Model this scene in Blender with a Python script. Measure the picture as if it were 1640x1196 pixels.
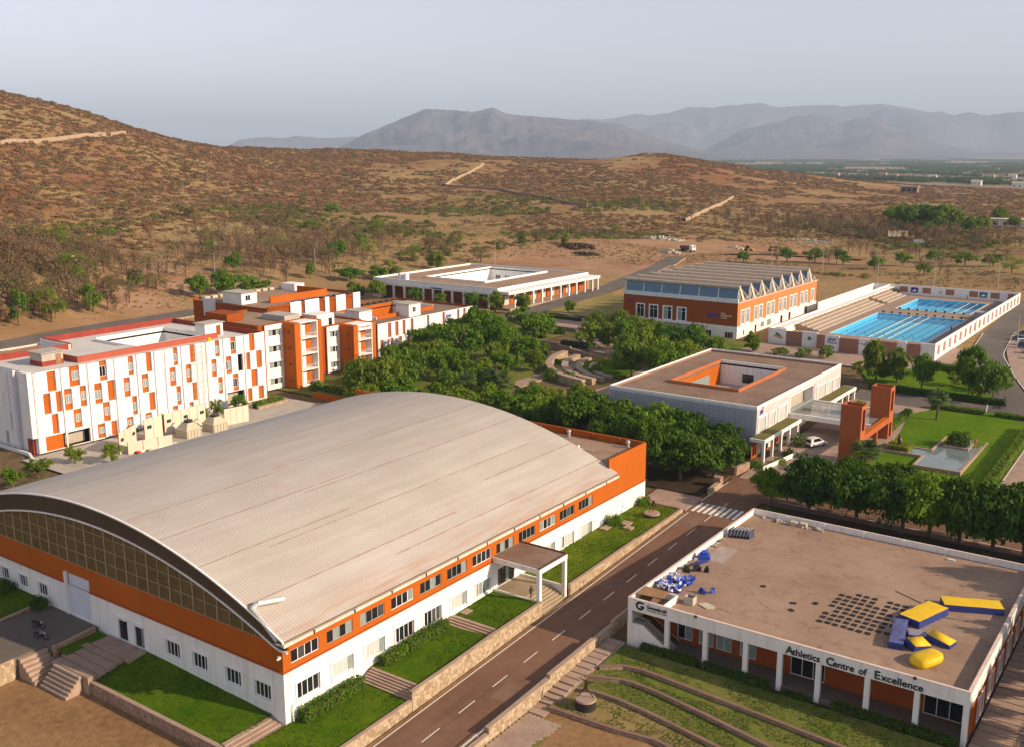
import bpy, math, random
import numpy as np
from mathutils import Vector, Matrix
for o in list(bpy.data.objects): bpy.data.objects.remove(o)
SC = bpy.context.scene; COL = SC.collection
rnd = random.Random(11); NR = np.random.RandomState(5)
# ------------------------------------------------------------------ camera, sky, sun, exposure
cd = bpy.data.cameras.new('camera'); cam = bpy.data.objects.new('camera', cd); COL.objects.link(cam)
cam.location = (74.969, -64.775, 58.0); cd.sensor_width = 36; cd.lens = 36*1634/1640
cam.rotation_euler = (math.radians(90)-math.atan(353/1634), 0, math.radians(35.42))
cd.clip_start = 1; cd.clip_end = 60000; SC.camera = cam
SUN_EL = math.radians(25.0); SUN_AZ = math.radians(13.7)      # azimuth measured from +x towards +y
W = bpy.data.worlds.new('World'); SC.world = W; W.use_nodes = True
nt = W.node_tree; bg = nt.nodes['Background']
sky = nt.nodes.new('ShaderNodeTexSky'); sky.sky_type = 'NISHITA'; sky.sun_disc = False
sky.sun_elevation = SUN_EL; sky.sun_rotation = math.radians(90)-SUN_AZ
sky.air_density = 1.0; sky.dust_density = 0.7; sky.ozone_density = 4.0; sky.altitude = 500
hsv = nt.nodes.new('ShaderNodeHueSaturation'); hsv.inputs['Saturation'].default_value = .33; nt.links.new(sky.outputs[0], hsv.inputs['Color'])       # dusty, washed-out sky
tin = nt.nodes.new('ShaderNodeMix'); tin.data_type = 'RGBA'; tin.blend_type = 'MULTIPLY'; tin.inputs[0].default_value = 1; tin.inputs[7].default_value = (1.02, .972, .985, 1); nt.links.new(hsv.outputs[0], tin.inputs[6])
nt.links.new(tin.outputs[2], bg.inputs[0]); bg.inputs[1].default_value = 0.118
sl = bpy.data.lights.new('sun', 'SUN'); sl.energy = 5.0; sl.angle = math.radians(0.6); sl.color = (1.0, .78, .55)
so = bpy.data.objects.new('sun', sl); COL.objects.link(so)
sd = Vector((math.cos(SUN_EL)*math.cos(SUN_AZ), math.cos(SUN_EL)*math.sin(SUN_AZ), math.sin(SUN_EL)))
so.rotation_euler = sd.to_track_quat('Z', 'Y').to_euler(); so.location = (200, 50, 120)
vs = SC.view_settings; vs.view_transform = 'Standard'; vs.look = 'None'; vs.exposure = 0.55; vs.gamma = 1.0; vs.use_curve_mapping = False
SC.cycles.max_bounces = 6; SC.cycles.transparent_max_bounces = 12; SC.cycles.volume_bounces = 0
# ------------------------------------------------------------------ materials
def M(name, col, rough=.8, var=.12, scale=.6, bump=0., bscale=8., spec=.25, metal=0., col2=None, fine=.5, streak=0., sdir='z', sdirt=(.30, .22, .15)):
    m = bpy.data.materials.new(name); m.use_nodes = True; n = m.node_tree.nodes; L = m.node_tree.links
    b = n['Principled BSDF']; b.inputs['Roughness'].default_value = rough; b.inputs['Specular IOR Level'].default_value = spec; b.inputs['Metallic'].default_value = metal
    g = n.new('ShaderNodeNewGeometry'); t = n.new('ShaderNodeTexNoise'); t.inputs['Scale'].default_value = scale; t.inputs['Detail'].default_value = 6; t.inputs['Roughness'].default_value = .6
    L.new(g.outputs['Position'], t.inputs['Vector'])
    t2 = n.new('ShaderNodeTexNoise'); t2.inputs['Scale'].default_value = scale*9; t2.inputs['Detail'].default_value = 4; L.new(g.outputs['Position'], t2.inputs['Vector'])
    ad = n.new('ShaderNodeMath'); ad.operation = 'MULTIPLY_ADD'; ad.inputs[1].default_value = fine; L.new(t2.outputs[0], ad.inputs[0]); L.new(t.outputs[0], ad.inputs[2])
    mr = n.new('ShaderNodeMapRange'); mr.inputs[1].default_value = .35+.3*fine; mr.inputs[2].default_value = .65+.7*fine
    L.new(ad.outputs[0], mr.inputs[0])
    mx = n.new('ShaderNodeMix'); mx.data_type = 'RGBA'; L.new(mr.outputs[0], mx.inputs[0])
    c2 = col2 or tuple(min(1, c*(1+var)) for c in col); c1 = col if col2 else tuple(c*(1-var) for c in col)
    mx.inputs[6].default_value = (*c1, 1); mx.inputs[7].default_value = (*c2, 1); L.new(mx.outputs[2], b.inputs['Base Color'])
    if streak:
        mp = n.new('ShaderNodeMapping'); mp.inputs['Scale'].default_value = (1.6, 1.6, .10) if sdir == 'z' else (1.3, .025, 1.); L.new(g.outputs['Position'], mp.inputs[0]); t4 = n.new('ShaderNodeTexNoise'); t4.inputs['Scale'].default_value = 1.; t4.inputs['Detail'].default_value = 5; L.new(mp.outputs[0], t4.inputs[0])
        m4 = n.new('ShaderNodeMapRange'); m4.inputs[1].default_value = .5; m4.inputs[2].default_value = .78; m4.inputs[4].default_value = streak; L.new(t4.outputs[0], m4.inputs[0]); x4 = n.new('ShaderNodeMix'); x4.data_type = 'RGBA'; L.new(m4.outputs[0], x4.inputs[0]); L.new(mx.outputs[2], x4.inputs[6]); x4.inputs[7].default_value = (*sdirt, 1); L.new(x4.outputs[2], b.inputs['Base Color'])
    if bump:
        t3 = n.new('ShaderNodeTexNoise'); t3.inputs['Scale'].default_value = bscale; t3.inputs['Detail'].default_value = 5; L.new(g.outputs['Position'], t3.inputs['Vector'])
        bp = n.new('ShaderNodeBump'); bp.inputs['Strength'].default_value = bump; bp.inputs['Distance'].default_value = .1; L.new(t3.outputs[0], bp.inputs['Height']); L.new(bp.outputs[0], b.inputs['Normal'])
    return m
def leafmat(name, c1, c2, trans=.42):
    m = bpy.data.materials.new(name); m.use_nodes = True; n = m.node_tree.nodes; L = m.node_tree.links
    b = n['Principled BSDF']; b.inputs['Roughness'].default_value = .6; b.inputs['Specular IOR Level'].default_value = .2
    g = n.new('ShaderNodeNewGeometry'); oi = n.new('ShaderNodeObjectInfo')
    ad = n.new('ShaderNodeMath'); ad.operation = 'MULTIPLY_ADD'; ad.inputs[1].default_value = .55; L.new(oi.outputs['Random'], ad.inputs[0])
    ml = n.new('ShaderNodeMath'); ml.operation = 'MULTIPLY'; ml.inputs[1].default_value = .45; L.new(g.outputs['Random Per Island'], ml.inputs[0]); L.new(ml.outputs[0], ad.inputs[2])
    mx = n.new('ShaderNodeMix'); mx.data_type = 'RGBA'; mx.inputs[6].default_value = (*c1, 1); mx.inputs[7].default_value = (*c2, 1); L.new(ad.outputs[0], mx.inputs[0])
    L.new(mx.outputs[2], b.inputs['Base Color'])
    tr = n.new('ShaderNodeBsdfTranslucent'); L.new(mx.outputs[2], tr.inputs[0]); ms = n.new('ShaderNodeMixShader'); ms.inputs[0].default_value = trans
    L.new(b.outputs[0], ms.inputs[1]); L.new(tr.outputs[0], ms.inputs[2]); L.new(ms.outputs[0], n['Material Output'].inputs[0])
    return m
white = M('white_paint', (.80, .78, .75), .7, .06, .25, streak=.34)
white2 = M('white_screen', (.82, .80, .79), .6, .05, .4)
orange = M('orange_paint', (.43, .105, .010), .8, .12, .2, spec=.1, streak=.25, sdirt=(.30, .10, .03))
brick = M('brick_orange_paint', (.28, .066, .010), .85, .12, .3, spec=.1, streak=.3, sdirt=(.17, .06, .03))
maroon = M('red_parapet_paint', (.27, .048, .036), .85, .2, .4, spec=.1, streak=.3, sdirt=(.25, .12, .09))
terra = M('terracotta_paint', (.36, .095, .03), .8, .1, .3)
roofgrey = M('roof_screed', (.26, .170, .118), .9, .0, .12, .25, 5, spec=.1, col2=(.37, .255, .185))
def cracks(m):      # sealed cracks and damp blotches of an old flat roof
    n = m.node_tree.nodes; L = m.node_tree.links; b = n['Principled BSDF']; src = b.inputs['Base Color'].links[0].from_socket; g = n.new('ShaderNodeNewGeometry')
    w = n.new('ShaderNodeTexNoise'); w.inputs['Scale'].default_value = .35; w.inputs['Detail'].default_value = 3; L.new(g.outputs['Position'], w.inputs[0]); va = n.new('ShaderNodeVectorMath'); va.operation = 'MULTIPLY_ADD'; va.inputs[1].default_value = (4, 4, 0); L.new(w.outputs['Color'], va.inputs[0]); L.new(g.outputs['Position'], va.inputs[2])
    v = n.new('ShaderNodeTexVoronoi'); v.feature = 'DISTANCE_TO_EDGE'; v.inputs['Scale'].default_value = .13; L.new(va.outputs[0], v.inputs[0]); r = n.new('ShaderNodeMapRange'); r.inputs[1].default_value = .004; r.inputs[2].default_value = .014; r.inputs[3].default_value = .65; r.inputs[4].default_value = 0.; L.new(v.outputs[0], r.inputs[0])
    k = n.new('ShaderNodeTexNoise'); k.inputs['Scale'].default_value = .22; L.new(g.outputs['Position'], k.inputs[0]); q = n.new('ShaderNodeMapRange'); q.inputs[1].default_value = .5; q.inputs[2].default_value = .6; L.new(k.outputs[0], q.inputs[0]); mu = n.new('ShaderNodeMath'); mu.operation = 'MULTIPLY'; L.new(r.outputs[0], mu.inputs[0]); L.new(q.outputs[0], mu.inputs[1])
    st = n.new('ShaderNodeTexNoise'); st.inputs['Scale'].default_value = .3; st.inputs['Detail'].default_value = 8; st.inputs['Roughness'].default_value = .7; L.new(g.outputs['Position'], st.inputs[0]); sq = n.new('ShaderNodeMapRange'); sq.inputs[1].default_value = .56; sq.inputs[2].default_value = .70; sq.inputs[4].default_value = .5; L.new(st.outputs[0], sq.inputs[0]); mxx = n.new('ShaderNodeMath'); mxx.operation = 'MAXIMUM'; L.new(mu.outputs[0], mxx.inputs[0]); L.new(sq.outputs[0], mxx.inputs[1])
    x = n.new('ShaderNodeMix'); x.data_type = 'RGBA'; L.new(mxx.outputs[0], x.inputs[0]); L.new(src, x.inputs[6]); x.inputs[7].default_value = (.15, .085, .055, 1); L.new(x.outputs[2], b.inputs['Base Color'])
cracks(roofgrey)
roofbrown = M('roof_screed_brown', (.19, .12, .088), .9, .0, .2, .3, 6, spec=.1, col2=(.28, .195, .145)); cracks(roofbrown)
roofwhite = M('roof_waterproofing', (.55, .53, .50), .85, .1, .2)
asphalt = M('asphalt', (.165, .088, .055), .9, .0, .09, .35, 25, col2=(.23, .132, .088), spec=.12, streak=.45, sdir='y', sdirt=(.10, .062, .045))
asphalt2 = M('grey_asphalt', (.10, .085, .075), .9, .0, .1, .3, 20, col2=(.16, .135, .118))
paint = M('road_paint', (.72, .70, .66), .7, .12, 2.)
grass = M('grass', (.032, .108, .002), .9, .0, .13, .9, 18, spec=.03, col2=(.125, .175, .008), fine=.6)
grass2 = M('tired_grass', (.070, .125, .008), .9, .0, .16, .9, 16, spec=.1, col2=(.22, .20, .055), fine=.7)
drygrass = M('dry_grass', (.20, .145, .05), .95, .0, .12, .8, 14, spec=.1, col2=(.33, .24, .10), fine=.8)
soil = M('brown_soil', (.17, .09, .042), .95, .0, .14, .7, 9, spec=.1, col2=(.33, .20, .095), fine=.9)
paver = M('stone_paving', (.28, .19, .145), .85, .0, .5, .3, 8, col2=(.40, .29, .23))
sstep = M('stone_step', (.30, .205, .155), .85, .0, .6, .3, 8, col2=(.42, .31, .24))
concrete = M('concrete', (.40, .36, .31), .85, .15, .4, .2, 8)
darkmetal = M('dark_metal', (.04, .036, .034), .5, .2, 1.)
greymetal = M('grey_metal', (.42, .42, .42), .45, .1, 1., metal=.3)
bronze = M('bronze_statue', (.10, .055, .03), .45, .2, 3., metal=.5)
blackstone = M('black_stone', (.03, .028, .028), .4, .2, 2.)
bark = M('bark', (.13, .09, .06), .9, .2, 2., .4, 10)
tan = M('tan_sheet', (.50, .44, .33), .8, .12, .4)
blueplastic = M('blue_plastic', (.03, .08, .45), .45, .1, 2.)
whiteplastic = M('white_plastic', (.75, .75, .78), .45, .08, 2.)
yellow = M('yellow_vinyl', (.75, .48, .01), .5, .08, .8)
bluevinyl = M('blue_vinyl', (.03, .05, .22), .5, .15, .8)
mulch = M('dark_planting_soil', (.05, .034, .02), .95, .3, .5, .6, 9, spec=.1)
rubber = M('black_rubber', (.022, .022, .022), .8, .2, 1.)
sign_blue = M('sign_blue', (.02, .03, .30), .6, .05); sign_red = M('sign_red', (.6, .02, .02), .6, .05)
sign_black = M('sign_black', (.01, .012, .02), .6, .05); sign_green = M('sign_green', (.01, .07, .05), .6, .05); sign_white = M('sign_white', (.85, .85, .85), .6, .03)
def glass(name, col, rough=.12, spec=.6):
    m = M(name, col, rough, .35, .35, spec=spec); return m
gdark2 = glass('hazy_window_glass', (.06, .065, .07)); gdark = glass('dark_window_glass', (.012, .014, .018)); gcurt = M('curtained_glass', (.50, .51, .49), .3, .10, 3., spec=.5)
gtint = M('bronze_tinted_glass', (.125, .088, .030), .35, .35, .5, spec=.25); gblue = M('blue_skylight_glass', (.07, .15, .24), .25, .15, .3, spec=.5)
gpale = M('pale_window_glass', (.24, .29, .28), .2, .2, 2., spec=.5)
def stonewall(name, c1, c2, sc=2.2):
    m = bpy.data.materials.new(name); m.use_nodes = True; n = m.node_tree.nodes; L = m.node_tree.links; b = n['Principled BSDF']; b.inputs['Roughness'].default_value = .9; b.inputs['Specular IOR Level'].default_value = .15
    g = n.new('ShaderNodeNewGeometry'); v = n.new('ShaderNodeTexVoronoi'); v.inputs['Scale'].default_value = sc; L.new(g.outputs['Position'], v.inputs['Vector'])
    v2 = n.new('ShaderNodeTexVoronoi'); v2.feature = 'DISTANCE_TO_EDGE'; v2.inputs['Scale'].default_value = sc; L.new(g.outputs['Position'], v2.inputs['Vector'])
    sp = n.new('ShaderNodeSeparateColor'); L.new(v.outputs['Color'], sp.inputs[0])
    mx = n.new('ShaderNodeMix'); mx.data_type = 'RGBA'; mx.inputs[6].default_value = (*c1, 1); mx.inputs[7].default_value = (*c2, 1); L.new(sp.outputs[0], mx.inputs[0])
    r = n.new('ShaderNodeMapRange'); r.inputs[1].default_value = 0; r.inputs[2].default_value = .06; r.inputs[3].default_value = .55; L.new(v2.outputs[0], r.inputs[0])
    m2 = n.new('ShaderNodeMix'); m2.data_type = 'RGBA'; m2.blend_type = 'MULTIPLY'; m2.inputs[0].default_value = 1; L.new(mx.outputs[2], m2.inputs[6]); L.new(r.outputs[0], m2.inputs[7]); L.new(m2.outputs[2], b.inputs['Base Color'])
    bp = n.new('ShaderNodeBump'); bp.inputs['Strength'].default_value = .8; bp.inputs['Distance'].default_value = .06; L.new(r.outputs[0], bp.inputs['Height']); L.new(bp.outputs[0], b.inputs['Normal'])
    return m
rubble = stonewall('rubble_masonry', (.30, .21, .13), (.50, .40, .27)); rubble2 = stonewall('pink_rubble_masonry', (.28, .17, .12), (.42, .28, .2))
def brickmat(name, c1, c2, mortar, axis):
    m = bpy.data.materials.new(name); m.use_nodes = True; n = m.node_tree.nodes; L = m.node_tree.links; b = n['Principled BSDF']; b.inputs['Roughness'].default_value = .9
    g = n.new('ShaderNodeNewGeometry'); s = n.new('ShaderNodeSeparateXYZ'); L.new(g.outputs['Position'], s.inputs[0]); c = n.new('ShaderNodeCombineXYZ'); ad = n.new('ShaderNodeMath'); L.new(s.outputs[0], ad.inputs[0]); L.new(s.outputs[1], ad.inputs[1])
    L.new(ad.outputs[0], c.inputs[0]); L.new(s.outputs[2], c.inputs[1]); t = n.new('ShaderNodeTexBrick'); L.new(c.outputs[0], t.inputs[0]); t.inputs['Scale'].default_value = 1.0
    t.inputs['Color1'].default_value = (*c1, 1); t.inputs['Color2'].default_value = (*c2, 1); t.inputs['Mortar'].default_value = (*mortar, 1); t.inputs['Brick Width'].default_value = .5; t.inputs['Row Height'].default_value = .18; t.inputs['Mortar Size'].default_value = .02
    L.new(t.outputs[0], b.inputs['Base Color']); return m
bricks = brickmat('exposed_brick', (.36, .14, .07), (.26, .09, .05), (.32, .25, .2), 0)
# ------------------------------------------------------------------ mesh helpers
WL = {}
class MB:
    def __init__(s): s.V = []; s.F = []; s.I = []
    def q(s, *p, m=0):
        k = len(s.V); s.V += [tuple(map(float, a)) for a in p]; s.F.append(tuple(range(k, k+len(p)))); s.I.append(m); return s
    def box(s, x0, x1, y0, y1, z0, z1, m=0):
        k = len(s.V); s.V += [(x0,y0,z0),(x1,y0,z0),(x1,y1,z0),(x0,y1,z0),(x0,y0,z1),(x1,y0,z1),(x1,y1,z1),(x0,y1,z1)]
        for f in ((0,3,2,1),(4,5,6,7),(0,1,5,4),(1,2,6,5),(2,3,7,6),(3,0,4,7)): s.F.append(tuple(k+i for i in f)); s.I.append(m)
        return s
    def prism(s, poly, z0, z1, m=0, mt=None):
        n = len(poly); k = len(s.V); f = z0 if callable(z0) else (lambda x, y: z0); g = z1 if callable(z1) else (lambda x, y: z1)
        s.V += [(x, y, f(x, y)) for x, y in poly]+[(x, y, g(x, y)) for x, y in poly]
        s.F.append(tuple(range(k+n-1, k-1, -1))); s.I.append(m); s.F.append(tuple(range(k+n, k+2*n))); s.I.append(m if mt is None else mt)
        for i in range(n): j = (i+1) % n; s.F.append((k+i, k+j, k+n+j, k+n+i)); s.I.append(m)
        return s
    def extr(s, pts, vec, m=0):
        n = len(pts); k = len(s.V); s.V += [tuple(p) for p in pts]+[tuple(p[i]+vec[i] for i in range(3)) for p in pts]
        s.F.append(tuple(range(k+n-1, k-1, -1))); s.I.append(m); s.F.append(tuple(range(k+n, k+2*n))); s.I.append(m)
        for i in range(n): j = (i+1) % n; s.F.append((k+i, k+j, k+n+j, k+n+i)); s.I.append(m)
        return s
    def tube(s, p0, p1, r0, r1=None, n=8, m=0):
        r1 = r0 if r1 is None else r1; a = Vector(p0); b = Vector(p1); d = (b-a).normalized(); u = d.orthogonal().normalized(); v = d.cross(u); k = len(s.V)
        for c, r in ((a, r0), (b, r1)):
            for i in range(n): t = 2*math.pi*i/n; s.V.append(tuple(c+u*math.cos(t)*r+v*math.sin(t)*r))
        for i in range(n): j = (i+1) % n; s.F.append((k+i, k+j, k+n+j, k+n+i)); s.I.append(m)
        s.F.append(tuple(range(k+n-1, k-1, -1))); s.F.append(tuple(range(k+n, k+2*n))); s.I += [m, m]; return s
    def path(s, pts, rs, n=6, m=0):
        for i in range(len(pts)-1): s.tube(pts[i], pts[i+1], rs[i], rs[i+1], n, m)
        return s
    def build(s, name, mats, parent=None, local=False, smooth=False):
        mats = mats if isinstance(mats, (list, tuple)) else [mats]
        A = np.array(s.V, float); c = np.zeros(3)
        if not local:
            c = np.array([(A[:,0].min()+A[:,0].max())/2, (A[:,1].min()+A[:,1].max())/2, A[:,2].min()])
        me = bpy.data.meshes.new(name); me.from_pydata((A-c).tolist(), [], s.F)
        for mm in mats: me.materials.append(mm)
        if len(mats) > 1: me.polygons.foreach_set('material_index', s.I)
        if smooth: me.polygons.foreach_set('use_smooth', [True]*len(me.polygons))
        o = bpy.data.objects.new(name, me); COL.objects.link(o); put(o, c, parent); return o
def put(o, c, parent=None):
    c = np.array(c, float); p = WL.get(parent.name, np.zeros(3)) if parent else np.zeros(3)
    o.location = tuple(c-p); o.parent = parent; WL[o.name] = c
def tag(o, label, cat, group=None):
    o['label'] = label; o['category'] = cat
    if group: o['group'] = group
    return o
def thing(name, loc, label, cat, group=None, rz=0):
    o = bpy.data.objects.new(name, None); COL.objects.link(o); o.location = loc; o.rotation_euler = (0, 0, rz); o.empty_display_size = .5; WL[o.name] = np.array(loc, float)
    return tag(o, label, cat, group)
def struct(o): o['kind'] = 'structure'; return o
def copy_tree(o, parent=None):
    c = o.copy(); COL.objects.link(c); c.parent = parent
    for ch in o.children: copy_tree(ch, c)
    return c
def inst(me, name, loc, parent=None, rz=0, sc=(1,1,1)):
    o = bpy.data.objects.new(name, me); COL.objects.link(o); o.rotation_euler = (0, 0, rz); o.scale = sc; put(o, loc, parent); return o
def holewall(mb, O, U, V, N, Wd, H, holes, depth, m=0, mr=None):
    O, U, V, N = (np.array(a, float) for a in (O, U, V, N)); mr = m if mr is None else mr
    us = sorted({0., Wd, *[min(max(h[i], 0), Wd) for h in holes for i in (0, 1)]}); vv = sorted({0., H, *[min(max(h[i], 0), H) for h in holes for i in (2, 3)]})
    P = lambda u, v, d=0: O+U*u+V*v-N*d
    for i in range(len(us)-1):
        for j in range(len(vv)-1):
            a, b, c, d = us[i], us[i+1], vv[j], vv[j+1]; mu, mv = (a+b)/2, (c+d)/2
            if any(h[0] < mu < h[1] and h[2] < mv < h[3] for h in holes): continue
            mb.q(P(a, c), P(b, c), P(b, d), P(a, d), m=m)
    for h in holes:
        a, b, c, d = h[:4]
        for (s, t) in (((a, c), (b, c)), ((b, c), (b, d)), ((b, d), (a, d)), ((a, d), (a, c))): mb.q(P(*s), P(*t), P(*t, depth), P(*s, depth), m=mr)
def bar(mb, O, U, V, N, u0, u1, v0, v1, d0, d1, m=0):
    P = [O+U*u+V*v+N*d for d in (d0, d1) for u, v in ((u0, v0), (u1, v0), (u1, v1), (u0, v1))]; k = len(mb.V); mb.V += [tuple(p) for p in P]
    for f in ((0,3,2,1),(4,5,6,7),(0,1,5,4),(1,2,6,5),(2,3,7,6),(3,0,4,7)): mb.F.append(tuple(k+i for i in f)); mb.I.append(m)
def window(parent, O, U, V, N, r, depth, nm, fm, pms, name='window', fw=.08, trim=0, transom=0, pane='pane', trimm=None):
    """frame with nm panes side by side set back by depth in the opening r=(u0,u1,v0,v1)"""
    O, U, V, N = (np.array(a, float) for a in (O, U, V, N)); u0, u1, v0, v1 = r; f = MB()
    e = .004
    bar(f, O, U, V, N, u0+e, u1-e, v0+e, v0+fw, -depth, -depth+.07); bar(f, O, U, V, N, u0+e, u1-e, v1-fw, v1-e, -depth, -depth+.07)
    for k in range(nm+1):
        uc = u0+fw/2+e+(u1-u0-fw-2*e)*k/nm; bar(f, O, U, V, N, uc-fw/2, uc+fw/2, v0+fw, v1-fw, -depth, -depth+.068)
    if transom: bar(f, O, U, V, N, u0+fw, u1-fw, v0+(v1-v0)*transom-fw/2, v0+(v1-v0)*transom+fw/2, -depth, -depth+.066)
    if trim:
        for a in ((u0-trim, u0-e, v0-trim, v1+trim), (u1+e, u1+trim, v0-trim, v1+trim), (u0-e, u1+e, v1+e, v1+trim), (u0-e, u1+e, v0-trim, v0-e)): bar(f, O, U, V, N, *a, .003, .11)
    w = f.build(name, fm, parent)
    for k in range(nm):
        a = u0+fw+(u1-u0-fw)*k/nm; b = u0+(u1-u0-fw)*(k+1)/nm; p = MB(); bar(p, O, U, V, N, a-.01, b+.01, v0+fw-.01, v1-fw+.01, -depth-.03, -depth+.02)
        pm_ = pms[k % len(pms)] if isinstance(pms, (list, tuple)) else pms
        if pm_ is gdark and rnd.random() < .16: pm_ = rnd.choice((gpale, gdark2, gdark2))
        p.build(pane, pm_, w)
    return w
def text(body, parent, loc, rot, height=None, width=None, mat=None, name='lettering', ext=.03, shear=0, bold=0.):
    cu = bpy.data.curves.new(name, 'FONT'); cu.body = body; cu.extrude = ext; cu.shear = shear; cu.offset = bold; cu.size = 1; cu.materials.append(mat)
    o = bpy.data.objects.new(name, cu); COL.objects.link(o); bpy.context.view_layer.update(); d = o.dimensions.copy(); s = (height or 1)/.70
    dg = bpy.context.evaluated_depsgraph_get(); me = bpy.data.meshes.new_from_object(o.evaluated_get(dg)); me.name = name; bpy.data.objects.remove(o)
    return_o = bpy.data.objects.new(name, me); COL.objects.link(return_o); return_o.rotation_euler = rot; return_o.scale = ((width/d.x) if width else s, s, 1); put(return_o, loc, parent); return return_o
FRONT = (math.radians(90), 0, 0); SIDE = (math.radians(90), 0, math.radians(90))
NPI = {}
def mesh_np(name, V, F, mats, smooth=False):
    me = bpy.data.meshes.new(name); V = np.asarray(V, np.float32); F = np.asarray(F, np.int32); n = F.shape[1]
    me.vertices.add(len(V)); me.vertices.foreach_set('co', V.ravel()); me.loops.add(F.size); me.loops.foreach_set('vertex_index', F.ravel())
    me.polygons.add(len(F)); me.polygons.foreach_set('loop_start', np.arange(0, F.size, n, dtype=np.int32))
    if smooth: me.polygons.foreach_set('use_smooth', np.ones(len(F), bool))
    for m in mats: me.materials.append(m)
    me.update(calc_edges=True); me.validate(); return me
def leaves(cen, nrm, size, rs):
    """one slightly folded leaf spray per centre, facing roughly along nrm"""
    n = len(cen); nr = nrm+rs.normal(0, .55, (n, 3)); nr /= np.linalg.norm(nr, axis=1)[:, None]+1e-9
    a = np.cross(nr, rs.normal(0, 1, (n, 3))); a /= np.linalg.norm(a, axis=1)[:, None]+1e-9; b = np.cross(nr, a)
    s = (size*rs.uniform(.6, 1.35, n))[:, None]; t = s*rs.uniform(.55, 1., n)[:, None]
    V = np.stack([cen-a*s-b*t*.3, cen+b*t*.9*-1+nr*s*.15, cen+a*s+b*t*.3, cen+b*t+nr*s*.15], 1).reshape(-1, 3); F = np.arange(4*n).reshape(n, 4)
    return V, F
HAZE = 0.8e-4
CAM=np.array([74.969,-64.775,58.0])
def _ray(px,py):
    a=math.radians(35.42); p=math.atan(353/1634.)
    h=np.array([-math.sin(a),math.cos(a),0]); r=np.array([math.cos(a),math.sin(a),0]); u=np.array([0,0,1.])
    f=h*math.cos(p)-u*math.sin(p); c=u*math.cos(p)+h*math.sin(p)
    return f*1634+r*(px-820)-c*(py-598)
def zc(y):
    y=np.asarray(y,float)
    return np.where(y<80,-1.65+.0525*np.maximum(y,-30),np.where(y<200,2.55+.03*(y-80),np.where(y<325,6.15+.008*(y-200),7.15)))
def _hill_points():
    cols={-700:[(560,240),(450,310),(330,420),(220,580),(150,760)],-500:[(560,260),(450,330),(330,450),(200,620),(115,800)],-200:[(560,270),(460,340),(340,470),(220,650),(128,860)],
      0:[(540,295),(470,345),(400,420),(300,570),(220,720),(147,900)],200:[(500,340),(440,410),(380,500),(300,650),(205,950)],
      400:[(450,400),(400,480),(340,620),(290,800),(242,1050)],600:[(420,450),(380,540),(330,700),(285,880),(244,1100)],
      800:[(400,500),(360,600),(320,750),(285,920),(253,1150)],950:[(395,520),(350,650),(310,820),(261,1150)],
      1040:[(390,540),(340,700),(290,930),(249,1130)],1200:[(390,560),(345,720),(305,930),(277,1100)],
      1400:[(400,560),(360,680),(330,850),(307,1080)],1640:[(430,480),(370,640),(335,850),(319,1050)],1950:[(430,480),(340,850),(322,1050)]}
    P=[]
    for px,l in cols.items():
        for py,d in l:
            r=_ray(px,py); t=d/math.hypot(r[0],r[1]); q=CAM+r*t; P.append(q)
        for k,s in ((1.4,.72),(2.0,.25),(3.0,0.)):
            q2=CAM+(q-CAM)*k; P.append(np.array([q2[0],q2[1],q[2]*s]))
    for x in (-190,-100,0,80,200):
        for y in (-60,60,180,300): P.append(np.array([x,y,float(zc(y))]))
    return np.array(P)
_HP=_hill_points()
def _fit():
    n=len(_HP); X=_HP[:,:2]/1000.
    D=np.linalg.norm(X[:,None]-X[None],axis=2); K=np.where(D>0,D*D*np.log(D+1e-9),0)+np.eye(n)*2e-4
    A=np.zeros((n+3,n+3)); A[:n,:n]=K; A[:n,n]=1; A[:n,n+1:]=X; A[n:,:n]=A[:n,n:].T
    return np.linalg.solve(A,np.r_[_HP[:,2],0,0,0]),X
_W,_X=_fit()
def _ss(t): t=np.clip(t,0,1); return t*t*(3-2*t)
def ground(x,y):
    x=np.atleast_1d(np.asarray(x,float)); y=np.atleast_1d(np.asarray(y,float)); sh=x.shape
    q=np.c_[x.ravel(),y.ravel()]/1000.; out=np.empty(len(q))
    for i in range(0,len(q),20000):
        s=q[i:i+20000]; D=np.linalg.norm(s[:,None]-_X[None],axis=2)
        out[i:i+20000]=np.where(D>0,D*D*np.log(D+1e-9),0)@_W[:len(_X)]+_W[len(_X)]+s@_W[len(_X)+1:]
    z=out.reshape(sh)
    far=np.hypot(x-CAM[0],y-CAM[1]); z=z*(1-_ss((far-1700)/1300))+0*far
    # campus plane
    dx=np.maximum(np.maximum(-195-x,x-110),0); dy=np.maximum(np.maximum(-90-y,y-325),0)
    m=1-_ss(np.hypot(dx,dy)/70.)
    z=np.maximum(z,-2)
    c=zc(y); k=_ss((-68-x)/16)*_ss((y-15)/14); c=c+k*np.maximum(0,2.6-c)
    return z*(1-m)+c*m
def vnoise(x, y, s, seed=0):
    x = np.asarray(x)/s; y = np.asarray(y)/s; xi = np.floor(x).astype(np.int64); yi = np.floor(y).astype(np.int64); fx = x-xi; fy = y-yi; fx = fx*fx*(3-2*fx); fy = fy*fy*(3-2*fy)
    def h(a, b):
        n = (a*374761393+b*668265263+seed*1442695041) & 0x7fffffff; n = ((n ^ (n >> 13))*1274126177) & 0x7fffffff; return ((n ^ (n >> 16)) & 0xffff)/65535.
    return (h(xi, yi)*(1-fx)+h(xi+1, yi)*fx)*(1-fy)+(h(xi, yi+1)*(1-fx)+h(xi+1, yi+1)*fx)*fy
def fbm(x, y, s, o=4, seed=0): return sum(vnoise(x, y, s/2**k, seed+k)*.5**k for k in range(o))/sum(.5**k for k in range(o))
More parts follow.
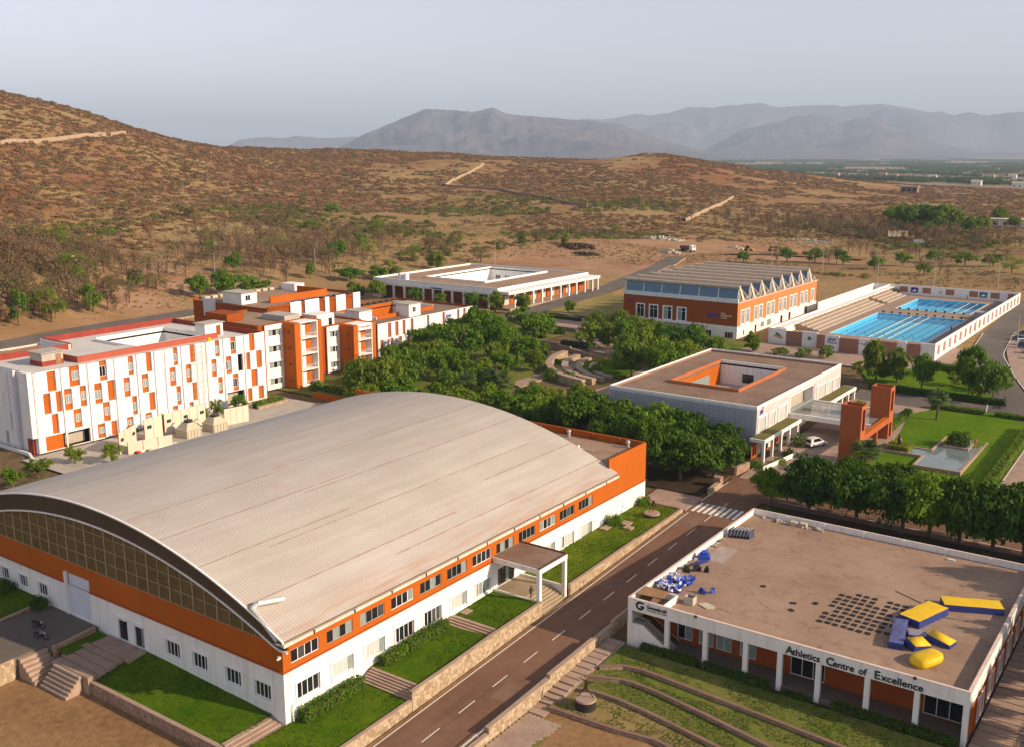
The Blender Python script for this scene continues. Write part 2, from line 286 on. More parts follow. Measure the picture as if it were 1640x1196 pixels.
def campus(x, y):
    dx = np.maximum(np.maximum(-195-x, x-110), 0); dy = np.maximum(np.maximum(-90-y, y-325), 0); return 1-_ss(np.hypot(dx, dy)/60.)
def terr(x, y):
    g = ground(x, y); c = campus(np.asarray(x), np.asarray(y)); low = _ss((np.asarray(x)-17.6)/.8)*_ss((36.5-np.asarray(y))/3); low = low+_ss((np.asarray(x)-17.6)/.8)*_ss((74-np.asarray(x))/4)*_ss((np.asarray(y)-33.5)/3)*_ss((74.5-np.asarray(y))/3)*np.maximum(0, g+.15)/2.2; pit = _ss(np.minimum(np.asarray(x)+28.5, 14.2-np.asarray(x))/5)*_ss(np.minimum(np.asarray(y)-207, 322-np.asarray(y))/6); return g-.3*c-2.2*low-3.6*pit+(1-c)*((fbm(x, y, 90, 4, 3)-.5)*9*np.clip(g/30, .15, 1)+(fbm(x, y, 14, 3, 9)-.5)*1.5)
gx = np.r_[-26000*.8**np.arange(0, 15), np.arange(-1000, 260, 6.), 260+np.cumsum(12*1.24**np.arange(26))]
gy = np.r_[-1500, -800, -400, -250, np.arange(-150, 1300, 6.), 1300+np.cumsum(12*1.2**np.arange(34))]
gx = np.unique(np.r_[gx[gx <= -1080], -1080, -1040, gx[gx > -1001]])
X, Y = np.meshgrid(gx, gy); Zt = terr(X, Y); nx, ny = len(gx), len(gy)
ii = np.arange(nx*ny).reshape(ny, nx); F = np.stack([ii[:-1, :-1], ii[:-1, 1:], ii[1:, 1:], ii[1:, :-1]], -1).reshape(-1, 4)
# ground cover: R bare earth, G planted campus soil, B valley green
cov = np.zeros((ny, nx, 4), np.float32); cov[..., 3] = np.clip((Zt-13)/20, 0, 1)*np.clip(1.25-np.clip((-430-X)/160, 0, 1)*.85+(fbm(X, Y, 120, 4, 61)-.5)*1.6, 0, 1)
wob = (fbm(X, Y, 40, 4, 21)-.5)*1.2
for ex, ey, er in ((-190, 372, 34), (-155, 395, 40), (-118, 425, 42), (-90, 440, 28), (-235, 140, 22), (-262, 180, 26), (-250, 165, 20), (-112, 16, 22), (-205, 345, 26), (-170, 340, 24), (-140, 345, 30), (-214, 120, 14), (-206, 90, 12), (-250, 195, 16)):
    cov[..., 0] = np.maximum(cov[..., 0], np.clip(1.4-np.hypot(X-ex, Y-ey)/er+wob, 0, 1))
cov[..., 1] = np.where((X > -150) & (X < 110) & (Y > -90) & (Y < 200), 1, 0)
far = np.hypot(X-CAM[0], Y-CAM[1]); cov[..., 2] = _ss((far-1150)/500)*(Zt < 14)
tm = bpy.data.materials.new('hill_ground'); tm.use_nodes = True; n = tm.node_tree.nodes; L = tm.node_tree.links; b = n['Principled BSDF']; b.inputs['Roughness'].default_value = .95; b.inputs['Specular IOR Level'].default_value = .1
g = n.new('ShaderNodeNewGeometry'); at = n.new('ShaderNodeVertexColor'); at.layer_name = 'cover'; sp = n.new('ShaderNodeSeparateColor'); L.new(at.outputs[0], sp.inputs[0])
def nz(s, d=6, r=.65):
    t = n.new('ShaderNodeTexNoise'); t.inputs['Scale'].default_value = s; t.inputs['Detail'].default_value = d; t.inputs['Roughness'].default_value = r; L.new(g.outputs['Position'], t.inputs['Vector']); return t.outputs[0]
def ramp(i, *st):
    r = n.new('ShaderNodeValToRGB'); e = r.color_ramp.elements
    for k, (p, c) in enumerate(st):
        x = e[k] if k < 2 else e.new(p); x.position = p; x.color = (*c, 1)
    L.new(i, r.inputs[0]); return r.outputs[0]
def mix(f, a, bb):
    x = n.new('ShaderNodeMix'); x.data_type = 'RGBA'; L.new(f, x.inputs[0]); L.new(a, x.inputs[6]); L.new(bb, x.inputs[7]); return x.outputs[2]
dry = mix(nz(.35, 4), ramp(nz(.018), (.36, (.23, .125, .056)), (.64, (.35, .22, .10))), ramp(nz(.06), (.35, (.165, .095, .045)), (.68, (.33, .22, .10))))
rusty = mix(nz(.25, 6), ramp(nz(.03), (.36, (.18, .076, .032)), (.66, (.27, .135, .06))), ramp(nz(.09), (.35, (.145, .062, .028)), (.68, (.31, .165, .072)))); dry = mix(at.outputs[1], dry, rusty)
gold = ramp(nz(.4, 4), (.35, (.25, .165, .066)), (.65, (.38, .28, .125))); gm_ = n.new('ShaderNodeMapRange'); gm_.inputs[1].default_value = .47; gm_.inputs[2].default_value = .58; gm_.inputs[4].default_value = .75; L.new(nz(.012, 5), gm_.inputs[0]); dry = mix(gm_.outputs[0], dry, gold)
earth = ramp(nz(.05), (.3, (.26, .125, .06)), (.7, (.42, .27, .17)))
camp = ramp(nz(.11), (.32, (.105, .066, .036)), (.5, (.17, .115, .06)), (.72, (.085, .095, .022)))
val = ramp(nz(.005), (.35, (.15, .16, .08)), (.5, (.29, .20, .125)), (.62, (.16, .16, .08)))
c1 = mix(sp.outputs[0], dry, earth); c2 = mix(sp.outputs[1], c1, camp); c3 = mix(sp.outputs[2], c2, val); L.new(c3, b.inputs['Base Color'])
bp = n.new('ShaderNodeBump'); bp.inputs['Strength'].default_value = .7; bp.inputs['Distance'].default_value = .6; L.new(nz(.5, 6), bp.inputs['Height']); L.new(bp.outputs[0], b.inputs['Normal'])
me = mesh_np('terrain', np.stack([X, Y, Zt], -1).reshape(-1, 3), F, [tm], True)
ca = me.color_attributes.new('cover', 'FLOAT_COLOR', 'POINT'); ca.data.foreach_set('color', cov.reshape(-1)); struct(inst(me, 'terrain', (0, 0, 0)))
# ------------------------------------------------------------------ far mountains
mm = M('far_mountain_ground', (.046, .047, .066), .95, .0, .0012, .0, spec=.05, col2=(.19, .14, .145), fine=.9)
def mountain(name, line, d, front, back, seed, label=None):
    px = np.array([p[0] for p in line], float); py = np.array([p[1] for p in line], float); n = 230; s = np.linspace(px[0], px[-1], n); c = np.interp(s, px, py)+(fbm(s, s*0, 45, 4, seed)-.5)*7
    rows = 56; R0 = np.array([_ray(p, q) for p, q in zip(s, c)]); h = np.hypot(R0[:, 0], R0[:, 1]); crest = CAM[2]+d*R0[:, 2]/h; v = np.linspace(-1, 1, rows)[:, None]; dist = d+np.where(v < 0, front*v, back*v)
    x = CAM[0]+(R0[:, 0]/h)[None]*dist; y = CAM[1]+(R0[:, 1]/h)[None]*dist; a = np.abs(v); k_ = d/10500.
    rg = sum((1-np.abs(2*vnoise(x, y, 1500*k_/2**o, seed+o)-1))**1.5*.55**o for o in range(5))/2.05
    prof = (1-a)**1.1*(1-np.clip(2.1*(.82-rg), 0, .9)*np.sin(np.pi*np.minimum(1, a*1.0))**.6); V = np.stack([x, y, np.maximum(-3, crest[None]*prof-np.where(a > .97, 3, 0))], -1).reshape(-1, 3)
    ii = np.arange(n*rows).reshape(rows, n); Fm = np.stack([ii[:-1, :-1], ii[:-1, 1:], ii[1:, 1:], ii[1:, :-1]], -1).reshape(-1, 4)
    struct(inst(mesh_np(name, V, Fm, [mm], True), name, (0, 0, 0)))
mountain('mountain_range', [(800,215),(840,200),(880,190),(920,184),(980,178),(1060,172),(1100,166),(1160,163),(1220,158),(1270,162),(1380,162),(1440,165),(1490,170),(1530,172),(1600,170),(1640,172),(1750,175),(1950,180)], 18000, 5200, 3000, 31)
mountain('mountain', [(520,244),(560,226),(600,208),(640,190),(680,173),(720,178),(755,175),(790,167),(820,177),(860,184),(920,190),(990,195),(1040,215),(1080,228),(1120,240),(1160,246)], 10500, 3600, 2400, 47)
mountain('mountain', [(1110,246),(1150,225),(1190,208),(1230,195),(1270,182),(1300,175),(1330,180),(1350,188),(1370,182),(1400,188),(1440,208),(1500,228),(1560,243)], 13200, 3200, 2000, 71)
mountain('mountain', [(330,246),(360,236),(385,223),(430,218),(480,217),(530,219),(580,218),(640,222),(720,236),(760,246)], 15000, 2800, 2000, 83)
# ------------------------------------------------------------------ haze
hm = bpy.data.materials.new('haze_air'); hm.use_nodes = True; n = hm.node_tree.nodes; n.remove(n['Principled BSDF']); pv = n.new('ShaderNodeVolumePrincipled')
pv.inputs['Color'].default_value = (.60, .765, 1.0, 1); pv.inputs['Density'].default_value = HAZE; pv.inputs['Anisotropy'].default_value = 0.0; hm.node_tree.links.new(pv.outputs[0], n['Material Output'].inputs['Volume'])
hb = MB().box(-27500, 27000, -2500, 28000, -6, 1080).build('haze', hm); hb['kind'] = 'stuff'; hb['label'] = 'pale blue haze in the valley air'
# ------------------------------------------------------------------ roads and paving
def zr(y): return float(zc(y))
def sheet(name, x0, x1, y0, y1, dz, mat, step=6., zf=None, parent=None):
    ys = np.linspace(y0, y1, max(2, int(abs(y1-y0)/step)+1)); mb = MB(); zf = zf or (lambda x, y: zr(y))
    xs = np.linspace(x0, x1, 2)
    for i in range(len(ys)-1): mb.q((x0, ys[i], zf(x0, ys[i])+dz), (x1, ys[i], zf(x1, ys[i])+dz), (x1, ys[i+1], zf(x1, ys[i+1])+dz), (x0, ys[i+1], zf(x0, ys[i+1])+dz))
    return mb.build(name, mat, parent)
def ribbon(name, pts, w, dz, mat, parent=None, n=14, zf=None, closed=False):
    P = np.array(pts, float); t = np.linspace(0, len(P)-1, (len(P)-1)*n+1); x = np.interp(t, range(len(P)), P[:, 0]); y = np.interp(t, range(len(P)), P[:, 1])
    for _ in range(6): x[1:-1] = (x[:-2]+2*x[1:-1]+x[2:])/4; y[1:-1] = (y[:-2]+2*y[1:-1]+y[2:])/4
    dx, dy = np.gradient(x), np.gradient(y); l = np.hypot(dx, dy); nx_, ny_ = -dy/l, dx/l; mb = MB()
    a = np.c_[x+nx_*w/2, y+ny_*w/2]; c = np.c_[x-nx_*w/2, y-ny_*w/2]; zf = zf or ground; za = zf(a[:, 0], a[:, 1])+dz; zb = zf(c[:, 0], c[:, 1])+dz
    for i in range(len(x)-1): mb.q((*a[i], za[i]), (*c[i], zb[i]), (*c[i+1], zb[i+1]), (*a[i+1], za[i+1]))
    return mb.build(name, mat, parent)
roadpatch = M('patched_asphalt', (.17, .10, .07), .9, .0, .3, .3, 25, spec=.1, col2=(.24, .15, .105))
road = struct(sheet('road', 8.2, 16.95, -60, 86, 0, asphalt, 4.)); road['label'] = 'brown asphalt road with dashed centre line'
zl = lambda x, y: zr(y)
for x in (8.75,): sheet('edge_line', x, x+.14, -60, 76.5, .005, paint, 4., parent=road)
sheet('edge_line', 16.35, 16.49, -60, 76.5, .005, paint, 4., parent=road)
for k in range(-8, 14):
    y = .9+6.13*k; sheet('lane_dash', 12.42, 12.55, y, y+2.9, .006, paint, 3., parent=road)
for k in range(8): sheet('crossing_stripe', 8.75+k*.98, 9.3+k*.98, 77.4, 81.4, .006, paint, 4., parent=road)
for x0, x1 in ((8.21, 8.62), (16.55, 16.94)): sheet('road_dust', x0, x1, -60, 76, .003, soil, 4., parent=road)
for x0, x1, y0, y1 in ((13.4, 15.6, 17.5, 21.5), (9.6, 11.6, 47, 50), (13.2, 16.0, 68.2, 73), (9.2, 12.0, 70.5, 76)): sheet('road_patch', x0, x1, y0, y1, .004, roadpatch, 4., parent=road)
cr = struct(sheet('road', 8.2, 118, 86, 96, .0, asphalt, 5.)); sheet('edge_line', 19, 118, 88.3, 88.45, .006, paint, .1, parent=cr)
sheet('edge_line', 8.3, 8.45, 82, 93, .006, paint, 4., parent=cr)
struct(sheet('forecourt', 8.9, 25.5, 96, 158, .0, paver, 5.)); struct(sheet('road', 8, 60, 158, 167.5, .0, asphalt2, 5.))
sr = struct(sheet('road', 46.8, 58, 96, 158, .002, paver, 5.)); sheet('edge_line', 46.95, 47.1, 96, 158, .008, paint, 5., parent=sr)
struct(ribbon('car_park_road', [(42, 150), (38, 176), (31, 196), (24, 222), (20.5, 255), (19.5, 300), (19.5, 330)], 7.5, .02, asphalt2))
struct(ribbon('car_park', [(49, 182), (41, 205), (35.5, 230), (31.5, 262)], 16, .012, paver))
struct(sheet('footpath', 15.2, 19.5, 200, 226, .01, paver))
for dx in (0,):
    ribbon('kerb_line', [(46.4, 152), (42.2, 177), (35, 197.5), (27.8, 223), (24.6, 256)], .18, .05, paint)['kind'] = 'structure'
    ribbon('kerb_line', [(37.9, 148), (33.8, 175), (27, 194.5), (20.2, 221), (17, 254)], .18, .05, paint)['kind'] = 'structure'
struct(ribbon('back_road', [(-207, 55), (-209.5, 80), (-211, 105), (-211.5, 129), (-211, 150), (-206, 190), (-195, 225)], 8, .25, asphalt2)); 
struct(ribbon('back_road', [(-112, 190), (-116, 225), (-119, 255), (-123, 283), (-129.5, 310), (-138, 350), (-144, 380)], 9, .22, asphalt2))
struct(ribbon('dirt_track', [(-144, 378), (-135, 408), (-110, 425), (-70, 430)], 12, .2, soil))
# ================================================================== sports hall
EX, EY, EZ = np.array([1., 0, 0]), np.array([0, 1., 0]), np.array([0, 0, 1.])
hall = thing('sports_hall', (0, 0, 0), 'long sports hall with pale barrel vaulted roof, orange upper band and white walls', 'building')
BZ, GT, L1, L2 = 5.6, 8.62, 67., 78.4
AX, AZ, AR = -32.35, -60.7, 78.23          # roof arc centre and radius
arc = lambda x: AZ+math.sqrt(AR*AR-(x-AX)**2)
IR = 82.9; iarc = lambda x: 15.1-IR+math.sqrt(max(0, IR*IR-(x+32.3)**2))
lowin = [1.7+5.14*i for i in (0, 1, 2, 3, 4, 5, 6, 9, 10, 11)]; upwin = [1.12+5.14*i for i in range(12)]
mb = MB(); holes = [(y, y+3.25, 1.75+.9, 3.72+.9) for y in lowin]+[(37.4, 41.2, 2.55, 5.0)]
holewall(mb, (0, 0, -.9), EY, EZ, EX, L2, BZ+.9, holes, .28); wr = mb.build('side_wall', white, hall)
mb = MB(); holewall(mb, (0, 0, BZ), EY, EZ, EX, L1, 3.9, [(y, y+3.95, .62, 2.12) for y in upwin], .22)
mb.q((0, L1, BZ), (0, L2, BZ), (0, L2, 12.05), (0, L1-.6, 12.05), (0, L1-.6, 9.5), (0, L1, 9.5)); mb.build('orange_band', orange, hall)
lp = M('ledge_paint', (.36, .08, .02), .8); MB().box(.003, .16, -.16, L2+.1, BZ-.06, BZ+.1).build('band_ledge', lp, hall); MB().box(-34.38, .0, -.16, -.003, BZ-.06, BZ+.1).build('band_ledge', lp, hall); MB().box(-65, -39.46, -.16, -.003, BZ-.06, BZ+.1).build('band_ledge', lp, hall)
for i, y in enumerate(lowin):
    cur = [gcurt, gcurt, gcurt, gpale] if i in (1, 2, 5, 7, 8, 9) else ([gdark] if i != 6 else [gpale])
    if i == 8: cur = [gdark, gcurt, gcurt, gcurt]
    window(hall, (0, 0, 0), EY, EZ, EX, (y, y+3.25, 1.75, 3.72), .2, 4, white2, cur, trim=.22)
for i, y in enumerate(upwin): window(hall, (0, 0, 0), EY, EZ, EX, (y, y+3.95, BZ+.62, BZ+2.12), .16, 4, greymetal if i % 3 else white2, [gdark, gdark, gdark, gpale if i % 2 else gdark])
dr = window(hall, (0, 0, 0), EY, EZ, EX, (37.4, 41.2, 1.65, 4.1), .2, 4, darkmetal, gdark, 'entrance_door')
# gable
gh = [(-19.7,-17.1,1.9,3.8),(-14.9,-12.3,1.85,3.72),(-9.3,-6.7,1.8,3.65),(-4.6,-2.0,1.75,3.6),(-50.7,-48.4,2.4,4.1),(-46.1,-43.8,2.4,4.1),(-55.3,-53.0,2.4,4.1),(-60,-57.7,2.4,4.1)]
gd = [(-28.9,-27.1,1.15,3.9),(-25.7,-23.9,1.15,3.9)]; gr = (-39.0,-34.4,1.9,7.1)
mb = MB(); holewall(mb, (-65, 0, -2), EX, EZ, -EY, 65, BZ+2, [(a+65, b+65, c+2, d+2) for a, b, c, d in gh+gd+[gr[:3]+(BZ,)]], .3); mb.build('gable_wall', white, hall)
mb = MB(); holewall(mb, (-65, 0, BZ), EX, EZ, -EY, 65, GT-BZ, [(gr[0]+65, gr[1]+65, 0, gr[3]-BZ)], .3); mb.build('orange_gable_band', orange, hall)
for r in gh: window(hall, (0, 0, 0), EX, EZ, -EY, r, .2, 4, white2, gdark, trim=.3)
for r in gd: window(hall, (0, 0, 0), EX, EZ, -EY, r, .25, 2, darkmetal, gdark, 'door', pane='door_leaf', trim=.0)
for r in gd: MB().box(r[0]-.25, r[1]+.25, -.35, -.003, 3.98, 4.1).build('door_hood', white, hall)
mb = MB().box(gr[0]+.01, gr[1]-.01, .12, .2, gr[2]+.02, gr[3]-.01)
rdoor = mb.build('roller_door', M('pale_blue_shutter', (.62, .64, .72), .5, .05, .5), hall)
for k in range(12): MB().box(gr[0]+.05, gr[1]-.05, .075, .117, gr[2]+.1+k*.42, gr[2]+.42+k*.42).build('shutter_slat', bpy.data.materials['pale_blue_shutter'], rdoor)
MB().box(gr[0]-.45, gr[0]-.02, -.3, -.004, 1.6, 7.2).build('door_jamb', white, hall)
MB().box(-65.3, -65, 0, L2, -2, 9.4).box(-65, -.3, L2-.3, L2, -1, 12.05).build('rear_wall', orange, hall)
# arched glazing, panes one by one
cw = 2.03; ncol = 32; rows = 4; rh = 1.63
gz = MB()
for c in range(ncol):
    x0, x1 = -64.9+c*cw, -64.9+(c+1)*cw
    for r in range(rows):
        z0 = GT+.05+r*rh; z1 = z0+rh; a0, a1 = min(z1, iarc(x0)), min(z1, iarc(x1))
        if max(a0, a1) <= z0+.12: continue
        a0, a1 = max(a0, z0+.02), max(a1, z0+.02); t = rnd.uniform(-.015, .015)
        MB().extr([(x0+.035, .06+t, z0+.03), (x1-.035, .06-t, z0+.03), (x1-.035, .06-t, a1-.03 if a1-z0 > .1 else a1), (x0+.035, .06+t, a0-.03 if a0-z0 > .1 else a0)], (0, .03, 0)).build('pane', gtint, hall)
        gz.box(x0, x1, -.02, .05, z0-.03, z0+.03)
    gz.box(x0-(.07 if c % 2 else .035), x0+(.07 if c % 2 else .035), -.05, .051, GT+.02, max(GT+.1, iarc(x0)))
gz.build('glazing_bar', M('tan_mullion', (.40, .30, .19), .7), hall)
mb = MB(); N = 60
for k in range(N):       # ribbed fascia between glazing and roof edge
    xa, xb = 1.0-66.6*k/N, 1.0-66.6*(k+1)/N; f = lambda x: min(max(iarc(min(max(x, -64.7), .1)), GT-.0), arc(x)-.15)
    mb.q((xa, -.5, f(xa)), (xb, -.5, f(xb)), (xb, -.8, arc(xb)-.12), (xa, -.8, arc(xa)-.12)); mb.q((xa, -.5, f(xa)), (xb, -.5, f(xb)), (xb, .1, f(xb)), (xa, .1, f(xa)))
mb.build('fascia', M('brown_fascia', (.10, .068, .038), .7, .2, .5), hall)
mb = MB()
for k in range(150):
    x = .9-66.4*k/150; f = min(max(iarc(min(max(x, -64.7), .1)), GT), arc(x)-.2); mb.q((x, -.53, f), (x-.12, -.53, f), (x-.12, -.85, arc(x-.12)-.16), (x, -.85, arc(x)-.16))
mb.build('fascia_rib', M('brown_rib', (.11, .075, .045), .7), hall)
for (dz, y0, y1, h, fn, nm) in ((.02, -1.12, -.9, .16, arc, 'roof_edge_trim'), (-.02, -.62, -.42, .2, lambda x: min(max(iarc(min(max(x, -64.7), .1)), GT), arc(x)-.2), 'arch_trim')):
    mb = MB()
    for k in range(N):
        xa, xb = 1.35-67.4*k/N, 1.35-67.4*(k+1)/N; mb.extr([(xa, y0, fn(xa)+dz-h), (xb, y0, fn(xb)+dz-h), (xb, y0, fn(xb)+dz), (xa, y0, fn(xa)+dz)], (0, y1-y0, 0))
    mb.build(nm, white, hall)
# corrugated vault
rm = bpy.data.materials.new('weathered_roof_sheet'); rm.use_nodes = True; n = rm.node_tree.nodes; L = rm.node_tree.links; b = n['Principled BSDF']; b.inputs['Roughness'].default_value = .55; b.inputs['Specular IOR Level'].default_value = .3
g = n.new('ShaderNodeNewGeometry'); spx = n.new('ShaderNodeSeparateXYZ'); L.new(g.outputs['Position'], spx.inputs[0])
def nzv(vec, s, d=5):
    t = n.new('ShaderNodeTexNoise'); t.inputs['Scale'].default_value = s; t.inputs['Detail'].default_value = d; L.new(vec, t.inputs['Vector']); return t.outputs[0]
mp = n.new('ShaderNodeMapping'); mp.inputs['Scale'].default_value = (.6, .05, .6); L.new(g.outputs['Position'], mp.inputs[0])
base = ramp(nzv(g.outputs['Position'], .09), (.35, (.45, .405, .355)), (.65, (.53, .485, .435)))
streak = ramp(nzv(mp.outputs[0], 1.2), (.42, (.42, .37, .325)), (.68, (.52, .475, .425))); fct = n.new('ShaderNodeValue'); fct.outputs[0].default_value = .45; base = mix(fct.outputs[0], base, streak)
# rust along the sheet laps, which run the length of the roof
def math_(op, a, bb=None, v=None):
    x = n.new('ShaderNodeMath'); x.operation = op; L.new(a, x.inputs[0])
    if bb is not None: L.new(bb, x.inputs[1])
    if v is not None: x.inputs[1].default_value = v
    return x.outputs[0]
lap = None
for xl, y0, y1 in ((-4.2, -5, 34), (-10.5, 8, 60), (-11.6, -5, 22), (-17.5, 20, 70), (-18.3, -5, 30), (-24.5, -5, 24), (-25.5, 22, 70), (-33, 30, 62), (-36, 36, 66), (-41, -5, 30), (-7.2, 44, 70), (-2.2, 20, 70)):
    d = math_('ABSOLUTE', math_('SUBTRACT', spx.outputs[0], v=xl)); f = math_('LESS_THAN', d, v=.085); a = math_('GREATER_THAN', spx.outputs[1], v=y0); c = math_('LESS_THAN', spx.outputs[1], v=y1)
    f = math_('MULTIPLY', math_('MULTIPLY', f, a), c); lap = f if lap is None else math_('MAXIMUM', lap, f)
rn = nzv(g.outputs['Position'], .5); lap = math_('MULTIPLY', lap, ramp(rn, (.32, (.4, .4, .4)), (.55, (1, 1, 1))))
rust = n.new('ShaderNodeRGB'); rust.outputs[0].default_value = (.25, .10, .055, 1); lap = math_('MULTIPLY', lap, v=.6); c1 = mix(lap, base, rust.outputs[0])
edge = n.new('ShaderNodeMapRange'); edge.inputs[1].default_value = -3.; edge.inputs[2].default_value = 1.4; edge.inputs[4].default_value = .75; L.new(spx.outputs[0], edge.inputs[0])
eg = math_('MULTIPLY', edge.outputs[0], ramp(nzv(mp.outputs[0], 2.5), (.40, (0, 0, 0)), (.75, (1, 1, 1)))); rust2 = n.new('ShaderNodeRGB'); rust2.outputs[0].default_value = (.40, .20, .12, 1); c2 = mix(eg, c1, rust2.outputs[0])
pk = math_('MULTIPLY', ramp(nzv(g.outputs['Position'], .16, 8), (.62, (0, 0, 0)), (.76, (1, 1, 1))), v=.22); L.new(mix(pk, c2, rust2.outputs[0]), b.inputs['Base Color'])
pit = .42; ys = []; zz = []
for k in range(int(68/pit)+1):
    y = -1.0+k*pit
    for dy, h in ((0, 0), (.12, 0), (.17, .05), (.27, .05), (.32, 0)): ys.append(y+dy); zz.append(h)
ys = np.array(ys); zz = np.array(zz); th = np.linspace(math.asin((1.37-AX)/AR), math.asin((-66.1-AX)/AR), 97)
Vx = AX+np.sin(th)[None, :]*(AR+zz[:, None]); Vz = AZ+np.cos(th)[None, :]*(AR+zz[:, None]); Vy = np.repeat(ys[:, None], 97, 1)
ii = np.arange(Vx.size).reshape(Vx.shape); F = np.stack([ii[:-1, :-1], ii[1:, :-1], ii[1:, 1:], ii[:-1, 1:]], -1).reshape(-1, 4)
inst(mesh_np('roof', np.stack([Vx, Vy, Vz], -1).reshape(-1, 3), F, [rm]), 'roof', (0, 0, 0), hall)
ye = float(ys[-1]); mb = MB()
for k in range(N):
    xa, xb = 1.3-67.3*k/N, 1.3-67.3*(k+1)/N; mb.q((xa, ye, arc(xa)-.05), (xb, ye, arc(xb)-.05), (xb, ye, 9.3), (xa, ye, 9.3))
mb.build('rear_gable', concrete, hall)
gut = MB().box(1.12, 1.5, -1.05, 67, 9.28, 9.62).box(.0, 1.12, -1.0, 67, 9.3, 9.38); gut.build('gutter', M('gutter_paint', (.62, .54, .45), .6, .2, .6), hall)
for y in range(3, 66, 6): MB().box(1.51, 1.56, y, y+.18, 9.25, 9.7).build('gutter_bracket', darkmetal, hall)
MB().path([(.4, -.98, 9.75), (-1.2, -.9, 10.9), (-3.4, -.8, 12.2), (-3.2, -.2, 12.6), (-2.4, 2.6, 12.3)], [.22, .25, .25, .3, .3], 8).build('loose_flashing', M('galvanised_flashing', (.55, .54, .5), .35, .2, .5, metal=.3), hall)
# annex roof behind the vault
MB().box(-64.7, -.35, ye+.05, L2-.35, 10.75, 10.95).build('annex_roof', roofgrey, hall)
par = MB().box(-65, -.0, L2-.3+.305, L2+.01, 10.9, 12.06)
pp = MB().box(-.32, -.004, 66.45, L2-.31, 10.9, 12.04); 
for x in np.arange(-62, -2, 5.2): pp.box(x-.2, x+.2, L2-.62, L2-.31, 10.95, 12.0)
for y in (69.5, 74): pp.box(-.75, -.33, y-.2, y+.2, 10.95, 12.0)
pp.build('annex_parapet', brick, hall)
# portico
MB().box(.02, 7.5, 36.15, 42.75, 5.62, 6.28).build('portico_roof', white, hall)
MB().box(.02, 7.3, 36.3, 42.6, 6.284, 6.30).build('portico_roof_top', roofbrown, hall)
MB().box(.02, 7.5, 42.55, 42.76, 6.29, 6.46, 0).box(7.3, 7.52, 36.15, 42.5, 6.29, 6.45).build('portico_kerb', M('kerb_brown', (.11, .07, .055), .8), hall)
for y in (36.2, 42.2): MB().box(6.98, 7.48, y, y+.5, -.6, 5.615).build('column', white, hall)
MB().box(.0, 4.75, 36.45, 42.45, -.5, 1.6).build('porch_floor', M('porch_stone', (.30, .24, .155), .6, .12, .5), hall)
for y in (36.2, 42.46): MB().box(.0, 6.95, y, y+.24, -.5, 1.85).build('porch_kerb_wall', white, hall)
ps = M('porch_step_stone', (.36, .29, .19), .7, .12, .5)
for k in range(7): MB().box(4.76+.46*k, 5.215+.46*k, 36.45, 42.45, -.7, 1.6-.2*(k+1)+.03).build('porch_step', ps, hall)
MB().path([(.08, 1.05, 1.6), (.28, .85, 1.6), (.28, .85, -.1)], [.07, .07, .07], 6).build('drain_pipe', white, hall)
MB().box(-.5, -.2, -.28, -.01, 7.2, 7.45).tube((-.35, -.25, 7.3), (-.35, -.42, 7.15), .07, .12, 8).build('flood_lamp', white, hall)
for x, y in ((-14, 77.0), (-2.6, 77.0)):
    t = thing('roof_vent', (x, y, 10.95), f"small grey roof vent by the annex parapet, {'beside the lit orange corner' if x > -10 else 'second from the lit orange corner'}", 'vent', 'roof vents on the sports hall annex')
    MB().tube((x, y, 10.95), (x, y, 11.9), .28, .28, 10).build('vent_pipe', greymetal, t); MB().tube((x, y, 11.9), (x, y, 12.2), .38, .25, 10).build('vent_cap', greymetal, t)
tag(MB().box(-17.5, -15.2, 70.2, 71.6, 10.96, 12.2).prism([(-17.7, 70), (-15, 70), (-15, 71.8), (-17.7, 71.8)], 12.2, 12.35).build('roof_hatch', white), 'white hatch box on the annex roof behind the vault', 'roof hatch')
t = thing('broken_chair', (-8, 70.8, 10.95), 'small broken chair left on the brown annex roof', 'chair')
MB().box(-8.25, -7.75, 70.55, 71.05, 11.4, 11.46).build('seat', whiteplastic, t)
for a in (-.22, .22):
    for c in (-.22, .22): MB().tube((-8+a, 70.8+c, 10.95), (-8+a, 70.8+c, 11.4), .03).build('leg', darkmetal, t)
MB().box(-8.25, -8.2, 70.55, 71.05, 11.46, 11.9).build('backrest', whiteplastic, t)
tag(MB().box(-9.2, -6.3, 71.9, 72.15, 10.955, 11.05).build('timber_plank', tan), 'loose timber plank lying on the annex roof', 'plank')
# ================================================================== lawns, walls and steps along the hall
def lawn(name, pts, mat, label=None, sub=1):
    """pts: four corners (x,y,z), subdivided and gently uneven"""
    P = np.array(pts, float); nu = max(2, int(np.linalg.norm(P[1]-P[0])/.8)); nv = max(2, int(np.linalg.norm(P[3]-P[0])/.8)); nu, nv = min(nu, 60), min(nv, 60)
    u, v = np.meshgrid(np.linspace(0, 1, nu+1), np.linspace(0, 1, nv+1)); Q = (P[0][None, None]*((1-u)*(1-v))[..., None]+P[1]*(u*(1-v))[..., None]+P[2]*(u*v)[..., None]+P[3]*((1-u)*v)[..., None])
    Q[..., 2] += (fbm(Q[..., 0], Q[..., 1], 3, 3, 4)-.5)*.12*np.minimum(1, 8*u*(1-u)+8*v*(1-v))
    ii = np.arange(Q[..., 0].size).reshape(Q.shape[:2]); F = np.stack([ii[:-1, :-1], ii[:-1, 1:], ii[1:, 1:], ii[1:, :-1]], -1).reshape(-1, 4)
    o = struct(inst(mesh_np(name, Q.reshape(-1, 3), F, [mat], True), name, (0, 0, 0)))
    if label: o['label'] = label
    return o
lawn('lawn', [(0, -14, -.45), (7.6, -14, -.6), (7.6, 10.8, -.02), (0, 10.8, -.05)], grass)
